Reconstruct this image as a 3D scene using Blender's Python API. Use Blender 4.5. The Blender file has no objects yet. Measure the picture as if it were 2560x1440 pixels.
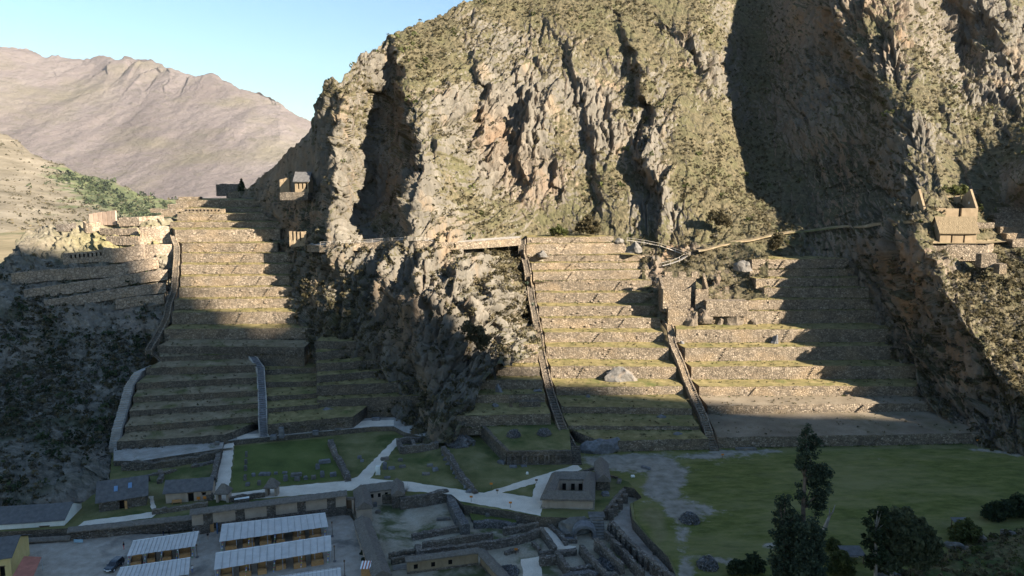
import bpy, bmesh, math, random
import numpy as np
from mathutils import Vector, Matrix, Euler

# ------------------------------------------------------------------ camera, sky, sun, exposure
SC = bpy.context.scene
COL = SC.collection
CAM_H, PITCH, FPX = 75.0, math.radians(8.0), 1800.0
cam_d = bpy.data.cameras.new('camera')
cam_d.sensor_width = 36.0
cam_d.lens = 36.0 * FPX / 2560.0
cam_d.clip_start = 1.0
cam_d.clip_end = 60000.0
cam = bpy.data.objects.new('camera', cam_d)
cam.location = (0, 0, CAM_H)
cam.rotation_euler = (math.radians(90) - PITCH, 0, 0)
COL.objects.link(cam)
SC.camera = cam

SUN_EL = math.radians(25.0)
SUN_AZ = math.radians(60.0)      # horizontal angle of the sun measured from straight behind the camera towards the right
S = Vector((math.sin(SUN_AZ) * math.cos(SUN_EL), -math.cos(SUN_AZ) * math.cos(SUN_EL), math.sin(SUN_EL)))
world = bpy.data.worlds.new('World')
SC.world = world
world.use_nodes = True
wn = world.node_tree
bg = wn.nodes['Background']
sky = wn.nodes.new('ShaderNodeTexSky')
sky.sky_type = 'NISHITA'
sky.sun_disc = False
sky.sun_elevation = SUN_EL
sky.sun_rotation = math.atan2(S.x, S.y)
sky.altitude = 2800.0
sky.air_density = 2.2
sky.dust_density = 2.0
sky.ozone_density = 6.0
wn.links.new(sky.outputs['Color'], bg.inputs['Color'])
bg.inputs['Strength'].default_value = 0.05
sun_d = bpy.data.lights.new('sun', 'SUN')
sun_d.energy = 5.0
sun_d.angle = math.radians(0.55)
sun_d.color = (1.0, 0.90, 0.76)
sun_o = bpy.data.objects.new('sun', sun_d)
sun_o.rotation_euler = S.to_track_quat('Z', 'Y').to_euler()
COL.objects.link(sun_o)
SC.view_settings.view_transform = 'Standard'
SC.view_settings.look = 'None'
SC.view_settings.gamma = 1.0
SC.view_settings.exposure = 1.98
SC.view_settings.use_curve_mapping = False
SC.render.engine = 'CYCLES'
cy = SC.cycles
cy.use_denoising = True
try:
    cy.denoiser = 'OPENIMAGEDENOISE'
    cy.denoising_input_passes = 'RGB_ALBEDO_NORMAL'
except Exception:
    pass
cy.max_bounces = 6
cy.diffuse_bounces = 3
cy.glossy_bounces = 2
cy.transmission_bounces = 2
cy.volume_bounces = 0
cy.transparent_max_bounces = 8
cy.caustics_reflective = False
cy.caustics_refractive = False
cy.use_adaptive_sampling = False

# ------------------------------------------------------------------ helpers: measured directions -> places
CP, SP = math.cos(PITCH), math.sin(PITCH)
def ray(px, py):
    """direction of a measured photo point, scaled so that one unit = one metre of depth (Y)"""
    u = (px - 1280.0) / FPX
    v = (720.0 - py) / FPX
    dy = CP + v * SP
    return u / dy, (-SP + v * CP) / dy
def at(px, py, Y):
    a, b = ray(px, py)
    return Vector((a * Y, Y, CAM_H + b * Y))
def G(px, py, z=0.0):
    a, b = ray(px, py)
    Y = (z - CAM_H) / b
    return Vector((a * Y, Y, z))
def zrow(py, Y, px=1280):
    return CAM_H + ray(px, py)[1] * Y
def pix(p):
    """inverse of at()"""
    x, y, z = p[0], p[1], p[2] - CAM_H
    f = y * CP - z * SP
    u = x / f
    v = (y * SP + z * CP) / f
    return 1280 + u * FPX, 720 - v * FPX

# ------------------------------------------------------------------ numpy noise
_rng = np.random.RandomState(7)
_PERM = np.concatenate([_rng.permutation(512)] * 3)
def _h(ix, iy, iz=0, s=0):
    return _PERM[(_PERM[(_PERM[(ix + s * 17) & 511] + iy) & 511] + iz) & 511] / 511.0
def vnoise(x, y, z=None, s=0):
    """smooth value noise, -1..1"""
    x = np.asarray(x, float); y = np.asarray(y, float)
    z = np.zeros_like(x) if z is None else np.asarray(z, float)
    ix = np.floor(x).astype(int); iy = np.floor(y).astype(int); iz = np.floor(z).astype(int)
    fx, fy, fz = x - ix, y - iy, z - iz
    fx = fx * fx * fx * (fx * (fx * 6 - 15) + 10); fy = fy * fy * fy * (fy * (fy * 6 - 15) + 10); fz = fz * fz * (3 - 2 * fz)
    r = 0
    for a in (0, 1):
        for b in (0, 1):
            for c in (0, 1):
                w = (fx if a else 1 - fx) * (fy if b else 1 - fy) * (fz if c else 1 - fz)
                r = r + w * _h(ix + a, iy + b, iz + c, s)
    return r * 2 - 1
def fbm(x, y, z=None, octv=4, s=0, gain=0.5):
    r, a, t, f = 0, 1.0, 0, 1.0
    for k in range(octv):
        r = r + a * vnoise(x * f, y * f, None if z is None else z * f, s + k * 3)
        t += a; a *= gain; f *= 2.03
    return r / t
def ridged(x, y, z=None, octv=4, s=0, gain=0.5):
    r, a, t, f = 0, 1.0, 0, 1.0
    for k in range(octv):
        r = r + a * (1 - 2 * np.abs(vnoise(x * f, y * f, None if z is None else z * f, s + k * 3)))
        t += a; a *= gain; f *= 2.07
    return r / t
def facets(u, v, s=0, tilt=1.0):
    """cells with a random offset and a random tilt: broken rock planes. returns height, distance to the crack"""
    iu = np.floor(u).astype(int); iv = np.floor(v).astype(int)
    b1 = np.full(u.shape, 9.0); b2 = np.full(u.shape, 9.0); val = np.zeros(u.shape)
    for a in (-1, 0, 1):
        for b in (-1, 0, 1):
            ca, cb = iu + a, iv + b
            cx = ca + _h(ca, cb, 1, s); cy_ = cb + _h(ca, cb, 2, s)
            dx, dy = u - cx, v - cy_
            d = dx * dx + dy * dy
            hv = (_h(ca, cb, 3, s) - 0.5) * 1.2 + tilt * ((_h(ca, cb, 4, s) - 0.66) * 2 * dx + (_h(ca, cb, 5, s) - 0.35) * 2 * dy)
            near = d < b1
            b2 = np.where(near, b1, np.minimum(b2, d))
            val = np.where(near, hv, val)
            b1 = np.where(near, d, b1)
    return val, np.sqrt(b2) - np.sqrt(b1)
def rbf(ctrl):
    """thin-plate surface through measured (px,py,depth) points; returns f(px,py)"""
    c = np.array(ctrl, float)
    p = c[:, :2] / 500.0; v = c[:, 2]
    def k(r2):
        return np.where(r2 > 1e-12, 0.5 * r2 * np.log(np.maximum(r2, 1e-12)), 0)
    n = len(p)
    A = np.zeros((n + 3, n + 3))
    d2 = ((p[:, None, :] - p[None]) ** 2).sum(-1)
    A[:n, :n] = k(d2) + np.eye(n) * 0.002
    A[:n, n] = 1; A[:n, n + 1:] = p
    A[n, :n] = 1; A[n + 1:, :n] = p.T
    w = np.linalg.solve(A, np.concatenate([v, np.zeros(3)]))
    def f(px, py):
        px = np.asarray(px, float) / 500.0; py = np.asarray(py, float) / 500.0
        r = w[n] + w[n + 1] * px + w[n + 2] * py
        for i in range(n):
            r = r + w[i] * k((px - p[i, 0]) ** 2 + (py - p[i, 1]) ** 2)
        return r
    return f
def polydist(px, py, pts):
    """signed distance (positive to the right of a line running down the picture) and position 0..1 along a polyline"""
    pts = np.array(pts, float)
    best = np.full(px.shape, 1e9); sg = np.zeros(px.shape); pos = np.zeros(px.shape)
    n = len(pts) - 1
    for i in range(n):
        a, b = pts[i], pts[i + 1]
        ab = b - a; L2 = (ab ** 2).sum()
        t = np.clip(((px - a[0]) * ab[0] + (py - a[1]) * ab[1]) / L2, 0, 1)
        dx = px - (a[0] + t * ab[0]); dy = py - (a[1] + t * ab[1])
        d = np.hypot(dx, dy)
        cr = -(ab[0] * dy - ab[1] * dx)
        m = d < best
        best = np.where(m, d, best); sg = np.where(m, np.sign(cr), sg); pos = np.where(m, (i + t) / n, pos)
    return best * sg, pos
def sstep(a, b, x):
    t = np.clip((x - a) / (b - a), 0, 1)
    return t * t * (3 - 2 * t)

# ------------------------------------------------------------------ objects
def tag(o, label=None, cat=None, group=None, kind=None):
    if label: o['label'] = label
    if cat: o['category'] = cat
    if group: o['group'] = group
    if kind: o['kind'] = kind
    return o
def link(o, parent=None):
    COL.objects.link(o)
    if parent is not None: o.parent = parent
    return o
def mesh_obj(name, V, F, mat, parent=None, smooth=False, loc=None):
    me = bpy.data.meshes.new(name)
    me.from_pydata([tuple(v) for v in V], [], [tuple(f) for f in F])
    for m in (mat if isinstance(mat, (list, tuple)) else ([mat] if mat else [])): me.materials.append(m)
    if smooth: me.shade_smooth()
    o = bpy.data.objects.new(name, me)
    if loc is not None: o.location = loc
    return link(o, parent)
def fast_mesh(name, V, F, mat, parent=None, smooth=False, attrs=None):
    """V (n,3) array, F (m,k) int array"""
    V = np.ascontiguousarray(V, np.float32); F = np.ascontiguousarray(F, np.int32)
    me = bpy.data.meshes.new(name)
    me.vertices.add(len(V)); me.vertices.foreach_set('co', V.ravel())
    k = F.shape[1]
    me.loops.add(F.size); me.loops.foreach_set('vertex_index', F.ravel())
    me.polygons.add(len(F))
    me.polygons.foreach_set('loop_start', np.arange(0, F.size, k, dtype=np.int32))
    try: me.polygons.foreach_set('loop_total', np.full(len(F), k, np.int32))
    except Exception: pass
    for m in (mat if isinstance(mat, (list, tuple)) else ([mat] if mat else [])): me.materials.append(m)
    if attrs:
        for an, av in attrs.items():
            a = me.attributes.new(an, 'FLOAT', 'POINT')
            a.data.foreach_set('value', np.ascontiguousarray(av, np.float32).ravel())
    me.update(calc_edges=True)
    me.validate()
    if smooth: me.shade_smooth()
    o = bpy.data.objects.new(name, me)
    return link(o, parent)
def empty(name, loc=(0, 0, 0), rz=0.0):
    o = bpy.data.objects.new(name, None)
    o.empty_display_size = 0.5
    o.location = loc; o.rotation_euler = (0, 0, rz)
    return link(o)
def grid_faces(nr, nc, off=0):
    r = np.arange(nr - 1)[:, None]; c = np.arange(nc - 1)[None]
    a = (r * nc + c).ravel() + off
    return np.stack([a, a + 1, a + nc + 1, a + nc], 1)
class MB:
    """collects boxes, prisms and tubes for one mesh"""
    def __init__(s): s.v = []; s.f = []; s.mi = []
    def add(s, vs, fs, mi=0):
        o = len(s.v); s.v += [tuple(v) for v in vs]; s.f += [tuple(i + o for i in f) for f in fs]; s.mi += [mi] * len(fs)
        return s
    def box(s, x0, x1, y0, y1, z0, z1, mi=0, M=None):
        vs = [Vector(p) for p in ((x0, y0, z0), (x1, y0, z0), (x1, y1, z0), (x0, y1, z0), (x0, y0, z1), (x1, y0, z1), (x1, y1, z1), (x0, y1, z1))]
        if M is not None: vs = [M @ v for v in vs]
        return s.add(vs, [(0, 3, 2, 1), (4, 5, 6, 7), (0, 1, 5, 4), (1, 2, 6, 5), (2, 3, 7, 6), (3, 0, 4, 7)], mi)
    def prism(s, pts, z0, z1, mi=0):
        n = len(pts)
        z0s = z0 if hasattr(z0, '__len__') else [z0] * n
        z1s = z1 if hasattr(z1, '__len__') else [z1] * n
        vs = [(p[0], p[1], z0s[i]) for i, p in enumerate(pts)] + [(p[0], p[1], z1s[i]) for i, p in enumerate(pts)]
        fs = [tuple(range(n))[::-1], tuple(range(n, 2 * n))] + [(i, (i + 1) % n, (i + 1) % n + n, i + n) for i in range(n)]
        return s.add(vs, fs, mi)
    def tube(s, pts, rad, n=6, mi=0, cap=True):
        pts = [Vector(p) for p in pts]
        rs = rad if hasattr(rad, '__len__') else [rad] * len(pts)
        vs = []; fs = []
        for i, p in enumerate(pts):
            d = (pts[min(i + 1, len(pts) - 1)] - pts[max(i - 1, 0)]).normalized()
            a = d.orthogonal().normalized() if abs(d.z) < 0.9 else Vector((1, 0, 0))
            a = (a - d * a.dot(d)).normalized(); b = d.cross(a)
            for k in range(n):
                t = 2 * math.pi * k / n
                vs.append(p + (a * math.cos(t) + b * math.sin(t)) * rs[i])
        for i in range(len(pts) - 1):
            for k in range(n):
                fs.append((i * n + k, i * n + (k + 1) % n, (i + 1) * n + (k + 1) % n, (i + 1) * n + k))
        if cap: fs += [tuple(range(n))[::-1], tuple(range((len(pts) - 1) * n, len(pts) * n))]
        return s.add(vs, fs, mi)
    def build(s, name, mat, parent=None, smooth=False, loc=None):
        o = mesh_obj(name, s.v, s.f, mat, parent, smooth, loc)
        if isinstance(mat, (list, tuple)) and len(mat) > 1:
            o.data.polygons.foreach_set('material_index', s.mi)
        return o
def jitter_mesh(o, amp, freq=1.0, seed=0):
    n = len(o.data.vertices); a = np.empty(n * 3, np.float32); o.data.vertices.foreach_get('co', a); a = a.reshape(-1, 3)
    for k in range(3): a[:, k] += amp * fbm(a[:, 0] * freq + 31 * k, a[:, 1] * freq, a[:, 2] * freq, 3, seed + k * 7)
    o.data.vertices.foreach_set('co', a.ravel()); o.data.update()

# ------------------------------------------------------------------ materials
class NT:
    def __init__(s, name, rough=0.9, spec=0.2):
        s.m = bpy.data.materials.new(name); s.m.use_nodes = True
        s.t = s.m.node_tree; s.b = s.t.nodes['Principled BSDF']
        s.b.inputs['Roughness'].default_value = rough
        s.b.inputs['Specular IOR Level'].default_value = spec
        s._co = None
    def n(s, typ, **kw):
        nd = s.t.nodes.new(typ)
        for k, v in kw.items():
            if hasattr(nd, k) and not k[0].isupper(): setattr(nd, k, v)
            else: s.put(nd.inputs[k.replace('_', ' ')] if isinstance(k, str) else nd.inputs[k], v)
        return nd
    def put(s, sock, v):
        if isinstance(v, bpy.types.NodeSocket): s.t.links.new(v, sock)
        elif isinstance(v, (tuple, list)) and len(v) == 3 and sock.type == 'RGBA': sock.default_value = (*v, 1)
        else: sock.default_value = v
    def pos(s):
        if s._co is None: s._co = s.t.nodes.new('ShaderNodeNewGeometry').outputs['Position']
        return s._co
    def obj(s):
        return s.n('ShaderNodeTexCoord').outputs['Object']
    def scaled(s, v, co=None):
        m = s.n('ShaderNodeMapping'); s.put(m.inputs['Vector'], co if co is not None else s.pos()); m.inputs['Scale'].default_value = v
        return m.outputs[0]
    def noise(s, scale, detail=4, co=None, rough=0.55, dist=0.0):
        nd = s.n('ShaderNodeTexNoise'); nd.inputs['Scale'].default_value = scale; nd.inputs['Detail'].default_value = detail
        nd.inputs['Roughness'].default_value = rough; nd.inputs['Distortion'].default_value = dist
        s.put(nd.inputs['Vector'], co if co is not None else s.pos()); return nd.outputs['Fac']
    def vor(s, scale, co=None, feature='F1', out='Distance', rnd=1.0):
        nd = s.n('ShaderNodeTexVoronoi', feature=feature); nd.inputs['Scale'].default_value = scale
        nd.inputs['Randomness'].default_value = rnd
        s.put(nd.inputs['Vector'], co if co is not None else s.pos()); return nd.outputs[out]
    def ramp(s, fac, stops, interp='LINEAR'):
        nd = s.n('ShaderNodeValToRGB'); s.put(nd.inputs[0], fac); cr = nd.color_ramp; cr.interpolation = interp
        while len(cr.elements) < len(stops): cr.elements.new(0.5)
        for e, (p, c) in zip(cr.elements, stops):
            e.position = p; e.color = (*c, 1) if hasattr(c, '__len__') else (c, c, c, 1)
        return nd.outputs[0]
    def mix(s, fac, a, b, mode='MIX'):
        nd = s.n('ShaderNodeMix', data_type='RGBA', blend_type=mode)
        s.put(nd.inputs['Factor'], fac); s.put(nd.inputs[6], a); s.put(nd.inputs[7], b); return nd.outputs[2]
    def math(s, op, a, b=0.0, c=0.0):
        nd = s.n('ShaderNodeMath', operation=op); s.put(nd.inputs[0], a); s.put(nd.inputs[1], b); s.put(nd.inputs[2], c); return nd.outputs[0]
    def sep(s, v, i):
        nd = s.n('ShaderNodeSeparateXYZ'); s.put(nd.inputs[0], v); return nd.outputs[i]
    def attr(s, name):
        nd = s.n('ShaderNodeAttribute'); nd.attribute_name = name; return nd.outputs['Fac']
    def color(s, c): s.put(s.b.inputs['Base Color'], c); return s
    def bump(s, h, strength=0.5, dist=0.1):
        nd = s.n('ShaderNodeBump'); nd.inputs['Strength'].default_value = strength; nd.inputs['Distance'].default_value = dist
        s.put(nd.inputs['Height'], h); s.put(s.b.inputs['Normal'], nd.outputs[0]); return s
MT = {}
def simple(name, col, rough=0.8, spec=0.2, var=0.25, scale=0.6, metal=0.0):
    t = NT(name, rough, spec)
    lo = tuple(c * (1 - var) for c in col); hi = tuple(min(1, c * (1 + var)) for c in col)
    t.color(t.ramp(t.noise(scale, 5), [(0.3, lo), (0.7, hi)]))
    t.b.inputs['Metallic'].default_value = metal
    MT[name] = t.m
    return t.m

def make_materials():
    # cliff rock: grey-beige faces, ochre scars, dark lichen, dry grass where the slope holds soil (attribute veg)
    t = NT('rock', 0.92, 0.15)
    st = t.scaled((1.0, 1.0, 0.45))
    rock = t.ramp(t.noise(0.22, 8, st, 0.65), [(0.25, (0.07, 0.062, 0.052)), (0.5, (0.135, 0.118, 0.096)), (0.75, (0.25, 0.217, 0.177))])
    rock = t.mix(t.ramp(t.noise(0.06, 3, t.scaled((1, 1, 0.5))), [(0.57, 0), (0.7, 0.6)]), rock, (0.29, 0.195, 0.115))
    rock = t.mix(t.ramp(t.noise(1.3, 4, t.scaled((1, 1, 0.25))), [(0.5, 0), (0.75, 0.6)]), rock, (0.13, 0.12, 0.11))
    rock = t.mix(t.math('MULTIPLY', t.attr('red'), t.ramp(t.noise(0.13, 4, st), [(0.35, 0.2), (0.6, 0.9)])), rock, (0.28, 0.155, 0.08))
    veg = t.ramp(t.noise(0.5, 6), [(0.3, (0.04, 0.035, 0.018)), (0.5, (0.088, 0.072, 0.039)), (0.72, (0.165, 0.13, 0.075))])
    veg = t.mix(t.ramp(t.noise(0.09, 3), [(0.45, 0), (0.65, 0.55)]), veg, (0.085, 0.083, 0.034))
    k = t.math('ADD', t.attr('veg'), t.math('MULTIPLY', t.math('SUBTRACT', t.noise(0.9, 5), 0.5), 1.1))
    c = t.mix(t.ramp(k, [(0.42, 0), (0.6, 1)]), rock, veg)
    c = t.mix(t.ramp(t.noise(3.5, 3), [(0.35, 0.0), (0.75, 0.5)]), c, (0.10, 0.092, 0.06))
    t.color(c)
    t.bump(t.math('ADD', t.noise(1.6, 6, st, 0.7), t.math('MULTIPLY', t.vor(0.8, st), 0.7)), 0.9, 0.5)
    MT['rock'] = t.m
    # dark brush-covered hillside on the left
    t = NT('hill', 0.95, 0.1)
    c = t.ramp(t.noise(0.35, 8, None, 0.68), [(0.3, (0.07, 0.064, 0.05)), (0.5, (0.165, 0.145, 0.112)), (0.72, (0.31, 0.27, 0.215))])
    c = t.mix(t.ramp(t.noise(0.07, 4), [(0.5, 0), (0.66, 0.7)]), c, (0.06, 0.064, 0.032))
    c = t.mix(t.math('MULTIPLY', t.attr('veg'), 0.9), c, t.ramp(t.noise(0.8, 5), [(0.3, (0.15, 0.13, 0.05)), (0.7, (0.34, 0.29, 0.14))]))
    c = t.mix(t.attr('red'), c, t.ramp(t.noise(0.5, 6), [(0.3, (0.19, 0.15, 0.12)), (0.7, (0.36, 0.28, 0.20))]))
    t.color(c); t.bump(t.noise(1.2, 8, None, 0.75), 1.0, 0.6); MT['hill'] = t.m
    # far mountain
    t = NT('far_slope', 1.0, 0.05)
    st = t.scaled((1, 0.25, 0.25))
    c = t.ramp(t.noise(0.0035, 8, st, 0.6), [(0.3, (0.115, 0.095, 0.088)), (0.55, (0.165, 0.138, 0.127)), (0.75, (0.21, 0.18, 0.163))])
    c = t.mix(t.ramp(t.noise(0.0016, 5), [(0.5, 0), (0.66, 0.6)]), c, (0.14, 0.125, 0.075))
    c = t.mix(t.ramp(t.noise(0.02, 5, t.scaled((1, 1, 2.5))), [(0.52, 0), (0.7, 0.6)]), c, (0.10, 0.09, 0.065))
    t.color(c); t.bump(t.noise(0.014, 10, None, 0.72), 1.0, 26.0); MT['far_slope'] = t.m
    # cultivated valley side
    t = NT('valley_slope', 1.0, 0.05)
    c = t.ramp(t.noise(0.012, 8, t.scaled((0.6, 0.6, 3.0)), 0.65), [(0.3, (0.085, 0.072, 0.048)), (0.5, (0.165, 0.138, 0.098)), (0.75, (0.26, 0.222, 0.165))])
    g = t.math('ADD', t.attr('veg'), t.math('MULTIPLY', t.math('SUBTRACT', t.noise(0.02, 5, t.scaled((0.5, 0.5, 5.0))), 0.5), 1.6))
    c = t.mix(t.ramp(g, [(0.45, 0), (0.7, 0.9)]), c, t.ramp(t.noise(0.03, 4), [(0.35, (0.055, 0.07, 0.03)), (0.7, (0.13, 0.145, 0.065))]))
    t.color(c); t.bump(t.noise(0.05, 6), 0.8, 6.0); MT['valley_slope'] = t.m
    # terrace masonry
    def masonry(name, c0, c1, c2, scale, zs=1.35, bump=0.8, var=0.5):
        t = NT(name, 0.92, 0.15)
        nz = t.n('ShaderNodeTexNoise'); nz.inputs['Scale'].default_value = 1.2; t.put(nz.inputs['Vector'], t.pos())
        wob = t.n('ShaderNodeVectorMath', operation='MULTIPLY_ADD'); t.put(wob.inputs[0], nz.outputs['Color']); wob.inputs[1].default_value = (0.5, 0.5, 0.5); t.put(wob.inputs[2], t.pos())
        st = t.scaled((1, 1, zs), wob.outputs[0])
        cell = t.n('ShaderNodeTexVoronoi'); cell.inputs['Scale'].default_value = scale; t.put(cell.inputs['Vector'], st)
        edge = t.vor(scale, st, 'DISTANCE_TO_EDGE')
        tone = t.sep(cell.outputs['Color'], 0)
        c = t.ramp(tone, [(0.0, c0), (0.5, c1), (1.0, c2)])
        c = t.mix(t.ramp(t.noise(0.22, 7, None, 0.65), [(0.35, 0.0), (0.66, var * 1.4)]), c, tuple(x * 0.5 for x in c1))
        c = t.mix(t.ramp(t.noise(0.09, 4, t.scaled((1, 1, 2.0))), [(0.5, 0), (0.68, 0.45)]), c, tuple(min(1, a * b) for a, b in zip(c2, (1.0, 0.88, 0.7))))
        c = t.mix(t.ramp(edge, [(0.0, 0.85), (0.11, 0.0)]), c, tuple(x * 0.3 for x in c1))
        t.color(c)
        h = t.math('ADD', t.ramp(edge, [(0.0, 0.0), (0.22, 1.0)]), t.math('MULTIPLY', tone, 0.6))
        t.bump(h, bump, 0.16)
        MT[name] = t.m
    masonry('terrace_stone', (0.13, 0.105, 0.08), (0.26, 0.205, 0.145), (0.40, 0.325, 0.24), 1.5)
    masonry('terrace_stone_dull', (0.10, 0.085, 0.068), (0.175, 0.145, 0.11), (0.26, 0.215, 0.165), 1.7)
    masonry('ruin_stone', (0.12, 0.10, 0.085), (0.22, 0.185, 0.15), (0.38, 0.33, 0.28), 2.2, 1.4, 1.0)
    masonry('fitted_stone', (0.24, 0.19, 0.14), (0.34, 0.265, 0.195), (0.42, 0.335, 0.25), 0.8, 1.1, 0.4, 0.25)
    masonry('cairn_stone', (0.10, 0.095, 0.09), (0.20, 0.19, 0.18), (0.36, 0.34, 0.33), 3.0, 1.2, 1.0)
    masonry('cobble', (0.13, 0.12, 0.115), (0.20, 0.185, 0.175), (0.30, 0.28, 0.265), 3.2, 0.3, 0.6)
    # grasses and soils
    def ground(name, stops, s1, patch=None, pt=(0.5, 0.62), ps=0.12, bs=2.0):
        t = NT(name, 0.95, 0.1)
        c = t.ramp(t.noise(s1, 8, None, 0.62), stops)
        if patch: c = t.mix(t.ramp(t.noise(ps, 6, None, 0.6, 0.4), [(pt[0], 0), (pt[1], 1)]), c, t.ramp(t.noise(s1 * 2.3, 5), [(0.3, tuple(x * 0.75 for x in patch)), (0.7, patch)]))
        c = t.mix(t.ramp(t.noise(bs * 1.7, 3), [(0.4, 0), (0.8, 0.45)]), c, tuple(x * 0.5 for x in stops[0][1]))
        t.color(c); t.bump(t.noise(bs, 5), 0.5, 0.15); MT[name] = t.m
    ground('ledge_grass', [(0.3, (0.13, 0.11, 0.045)), (0.5, (0.22, 0.175, 0.075)), (0.7, (0.34, 0.265, 0.125))], 0.35, (0.12, 0.13, 0.04), (0.52, 0.72), 0.12)
    ground('ledge_dirt', [(0.3, (0.16, 0.12, 0.07)), (0.5, (0.235, 0.18, 0.108)), (0.7, (0.33, 0.26, 0.165))], 0.3, (0.12, 0.12, 0.042), (0.5, 0.66), 0.1)
    ground('lawn', [(0.3, (0.062, 0.078, 0.022)), (0.5, (0.105, 0.122, 0.034)), (0.72, (0.165, 0.165, 0.055))], 0.10, (0.155, 0.135, 0.06), (0.58, 0.78), 0.045)
    ground('dry_lawn', [(0.3, (0.095, 0.098, 0.034)), (0.5, (0.165, 0.15, 0.06)), (0.7, (0.24, 0.205, 0.10))], 0.14, (0.075, 0.095, 0.028), (0.5, 0.65), 0.08)
    ground('bare_earth', [(0.3, (0.23, 0.20, 0.165)), (0.5, (0.33, 0.295, 0.25)), (0.7, (0.43, 0.395, 0.345))], 0.3, (0.13, 0.125, 0.06), (0.58, 0.7), 0.13)
    ground('ruin_floor', [(0.3, (0.24, 0.20, 0.14)), (0.5, (0.35, 0.295, 0.215)), (0.7, (0.45, 0.39, 0.30))], 0.25, (0.10, 0.11, 0.045), (0.5, 0.6), 0.1)
    ground('path', [(0.3, (0.58, 0.49, 0.385)), (0.5, (0.68, 0.585, 0.465)), (0.7, (0.75, 0.655, 0.535))], 0.3, None, bs=3.0)
    ground('gravel', [(0.3, (0.29, 0.24, 0.19)), (0.5, (0.39, 0.33, 0.265)), (0.7, (0.48, 0.41, 0.34))], 0.5, (0.17, 0.15, 0.13), (0.55, 0.7), 0.12, 4.0)
    ground('scrub_ground', [(0.3, (0.05, 0.052, 0.02)), (0.5, (0.12, 0.10, 0.045)), (0.7, (0.22, 0.165, 0.085))], 0.5, (0.06, 0.085, 0.025), (0.48, 0.6), 0.1)
    ground('plough', [(0.3, (0.15, 0.118, 0.08)), (0.5, (0.215, 0.172, 0.118)), (0.7, (0.28, 0.228, 0.16))], 0.12, (0.13, 0.115, 0.06), (0.58, 0.72), 0.06)
    ground('valley_floor', [(0.3, (0.16, 0.13, 0.07)), (0.5, (0.26, 0.205, 0.12)), (0.7, (0.35, 0.28, 0.17))], 0.006, (0.09, 0.11, 0.04), (0.5, 0.6), 0.004, 0.05)
    # thatch, with straws running down the slope
    t = NT('thatch', 1.0, 0.05)
    c = t.ramp(t.noise(2.2, 6, None, 0.75), [(0.3, (0.105, 0.088, 0.072)), (0.55, (0.19, 0.16, 0.13)), (0.8, (0.285, 0.245, 0.20))])
    c = t.mix(t.ramp(t.noise(0.35, 4), [(0.45, 0), (0.7, 0.5)]), c, (0.13, 0.115, 0.10))
    t.color(c); t.bump(t.noise(4.0, 4), 0.9, 0.15); MT['thatch'] = t.m
    t = NT('gold_thatch', 1.0, 0.05)
    c = t.ramp(t.noise(2.0, 6, t.scaled((2.2, 0.6, 0.6)), 0.75), [(0.3, (0.13, 0.10, 0.062)), (0.55, (0.215, 0.165, 0.102)), (0.8, (0.30, 0.235, 0.15))])
    t.color(c); t.bump(t.noise(3.0, 4, t.scaled((2.5, 0.5, 0.5))), 1.0, 0.25); MT['gold_thatch'] = t.m
    # mud plaster with stains
    def plaster(name, a, b, stain):
        t = NT(name, 0.95, 0.1)
        c = t.ramp(t.noise(0.5, 7, None, 0.65), [(0.3, a), (0.7, b)])
        c = t.mix(t.ramp(t.noise(0.9, 5, t.scaled((1.2, 1.2, 0.18))), [(0.5, 0), (0.75, 0.5)]), c, stain)
        t.color(c); t.bump(t.noise(2.5, 5), 0.4, 0.08); MT[name] = t.m
    plaster('adobe', (0.33, 0.255, 0.19), (0.44, 0.35, 0.27), (0.22, 0.17, 0.13))
    plaster('gold_adobe', (0.23, 0.17, 0.105), (0.33, 0.25, 0.16), (0.15, 0.11, 0.07))
    plaster('yellow_plaster', (0.58, 0.42, 0.16), (0.68, 0.52, 0.24), (0.40, 0.25, 0.10))
    plaster('white_plaster', (0.70, 0.68, 0.60), (0.78, 0.76, 0.69), (0.60, 0.56, 0.48))
    # slate-coloured tile roof with courses
    t = NT('tile_roof', 0.85, 0.25)
    w = t.n('ShaderNodeTexWave', wave_type='BANDS', bands_direction='X'); w.inputs['Scale'].default_value = 1.4; w.inputs['Distortion'].default_value = 0.6; t.put(w.inputs['Vector'], t.obj())
    c = t.ramp(t.noise(1.2, 6), [(0.3, (0.10, 0.095, 0.092)), (0.7, (0.175, 0.165, 0.158))])
    t.color(t.mix(t.math('MULTIPLY', w.outputs['Fac'], 0.45), c, (0.07, 0.066, 0.064))); t.bump(w.outputs['Fac'], 0.8, 0.08); MT['tile_roof'] = t.m
    # market canopy sheets
    t = NT('canopy', 0.55, 0.35)
    w = t.n('ShaderNodeTexWave', wave_type='BANDS', bands_direction='X'); w.inputs['Scale'].default_value = 2.6; t.put(w.inputs['Vector'], t.obj())
    c = t.ramp(t.noise(0.7, 6), [(0.3, (0.47, 0.43, 0.385)), (0.7, (0.59, 0.545, 0.495))])
    c = t.mix(t.ramp(t.noise(0.9, 5, t.scaled((3, 0.4, 0.4), t.obj())), [(0.55, 0), (0.75, 0.35)]), c, (0.40, 0.375, 0.35))
    t.color(c); t.bump(w.outputs['Fac'], 0.35, 0.03); MT['canopy'] = t.m
    t = NT('wood', 0.7, 0.25)
    c = t.ramp(t.noise(1.5, 6, t.scaled((1, 1, 4)), 0.6, 1.0), [(0.3, (0.32, 0.16, 0.06)), (0.7, (0.55, 0.31, 0.13))])
    t.color(c); MT['wood'] = t.m
    simple('dark_wood', (0.12, 0.075, 0.045), 0.8)
    simple('grey_wood', (0.24, 0.21, 0.18), 0.9, scale=2.0)
    simple('pale_rail', (0.45, 0.40, 0.34), 0.85, scale=2.0)
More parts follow.
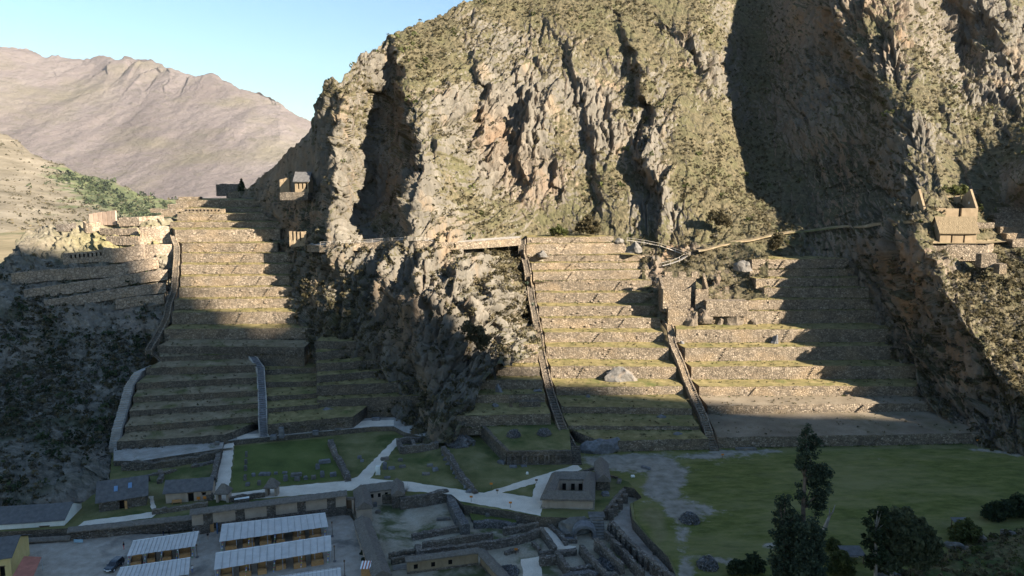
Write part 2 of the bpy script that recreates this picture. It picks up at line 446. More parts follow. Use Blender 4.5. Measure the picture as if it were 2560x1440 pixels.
    simple('dark_gap', (0.012, 0.011, 0.010), 1.0, 0.0)
    simple('metal_pole', (0.35, 0.36, 0.37), 0.5, 0.5)
    simple('white_paint', (0.72, 0.72, 0.70), 0.6, 0.4, 0.08)
    simple('red_roof', (0.40, 0.14, 0.09), 0.75, 0.25, 0.18, 0.8)
    simple('maroon_paint', (0.16, 0.03, 0.025), 0.7)
    simple('blue_door', (0.10, 0.15, 0.24), 0.7)
    simple('sign_orange', (0.55, 0.19, 0.03), 0.7)
    simple('blue_panel', (0.13, 0.22, 0.34), 0.4, 0.5)
    simple('teal_panel', (0.25, 0.38, 0.46), 0.5, 0.4)
    simple('rubber', (0.02, 0.02, 0.02), 0.8)
    simple('car_paint', (0.022, 0.028, 0.036), 0.25, 0.6, 0.1)
    simple('car_glass', (0.012, 0.014, 0.017), 0.06, 0.7, 0.1)
    simple('chrome', (0.55, 0.56, 0.58), 0.25, 0.6, 0.1)
    simple('skin', (0.30, 0.17, 0.11), 0.7)
    simple('hair', (0.015, 0.012, 0.010), 0.7)
    for nme, c in (('black', (0.018, 0.018, 0.02)), ('navy', (0.03, 0.045, 0.11)), ('white', (0.65, 0.65, 0.66)), ('red', (0.42, 0.05, 0.05)), ('tan', (0.36, 0.30, 0.24)), ('blue', (0.05, 0.13, 0.42)), ('yellow', (0.6, 0.45, 0.06)), ('green', (0.06, 0.28, 0.09))):
        simple('cloth_' + nme, c, 0.9, 0.1)
    # boulders
    t = NT('boulder', 0.92, 0.2)
    c = t.ramp(t.noise(0.7, 8, None, 0.65), [(0.3, (0.085, 0.077, 0.068)), (0.5, (0.145, 0.132, 0.115)), (0.72, (0.22, 0.20, 0.175))])
    c = t.mix(t.ramp(t.noise(0.3, 4), [(0.55, 0), (0.7, 0.5)]), c, (0.33, 0.24, 0.16))
    t.color(c); t.bump(t.noise(1.6, 8, None, 0.7), 0.9, 0.25); MT['boulder'] = t.m
    t = NT('rough_rock', 0.92, 0.2)
    c = t.ramp(t.noise(0.5, 9, None, 0.7), [(0.3, (0.07, 0.056, 0.042)), (0.5, (0.15, 0.12, 0.088)), (0.72, (0.25, 0.20, 0.145))])
    t.color(c); t.bump(t.noise(1.1, 9, None, 0.75), 1.0, 0.7); MT['rough_rock'] = t.m
    t = NT('dark_boulder', 0.92, 0.2)
    c = t.ramp(t.noise(0.9, 8, None, 0.65), [(0.3, (0.09, 0.088, 0.088)), (0.55, (0.165, 0.16, 0.16)), (0.75, (0.27, 0.265, 0.26))])
    t.color(c); t.bump(t.noise(1.6, 8, None, 0.7), 0.9, 0.2); MT['dark_boulder'] = t.m
    # foliage
    def leaf(name, a, b, d):
        t = NT(name, 0.75, 0.15)
        c = t.ramp(t.attr('tone'), [(0.0, a), (0.55, b), (1.0, d)])
        t.color(c)
        tr = t.n('ShaderNodeBsdfTranslucent'); t.put(tr.inputs['Color'], c); mx = t.n('ShaderNodeMixShader'); mx.inputs[0].default_value = 0.4
        t.t.links.new(t.b.outputs[0], mx.inputs[1]); t.t.links.new(tr.outputs[0], mx.inputs[2]); t.t.links.new(mx.outputs[0], t.t.nodes['Material Output'].inputs['Surface'])
        MT[name] = t.m
    leaf('leaf_scrub', (0.046, 0.04, 0.02), (0.095, 0.08, 0.042), (0.18, 0.145, 0.082))
    leaf('leaf_grey', (0.07, 0.063, 0.048), (0.122, 0.107, 0.08), (0.20, 0.176, 0.135))
    leaf('leaf_dark', (0.022, 0.032, 0.016), (0.045, 0.062, 0.028), (0.085, 0.10, 0.045))
    leaf('leaf_euc', (0.028, 0.040, 0.024), (0.06, 0.078, 0.046), (0.12, 0.14, 0.082))
    leaf('leaf_green', (0.045, 0.055, 0.017), (0.085, 0.095, 0.03), (0.15, 0.155, 0.055))
    leaf('leaf_willow', (0.05, 0.060, 0.030), (0.095, 0.105, 0.052), (0.155, 0.16, 0.085))
    simple('bark', (0.14, 0.105, 0.08), 0.9, 0.1, 0.35, 1.5)
    simple('pale_bark', (0.27, 0.23, 0.19), 0.9, 0.1, 0.3, 1.5)
make_materials()

# ------------------------------------------------------------------ the setting: valley floor, mountains
gv = []; 
ground_o = mesh_obj('valley_ground', [(-6000, -1600, -3.0), (4000, -1600, -3.0), (4000, 6900, -3.0), (-6000, 6900, -3.0)], [(0, 1, 2, 3)], MT['valley_floor'])
tag(ground_o, kind='structure')

# measured depths (metres) of the massif: photo column, row, depth
CTRL = [
 # upper mountain
 (640,470,372),(700,420,345),(740,365,332),(790,300,326),(815,240,328),(835,205,326),(890,165,348),(940,130,360),(975,85,378),(1060,50,392),(1150,10,405),
 (620,540,372),(690,520,330),(760,470,316),(700,600,310),(765,545,300),(725,560,306),(830,560,277),(790,560,296),(850,240,312),(770,402,322),
 (800,600,281),(900,600,283),(920,540,310),(860,540,288),(1010,540,283),(1000,600,272),(1100,600,272),(1200,600,281),(1310,598,299),(1500,585,307),(1650,600,300),(1750,625,291),(1850,605,296),(1950,580,303),(2050,572,300),(2150,568,286),(2230,560,270),
 (800,450,310),(845,450,287),(900,450,318),(955,450,328),(1020,450,294),(1150,450,310),(1300,450,324),(1450,450,331),(1600,450,330),(1700,450,327),(1800,450,333),(1900,450,352),(2000,450,348),(2100,450,332),(2180,450,316),(2250,450,298),(2295,450,284),(2400,430,292),(2440,380,306),(2520,380,292),(2600,380,272),(2560,470,268),
 (850,310,307),(905,300,340),(955,300,352),(1040,300,320),(1200,300,338),(1350,300,345),(1500,300,354),(1700,300,360),(1800,300,370),(1900,300,400),(2000,300,372),(2100,300,354),(2200,300,334),(2265,300,316),(2350,280,322),(2480,250,350),(2600,260,352),
 (1100,130,372),(1300,130,381),(1500,130,390),(1700,130,401),(1800,130,412),(1880,130,445),(1980,130,412),(2080,130,384),(2160,130,362),(2235,130,348),(2300,130,354),(2390,130,405),(2470,130,388),(2600,130,398),
 (1200,0,410),(1400,0,416),(1600,0,426),(1800,0,445),(1880,0,480),(1960,0,452),(2060,0,398),(2200,0,378),(2300,0,392),(2350,0,436),(2430,0,418),(2600,0,432),
 (1200,-150,470),(1600,-150,480),(1900,-150,530),(2100,-150,440),(2300,-150,430),(2400,-150,470),(2700,-150,480),
 (2900,450,258),(2900,300,330),(2900,130,395),(2900,0,440),(2900,-150,490),(2900,620,244),(2900,800,218),(2900,1000,194),(2900,1130,182),
 # lower central cliff
 (690,640,312),(715,700,291),(760,800,266),(800,860,250),(880,880,243),(940,905,239),(1030,1000,225),(1060,1090,204),(1120,1105,201),(1145,1050,209),(1155,970,222),(1220,900,233),(1300,866,240),(1345,800,274),(1340,720,288),(1325,650,298),
 (820,700,272),(900,700,261),(1000,720,252),(1100,700,252),(1200,700,258),(1280,700,273),(900,800,249),(1000,800,243),(1080,850,232),(1180,800,243),(1260,800,254),(1050,950,226),(1100,1000,216),
 # right spur: left-facing wall and its sunny crest
 (2100,640,287),(2130,720,277),(2190,790,266),(2250,860,251),(2290,930,240),(2340,1000,225),(2440,1090,203),(2500,1130,197),(2600,1140,194),
 (2280,580,254),(2310,650,243),(2350,730,233),(2400,800,224),(2450,870,216),(2510,950,208),(2570,1030,200),(2640,1090,194),
 (2350,600,258),(2440,610,256),(2540,600,262),(2400,690,246),(2500,720,240),(2600,720,240),(2500,830,226),(2600,880,220),(2650,980,208),
 (2180,640,275),(2230,700,264),(2300,800,250),(2360,900,233),(2420,1000,217),(2350,540,262),(2450,530,268),(2540,520,276),
]
_f = rbf(CTRL)
_cx = np.arange(-240, 2961, 8.0); _cy = np.arange(-200, 1201, 8.0)
_CG = _f(*np.meshgrid(_cx, _cy))
def coarse(px, py):
    u = np.clip((px - _cx[0]) / 8.0, 0, len(_cx) - 1.001); v = np.clip((py - _cy[0]) / 8.0, 0, len(_cy) - 1.001)
    i = u.astype(int); j = v.astype(int); a = u - i; b = v - j
    return (_CG[j, i] * (1 - a) * (1 - b) + _CG[j, i + 1] * a * (1 - b) + _CG[j + 1, i] * (1 - a) * b + _CG[j + 1, i + 1] * a * b)
# rock buttresses: (line down the picture, recess/bulge in m, reach to the left, reach to the right)
SPURS = [
 ([(968, 95), (1000, 200), (1008, 330), (1034, 430), (1000, 500), (1022, 590)], 17, 70, 80),
 ([(885, 175), (820, 330), (850, 400), (800, 500), (800, 590)], 8, 30, 45),
 ([(1180, 120), (1200, 230), (1195, 335), (1180, 400)], 7, 28, 70),
 ([(1290, 160), (1310, 260), (1290, 340), (1310, 450), (1330, 520)], 5, 28, 60),
 ([(1440, 200), (1480, 320), (1490, 420), (1520, 560)], 7, 35, 70),
 ([(1545, 60), (1600, 190), (1612, 300), (1600, 400), (1650, 500), (1640, 590)], 13, 40, 80),
 ([(1640, 40), (1720, 110), (1770, 200)], 7, 40, 60),
 ([(1360, 40), (1420, 130), (1440, 200)], 4, 25, 50),
 ([(1075, 330), (1080, 420), (1110, 470)], 5, 22, 40),
 ([(1390, 380), (1400, 440), (1390, 500)], 5, 20, 40),
 ([(2060, 0), (2110, 130), (2170, 200), (2230, 330), (2170, 400), (2260, 520)], 12, 60, 80),
 ([(2330, 0), (2370, 110), (2420, 220), (2460, 260)], -14, 40, 30),
 ([(2470, 60), (2520, 180), (2555, 260)], 8, 30, 50),
 ([(2205, 30), (2215, 110)], 6, 24, 50),
 ([(2345, 230), (2370, 320), (2440, 480)], 5, 25, 35),
 ([(985, 620), (950, 720), (1000, 800)], 6, 40, 60),
 ([(1050, 640), (1050, 740), (1100, 790)], 7, 30, 60),
 ([(1130, 640), (1140, 740), (1190, 830)], 6, 26, 50),
 ([(1220, 650), (1210, 760), (1250, 860)], 6, 26, 50),
 ([(1040, 880), (1060, 1000), (1085, 1095)], 7, 26, 50),
 ([(790, 620), (775, 720), (790, 800)], 5, 26, 40),
 ([(2285, 575), (2330, 690), (2420, 830), (2520, 960), (2600, 1060)], 5, 50, 60),
 ([(2190, 640), (2230, 760), (2300, 900), (2400, 1040)], 4, 24, 40),
]
def spur_off(px, py):
    o = np.zeros(px.shape)
    wob = 16 * vnoise(py / 45.0, px / 60.0, s=5) + 9 * vnoise(py / 17.0, px / 25.0, s=9) + 4 * vnoise(py / 7.0, px / 9.0, s=12)
    for line, amp, wl, wr in SPURS:
        d, t = polydist(px + wob, py, line)
        (x0, y0), (x1, y1) = line[0], line[-1]
        along = ((px - x0) * (x1 - x0) + (py - y0) * (y1 - y0)) / ((x1 - x0) ** 2 + (y1 - y0) ** 2)
        fade = sstep(-0.15, 0.2, along) * (1 - sstep(0.8, 1.15, along))
        g_ = np.where(d < 0, 0.62 * np.exp(-np.abs(d) / wl), -0.72 * np.exp(-np.abs(d) / wr))
        o += amp * fade * g_ * (1 - np.exp(-(d / 11.0) ** 2)) ** 0.5
    return o
def world_grid(PX, PY, Y):
    u = (PX - 1280.0) / FPX; v = (720.0 - PY) / FPX
    dy = CP + v * SP
    return np.stack([u / dy * Y, Y, CAM_H + (-SP + v * CP) / dy * Y], -1)
CRAGS = [(850, 380, 60, 240, 1.0), (930, 330, 70, 260, 1.0), (1040, 400, 60, 170, 0.95), (1130, 300, 70, 130, 0.8), (1290, 300, 110, 170, 1.15), (1350, 430, 70, 80, 1.0), (1500, 330, 90, 190, 0.95), (1620, 400, 60, 220, 0.9), (1700, 120, 70, 60, 0.85), (1400, 120, 60, 60, 0.7), (1180, 90, 40, 60, 0.5), (1660, 560, 60, 60, 1.0), (1780, 170, 60, 80, 0.6),
 (720, 540, 90, 90, 0.9), (2060, 300, 110, 330, 0.75), (2180, 80, 170, 130, 1.1), (2270, 350, 70, 90, 1.1), (2450, 120, 170, 170, 1.1), (2230, 700, 110, 330, 0.95), (2330, 860, 90, 220, 0.9), (2450, 1000, 120, 150, 0.9), (1000, 850, 330, 330, 1.0), (2450, 800, 110, 150, 0.4)]
def massif(PX, PY):
    """surface of the massif: positions and the direction the rock relief follows"""
    Y = coarse(PX, PY) + spur_off(PX, PY)
    P = world_grid(PX, PY, Y)
    e = 14.0
    A = world_grid(PX + e, PY, coarse(PX + e, PY)) - world_grid(PX - e, PY, coarse(PX - e, PY))
    B = world_grid(PX, PY + e, coarse(PX, PY + e)) - world_grid(PX, PY - e, coarse(PX, PY - e))
    N = np.cross(A, B); N /= np.linalg.norm(N, axis=-1, keepdims=True)
    N = np.where(N[..., 1:2] > 0, -N, N)
    x, y, z = P[..., 0], P[..., 1], P[..., 2]
    # the strata dip to the right on the right, stand upright on the left
    lean = np.where(x > 10, 0.35, 0.1)
    a = x + lean * (z - 60) - 0.6 * y
    w1 = 3.0 * vnoise(x / 17.0, z / 17.0, y / 30.0, 3)
    w2 = 2.4 * vnoise(x / 6.0, z / 6.0, y / 8.0, 6)
    f1, c1 = facets((a + w1) / 7.0, (z + w1 + w2) / 17.0, 1, 1.0)
    f2, c2 = facets((a + 0.6 * w1 + w2) / 3.0, (z + y * .3 + w1 - w2) / 7.5, 2, 1.0)
    f3, c3 = facets((a + .5 * w2) / 1.3, (z + y * .3 + w2) / 2.9, 3, 1.0)
    big = fbm(x / 42.0, z / 60.0, y / 50.0, 3, 11)
    cr = np.zeros(x.shape)                                   # craggy or grassy stretches
    for cx, cy_, sx, sy, am in CRAGS: cr = np.maximum(cr, am * np.exp(-(np.abs((PX - cx) / sx) ** 3 + np.abs((PY - cy_) / sy) ** 3)))
    rough = np.clip(0.16 + 1.05 * cr * (0.85 + 0.9 * fbm(x / 22.0, z / 26.0, y / 30.0, 3, 21)) + 0.35 * fbm(x / 40.0, z / 30.0, y / 45.0, 2, 22), 0.12, 1.4)
    d = 2.6 * big + rough * (3.2 * f1 + 1.8 * f2 + 0.75 * f3) + 0.3 * fbm(x / 2.2, z / 2.2, y / 2.2, 3, 31)
    calm = 1 - 0.88 * np.exp(-(((PX - 2390) / 120.0) ** 4 + ((PY - 575) / 62.0) ** 4))   # levelled ground round the houses
    d = d * calm; rough = rough * calm
    d -= rough * (1.1 * np.exp(-c1 / 0.06) + 0.5 * np.exp(-c2 / 0.08))
    return P + N * d[..., None], rough
def sheet_mesh(name, PX, PY, mat, redf=None, skirt=0.0, vegbias=0.0):
    P, rough = massif(PX, PY)
    gr = np.cross(np.gradient(P, axis=1), np.gradient(P, axis=0)); gr /= np.linalg.norm(gr, axis=-1, keepdims=True) + 1e-9
    nz = np.abs(gr[..., 2])
    x, y, z = P[..., 0], P[..., 1], P[..., 2]
    gr = np.where(gr[..., 1:2] > 0, -gr, gr); lf = np.clip(-gr[..., 0] - 0.15, 0, 0.7)
    veg = 0.44 - 0.75 * lf + 1.05 * (nz - 0.42) + 0.55 * fbm(x / 30.0, z / 30.0, y / 40.0, 4, 41) + 0.55 * (0.75 - rough) + vegbias
    nr, nc = PX.shape
    V = P.reshape(-1, 3); F = grid_faces(nr, nc)
    veg = np.clip(veg, 0, 1); red = np.zeros(veg.shape) if redf is None else redf(PX, PY, P)
    red = np.clip(red + 0.5 * lf, 0, 1)
    va, ra = veg.ravel(), red.ravel()
    if skirt:
        back = P[0] + np.array([0, skirt, -skirt * 0.15])
        back2 = P[0] + np.array([0, skirt * 2.2, -skirt * 1.2])
        o = len(V)
        V = np.concatenate([V, back, back2]); va = np.concatenate([va, va[:nc], va[:nc]]); ra = np.concatenate([ra, ra[:nc], ra[:nc]])
        c = np.arange(nc - 1)
        F = np.concatenate([F, np.stack([c + 1, c, c + o, c + o + 1], 1), np.stack([c + o + 1, c + o, c + o + nc, c + o + nc + 1], 1)])
    ob = fast_mesh(name, V, F, mat, attrs={'veg': va, 'red': ra})
    tag(ob, kind='structure')
    return ob, P, veg
def lerp(xs, table):
    t = np.array(table, float)
    return np.interp(xs, t[:, 0], t[:, 1])
def red_of(PX, PY, P):
    g = lambda cx, cy_, sx, sy: np.exp(-(((PX - cx) / sx) ** 2 + ((PY - cy_) / sy) ** 2))
    r = 0.8 * g(730, 545, 60, 50) + 0.8 * g(2290, 760, 70, 140) + 0.6 * g(2100, 470, 80, 120) + 0.5 * g(1340, 460, 60, 60) + 0.5 * g(1240, 330, 50, 60) + 0.35 * g(1010, 800, 80, 80) + 0.5 * g(2150, 60, 150, 90) + 0.5 * g(2400, 950, 90, 120) + 0.6 * g(2230, 640, 60, 50)
    return np.clip(r, 0, 1)
SKY_L = [(560, 520), (600, 482), (640, 452), (700, 405), (735, 368), (770, 330), (785, 290), (800, 250), (812, 215), (830, 205), (850, 205), (875, 178), (905, 150), (940, 122), (975, 86), (1020, 66), (1060, 50), (1100, 34), (1150, 12), (1185, 2), (1230, -30), (1300, -90), (1400, -150), (2900, -150)]
cols = np.concatenate([np.arange(560, 2641, 1.9), np.arange(2643, 2900, 3.5)]); nr = 370
tp = lerp(cols, SKY_L) + 3.5 * vnoise(cols / 9.0, cols * 0, s=4) + 2 * vnoise(cols / 4.0, cols * 0, s=6)
bt = lerp(cols, [(560, 600), (640, 640), (690, 640), (700, 604), (1300, 602), (1330, 606), (1500, 600), (1560, 618), (1700, 690), (1800, 720), (1880, 690), (2080, 660), (2100, 640), (2240, 640), (2900, 640)])
tt = np.linspace(0, 1, nr)[:, None]
PX = np.repeat(cols[None], nr, 0); PY = tp[None] * (1 - tt) + bt[None] * tt
mount_o, MP, MVEG = sheet_mesh('mountain', PX, PY, MT['rock'], red_of, skirt=70)
# lower cliff between the two terrace flights
cols = np.arange(640, 1345, 2.2); nr = 230
bt = lerp(cols, [(640, 690), (690, 720), (740, 800), (790, 900), (900, 960), (1000, 1050), (1040, 1098), (1060, 1108), (1140, 1108), (1160, 1060), (1200, 980), (1250, 930), (1345, 890), (1372, 880)])
tt = np.linspace(0, 1, nr)[:, None]
PX = np.repeat(cols[None], nr, 0); PY = 601.0 * (1 - tt) + bt[None] * tt
cliff_o, LP, LVEG = sheet_mesh('lower_cliff', PX, PY, MT['rock'], red_of, vegbias=-0.05)
# right-hand spur below the houses
cols = np.concatenate([np.arange(2080, 2661, 2.2), np.arange(2664, 2900, 3.5)]); nr = 240
bt = lerp(cols, [(2080, 700), (2120, 760), (2200, 840), (2300, 990), (2400, 1100), (2450, 1135), (2660, 1180), (2900, 1200)])
PX = np.repeat(cols[None], nr, 0); tt = np.linspace(0, 1, nr)[:, None]; PY = 638.0 * (1 - tt) + bt[None] * tt
spur_o, RP, RVEG = sheet_mesh('right_spur', PX, PY, MT['rock'], red_of, vegbias=0.0)

# fort hill on the left
HILL = rbf([(-420,1320,150),(-420,1200,161),(-420,1000,206),(-420,820,250),(-420,750,280),(-160,1300,153.5),(0,1296,154.5),(100,1288,156.5),(200,1268,161),(258,1245,166.5),(0,1200,167),(100,1200,168),(200,1190,173),(245,1180,178),(-160,1200,166),(285,1135,198),(-160,1100,190),(0,1100,190),(150,1100,193),(250,1050,210),(330,930,241),(-160,900,240),(0,900,242),(150,900,248),(250,900,249),(370,870,262),
 (-160,760,272),(0,750,275),(200,750,280),(350,750,284),(430,750,284),(0,660,300),(100,645,305),(250,660,298),(400,640,301),(450,612,312),(-160,700,305),(60,592,318),(150,572,322),(250,578,322),(400,565,321),(440,550,332),(-100,690,305),(440,830,268),(400,850,262),(470,600,320),(470,680,302),(470,760,284)])
SKY_H = [(-420, 790), (-160, 730), (-60, 680), (0, 655), (30, 632), (48, 600), (70, 578), (110, 565), (160, 558), (220, 556), (330, 552), (440, 548), (480, 552)]
def hill_base(px, py): return HILL(px, py)
cols = np.concatenate([np.arange(-420, -161, 4.0), np.arange(-160, 481, 2.4)]); nr = 300
tp = lerp(cols, SKY_H) + 2.0 * vnoise(cols / 9.0, cols * 0, s=14)
bt = lerp(cols, [(-420, 1330), (-160, 1310), (0, 1306), (100, 1300), (200, 1288), (262, 1262), (285, 1180), (300, 1120), (340, 1010), (372, 905), (400, 880), (430, 800), (455, 730), (480, 640)])
tt = np.linspace(0, 1, nr)[:, None]
PX = np.repeat(cols[None], nr, 0); PY = tp[None] * (1 - tt) + bt[None] * tt
HPX, HPY = PX, PY
Y = hill_base(PX, PY)
P = world_grid(PX, PY, Y)
x, y, z = P[..., 0], P[..., 1], P[..., 2]
N = np.array([-0.25, -0.75, 0.6])
f1, c1 = facets((x + .4 * y) / 11.0, (z + .5 * y) / 14.0, 5); f2, c2 = facets((x + .4 * y) / 4.0, (z + .5 * y) / 5.0, 6); f3, c3 = facets((x + .4 * y) / 1.6, (z + .5 * y) / 2.0, 7)
edge = sstep(480, 420, PX) * 0.8 + 0.2
d = edge * (2.2 * fbm(x / 30, z / 25, y / 40, 3, 51) + 1.7 * f1 + 1.2 * f2 + 0.5 * f3 + 0.5 * fbm(x / 3.0, z / 3.0, y / 3.0, 3, 52))
P = P + N * d[..., None]
HP = P
hveg = np.clip(np.exp(-(((PX - 330) / 170) ** 2 + ((PY - 600) / 40) ** 2)) * 1.1, 0, 1)
g = lambda cx, cy_, sx, sy: np.exp(-(((PX - cx) / sx) ** 2 + ((PY - cy_) / sy) ** 2))
hred = np.clip(0.9 * g(360, 780, 70, 80) + 0.7 * g(60, 860, 70, 60) + 0.8 * g(250, 700, 160, 40) + 0.5 * g(230, 790, 120, 50) + 0.7 * g(170, 1280, 90, 40) + 0.5 * g(130, 610, 100, 40), 0, 1) * np.clip(0.5 + fbm(x / 9, z / 9, y / 9, 3, 53), 0.1, 1)
nr, nc = PX.shape
V = P.reshape(-1, 3); F = grid_faces(nr, nc); o = len(V)
back = P[0] + np.array([-8, 60, -8.0]); back2 = P[0] + np.array([-25, 140, -75.0])
V = np.concatenate([V, back, back2]); c = np.arange(nc - 1)
F = np.concatenate([F, np.stack([c + 1, c, c + o, c + o + 1], 1), np.stack([c + o + 1, c + o, c + o + nc, c + o + nc + 1], 1)])
ex = lambda a: np.concatenate([a.ravel(), a[0], a[0]])
hill_o = fast_mesh('fort_hill', V, F, MT['hill'], attrs={'veg': ex(hveg), 'red': ex(hred)})
tag(hill_o, kind='structure')

# far mountain across the valley
SKY_F = [(-400, 160), (-200, 128), (0, 116), (40, 118), (75, 124), (110, 142), (150, 140), (200, 149), (225, 148), (248, 137), (275, 142), (295, 152), (312, 141), (345, 148), (380, 150), (410, 165), (450, 180), (490, 188), (530, 183), (560, 200), (600, 222), (650, 232), (700, 258), (735, 285), (770, 300), (900, 380), (1000, 440)]
cols = np.arange(-400, 1001, 2.6); nr = 190
tp = lerp(cols, SKY_F) + 2.5 * vnoise(cols / 13.0, cols * 0, s=24) + 1.5 * vnoise(cols / 5.0, cols * 0, s=26)
tt = np.linspace(0, 1, nr)[:, None]
PX = np.repeat(cols[None], nr, 0); PY = tp[None] * (1 - tt) + 505.0 * tt
sm = lerp(cols, [(-400, 150), (0, 118), (200, 140), (380, 155), (500, 185), (600, 218), (700, 258), (800, 320), (1000, 440)])[None]
FY = 5200 - 2300 * np.clip((PY - sm) / (505 - sm), 0, 1) ** 0.9 + 350 * np.sin(PX / 170.0) * (1 - np.clip((PY - sm) / (505 - sm), 0, 1))
P = world_grid(PX, PY, FY); x, y, z = P[..., 0], P[..., 1], P[..., 2]
wx = x + 260 * vnoise(x / 700.0, z / 420.0, None, 66) + 90 * vnoise(x / 210.0, z / 160.0, None, 67)
gul = ridged(wx / 900.0, z / 620.0, y / 2500.0, 6, 61, 0.55) * np.clip(0.55 + 0.9 * vnoise(x / 900.0, z / 500.0, None, 68), 0.1, 1.2)
dd = 62 * gul + 30 * fbm(x / 120, z / 160, y / 400, 4, 62) + 150 * fbm(x / 1500, z / 700, None, 2, 63)
crag = np.exp(-(((PX - 330) / 130) ** 2 + ((PY - 190) / 40) ** 2))
fc, cc = facets((x + 0.5 * z) / 90.0, z / 220.0, 8)
dd += crag * 75 * fc
dd *= sstep(0.0, 0.05, tt)
P = P + np.array([0, -0.7, 0.25]) * dd[..., None]
V = P.reshape(-1, 3); F = grid_faces(*PX.shape); nc = PX.shape[1]; o = len(V)
V = np.concatenate([V, P[0] + np.array([0, 900, -500.0])]); c = np.arange(nc - 1)
F = np.concatenate([F, np.stack([c + 1, c, c + o, c + o + 1], 1)])
far_o = fast_mesh('far_mountain', V, F, MT['far_slope'], smooth=True); tag(far_o, kind='structure')

# nearer valley side with fields
NEAR = rbf([(-400,250,2600),(-200,290,2500),(0,325,2450),(60,360,2400),(150,405,2350),(250,440,2300),(350,475,2250),(450,500,2250),(560,520,2300),(660,520,2400),(0,450,1900),(200,500,1900),(300,530,1800),(0,560,1300),(100,560,1450),(-200,450,1800),(-200,620,1000),(0,660,1000),(120,600,1300),(300,580,1500),(420,550,1800),(660,560,2000),(-400,640,900)])
SKY_N = [(-400, 240), (-200, 285), (0, 330), (40, 350), (75, 382), (110, 398), (150, 412), (190, 432), (230, 440), (290, 456), (340, 480), (420, 500), (500, 508), (700, 512)]
cols = np.arange(-400, 701, 3.0); nr = 110
tp = lerp(cols, SKY_N) + 3 * vnoise(cols / 16.0, cols * 0, s=34)
tt = np.linspace(0, 1, nr)[:, None]
PX = np.repeat(cols[None], nr, 0); PY = tp[None] * (1 - tt) + lerp(cols, [(-400, 690), (0, 690), (60, 640), (300, 600), (700, 570)])[None] * tt
P = world_grid(PX, PY, NEAR(PX, PY)); x, y, z = P[..., 0], P[..., 1], P[..., 2]
dd = 14 * fbm(x / 130, y / 130, z / 90, 5, 71)
crag = np.exp(-((PY - tp[None] - 6) / 16) ** 2) * np.clip(vnoise(PX / 60, PY / 60, s=72) + 0.5, 0, 1)
fc, cc = facets(x / 22.0, z / 26.0, 9); dd += 16 * crag * fc
P = P + np.array([0, -0.8, 0.4]) * dd[..., None]
NP_, NPX, NPY = P, PX, PY
gcol = np.clip(0.32 + 0.5 * np.exp(-(((PY - (390 + 0.32 * PX)) / 55) ** 2)) * sstep(60, 200, PX) - 0.2 * sstep(200, 0, PX), 0, 1)
V = P.reshape(-1, 3); F = grid_faces(*PX.shape); nc = PX.shape[1]; o = len(V)
V = np.concatenate([V, P[0] + np.array([0, 250, -150.0])]); c = np.arange(nc - 1)
F = np.concatenate([F, np.stack([c + 1, c, c + o, c + o + 1], 1)])
near_o = fast_mesh('valley_hillside', V, F, MT['valley_slope'], smooth=True, attrs={'veg': np.concatenate([gcol.ravel(), gcol[0]])}); tag(near_o, kind='structure')

# the mountain on the other side of the town, behind the viewpoint: its shadow lies over the valley floor
hd = Vector((math.sin(SUN_AZ), -math.cos(SUN_AZ), 0)); e1 = Vector((math.cos(SUN_AZ), math.sin(SUN_AZ), 0))
W0 = 640.0; TE = math.tan(SUN_EL)
EDGE = [(2700, 1075, 198), (2560, 1050, 203), (2300, 1030, 222), (1900, 1018, 221), (1650, 985, 226), (1500, 960, 231), (1280, 925, 231), (1120, 860, 232), (960, 800, 247), (740, 800, 270), (600, 790, 274), (480, 770, 280), (430, 735, 286), (330, 665, 297), (270, 615, 310), (215, 575, 322)]
prof = []
for (a, b, Yd) in EDGE:
    p = at(a, b, Yd)
    prof.append((p.dot(e1), p.z + (W0 - p.dot(hd)) * TE))
prof = [(a - 5, b - 14) if a < 186 else (a, b) for a, b in prof]
prof.sort()
q = np.array([p[0] for p in prof]); h = np.array([p[1] for p in prof])
h = np.maximum.accumulate(h[::-1])[::-1]
qs = np.concatenate([np.linspace(-420, q[0] - 6, 60), np.linspace(q[0], q[-1], 60), np.linspace(q[-1] + 6, 640, 60)])
hs = np.interp(qs, q, h)
left = qs < q[0]; hs[left] = h[0] + np.minimum((q[0] - qs[left]) * 1.2, 60) - np.clip(q[0] - 180 - qs[left], 0, 900) * 1.35 + 8 * vnoise(qs[left] / 120, qs[left] * 0, s=81)
rt = qs > q[-1]; hs[rt] = h[-1] - np.minimum(np.clip(qs[rt] - q[-1] - 25, 0, 900) * 0.9, 290) + 20 * vnoise(qs[rt] / 120, qs[rt] * 0, s=82) * sstep(0, 80, qs[rt] - q[-1])
hs += 2.0 * vnoise(qs / 9.0, qs * 0, s=83)
rows = []
for k, (fw, fh) in enumerate(((-420, 0.0), (-300, 0.2), (-180, 0.5), (-80, 0.8), (0, 1.0), (160, 0.85), (420, 0.5), (900, 0.0))):
    nzv = 18 * vnoise(qs / 60 + k * 7, qs * 0 + k, s=84) * (0 if fh in (0, 1.0) else 1)
    rows.append(np.stack([e1.x * qs + hd.x * (W0 + fw + nzv), e1.y * qs + hd.y * (W0 + fw + nzv), np.maximum(hs * fh + nzv, -4) if fh else np.full(qs.shape, -5.0)], -1))
P = np.array(rows)
back_o = fast_mesh('mountain_behind_town', P.reshape(-1, 3), grid_faces(len(rows), len(qs)), MT['hill'], attrs={'veg': np.full(P.shape[:2], 0.2), 'red': np.full(P.shape[:2], 0.2)}); tag(back_o, kind='structure')

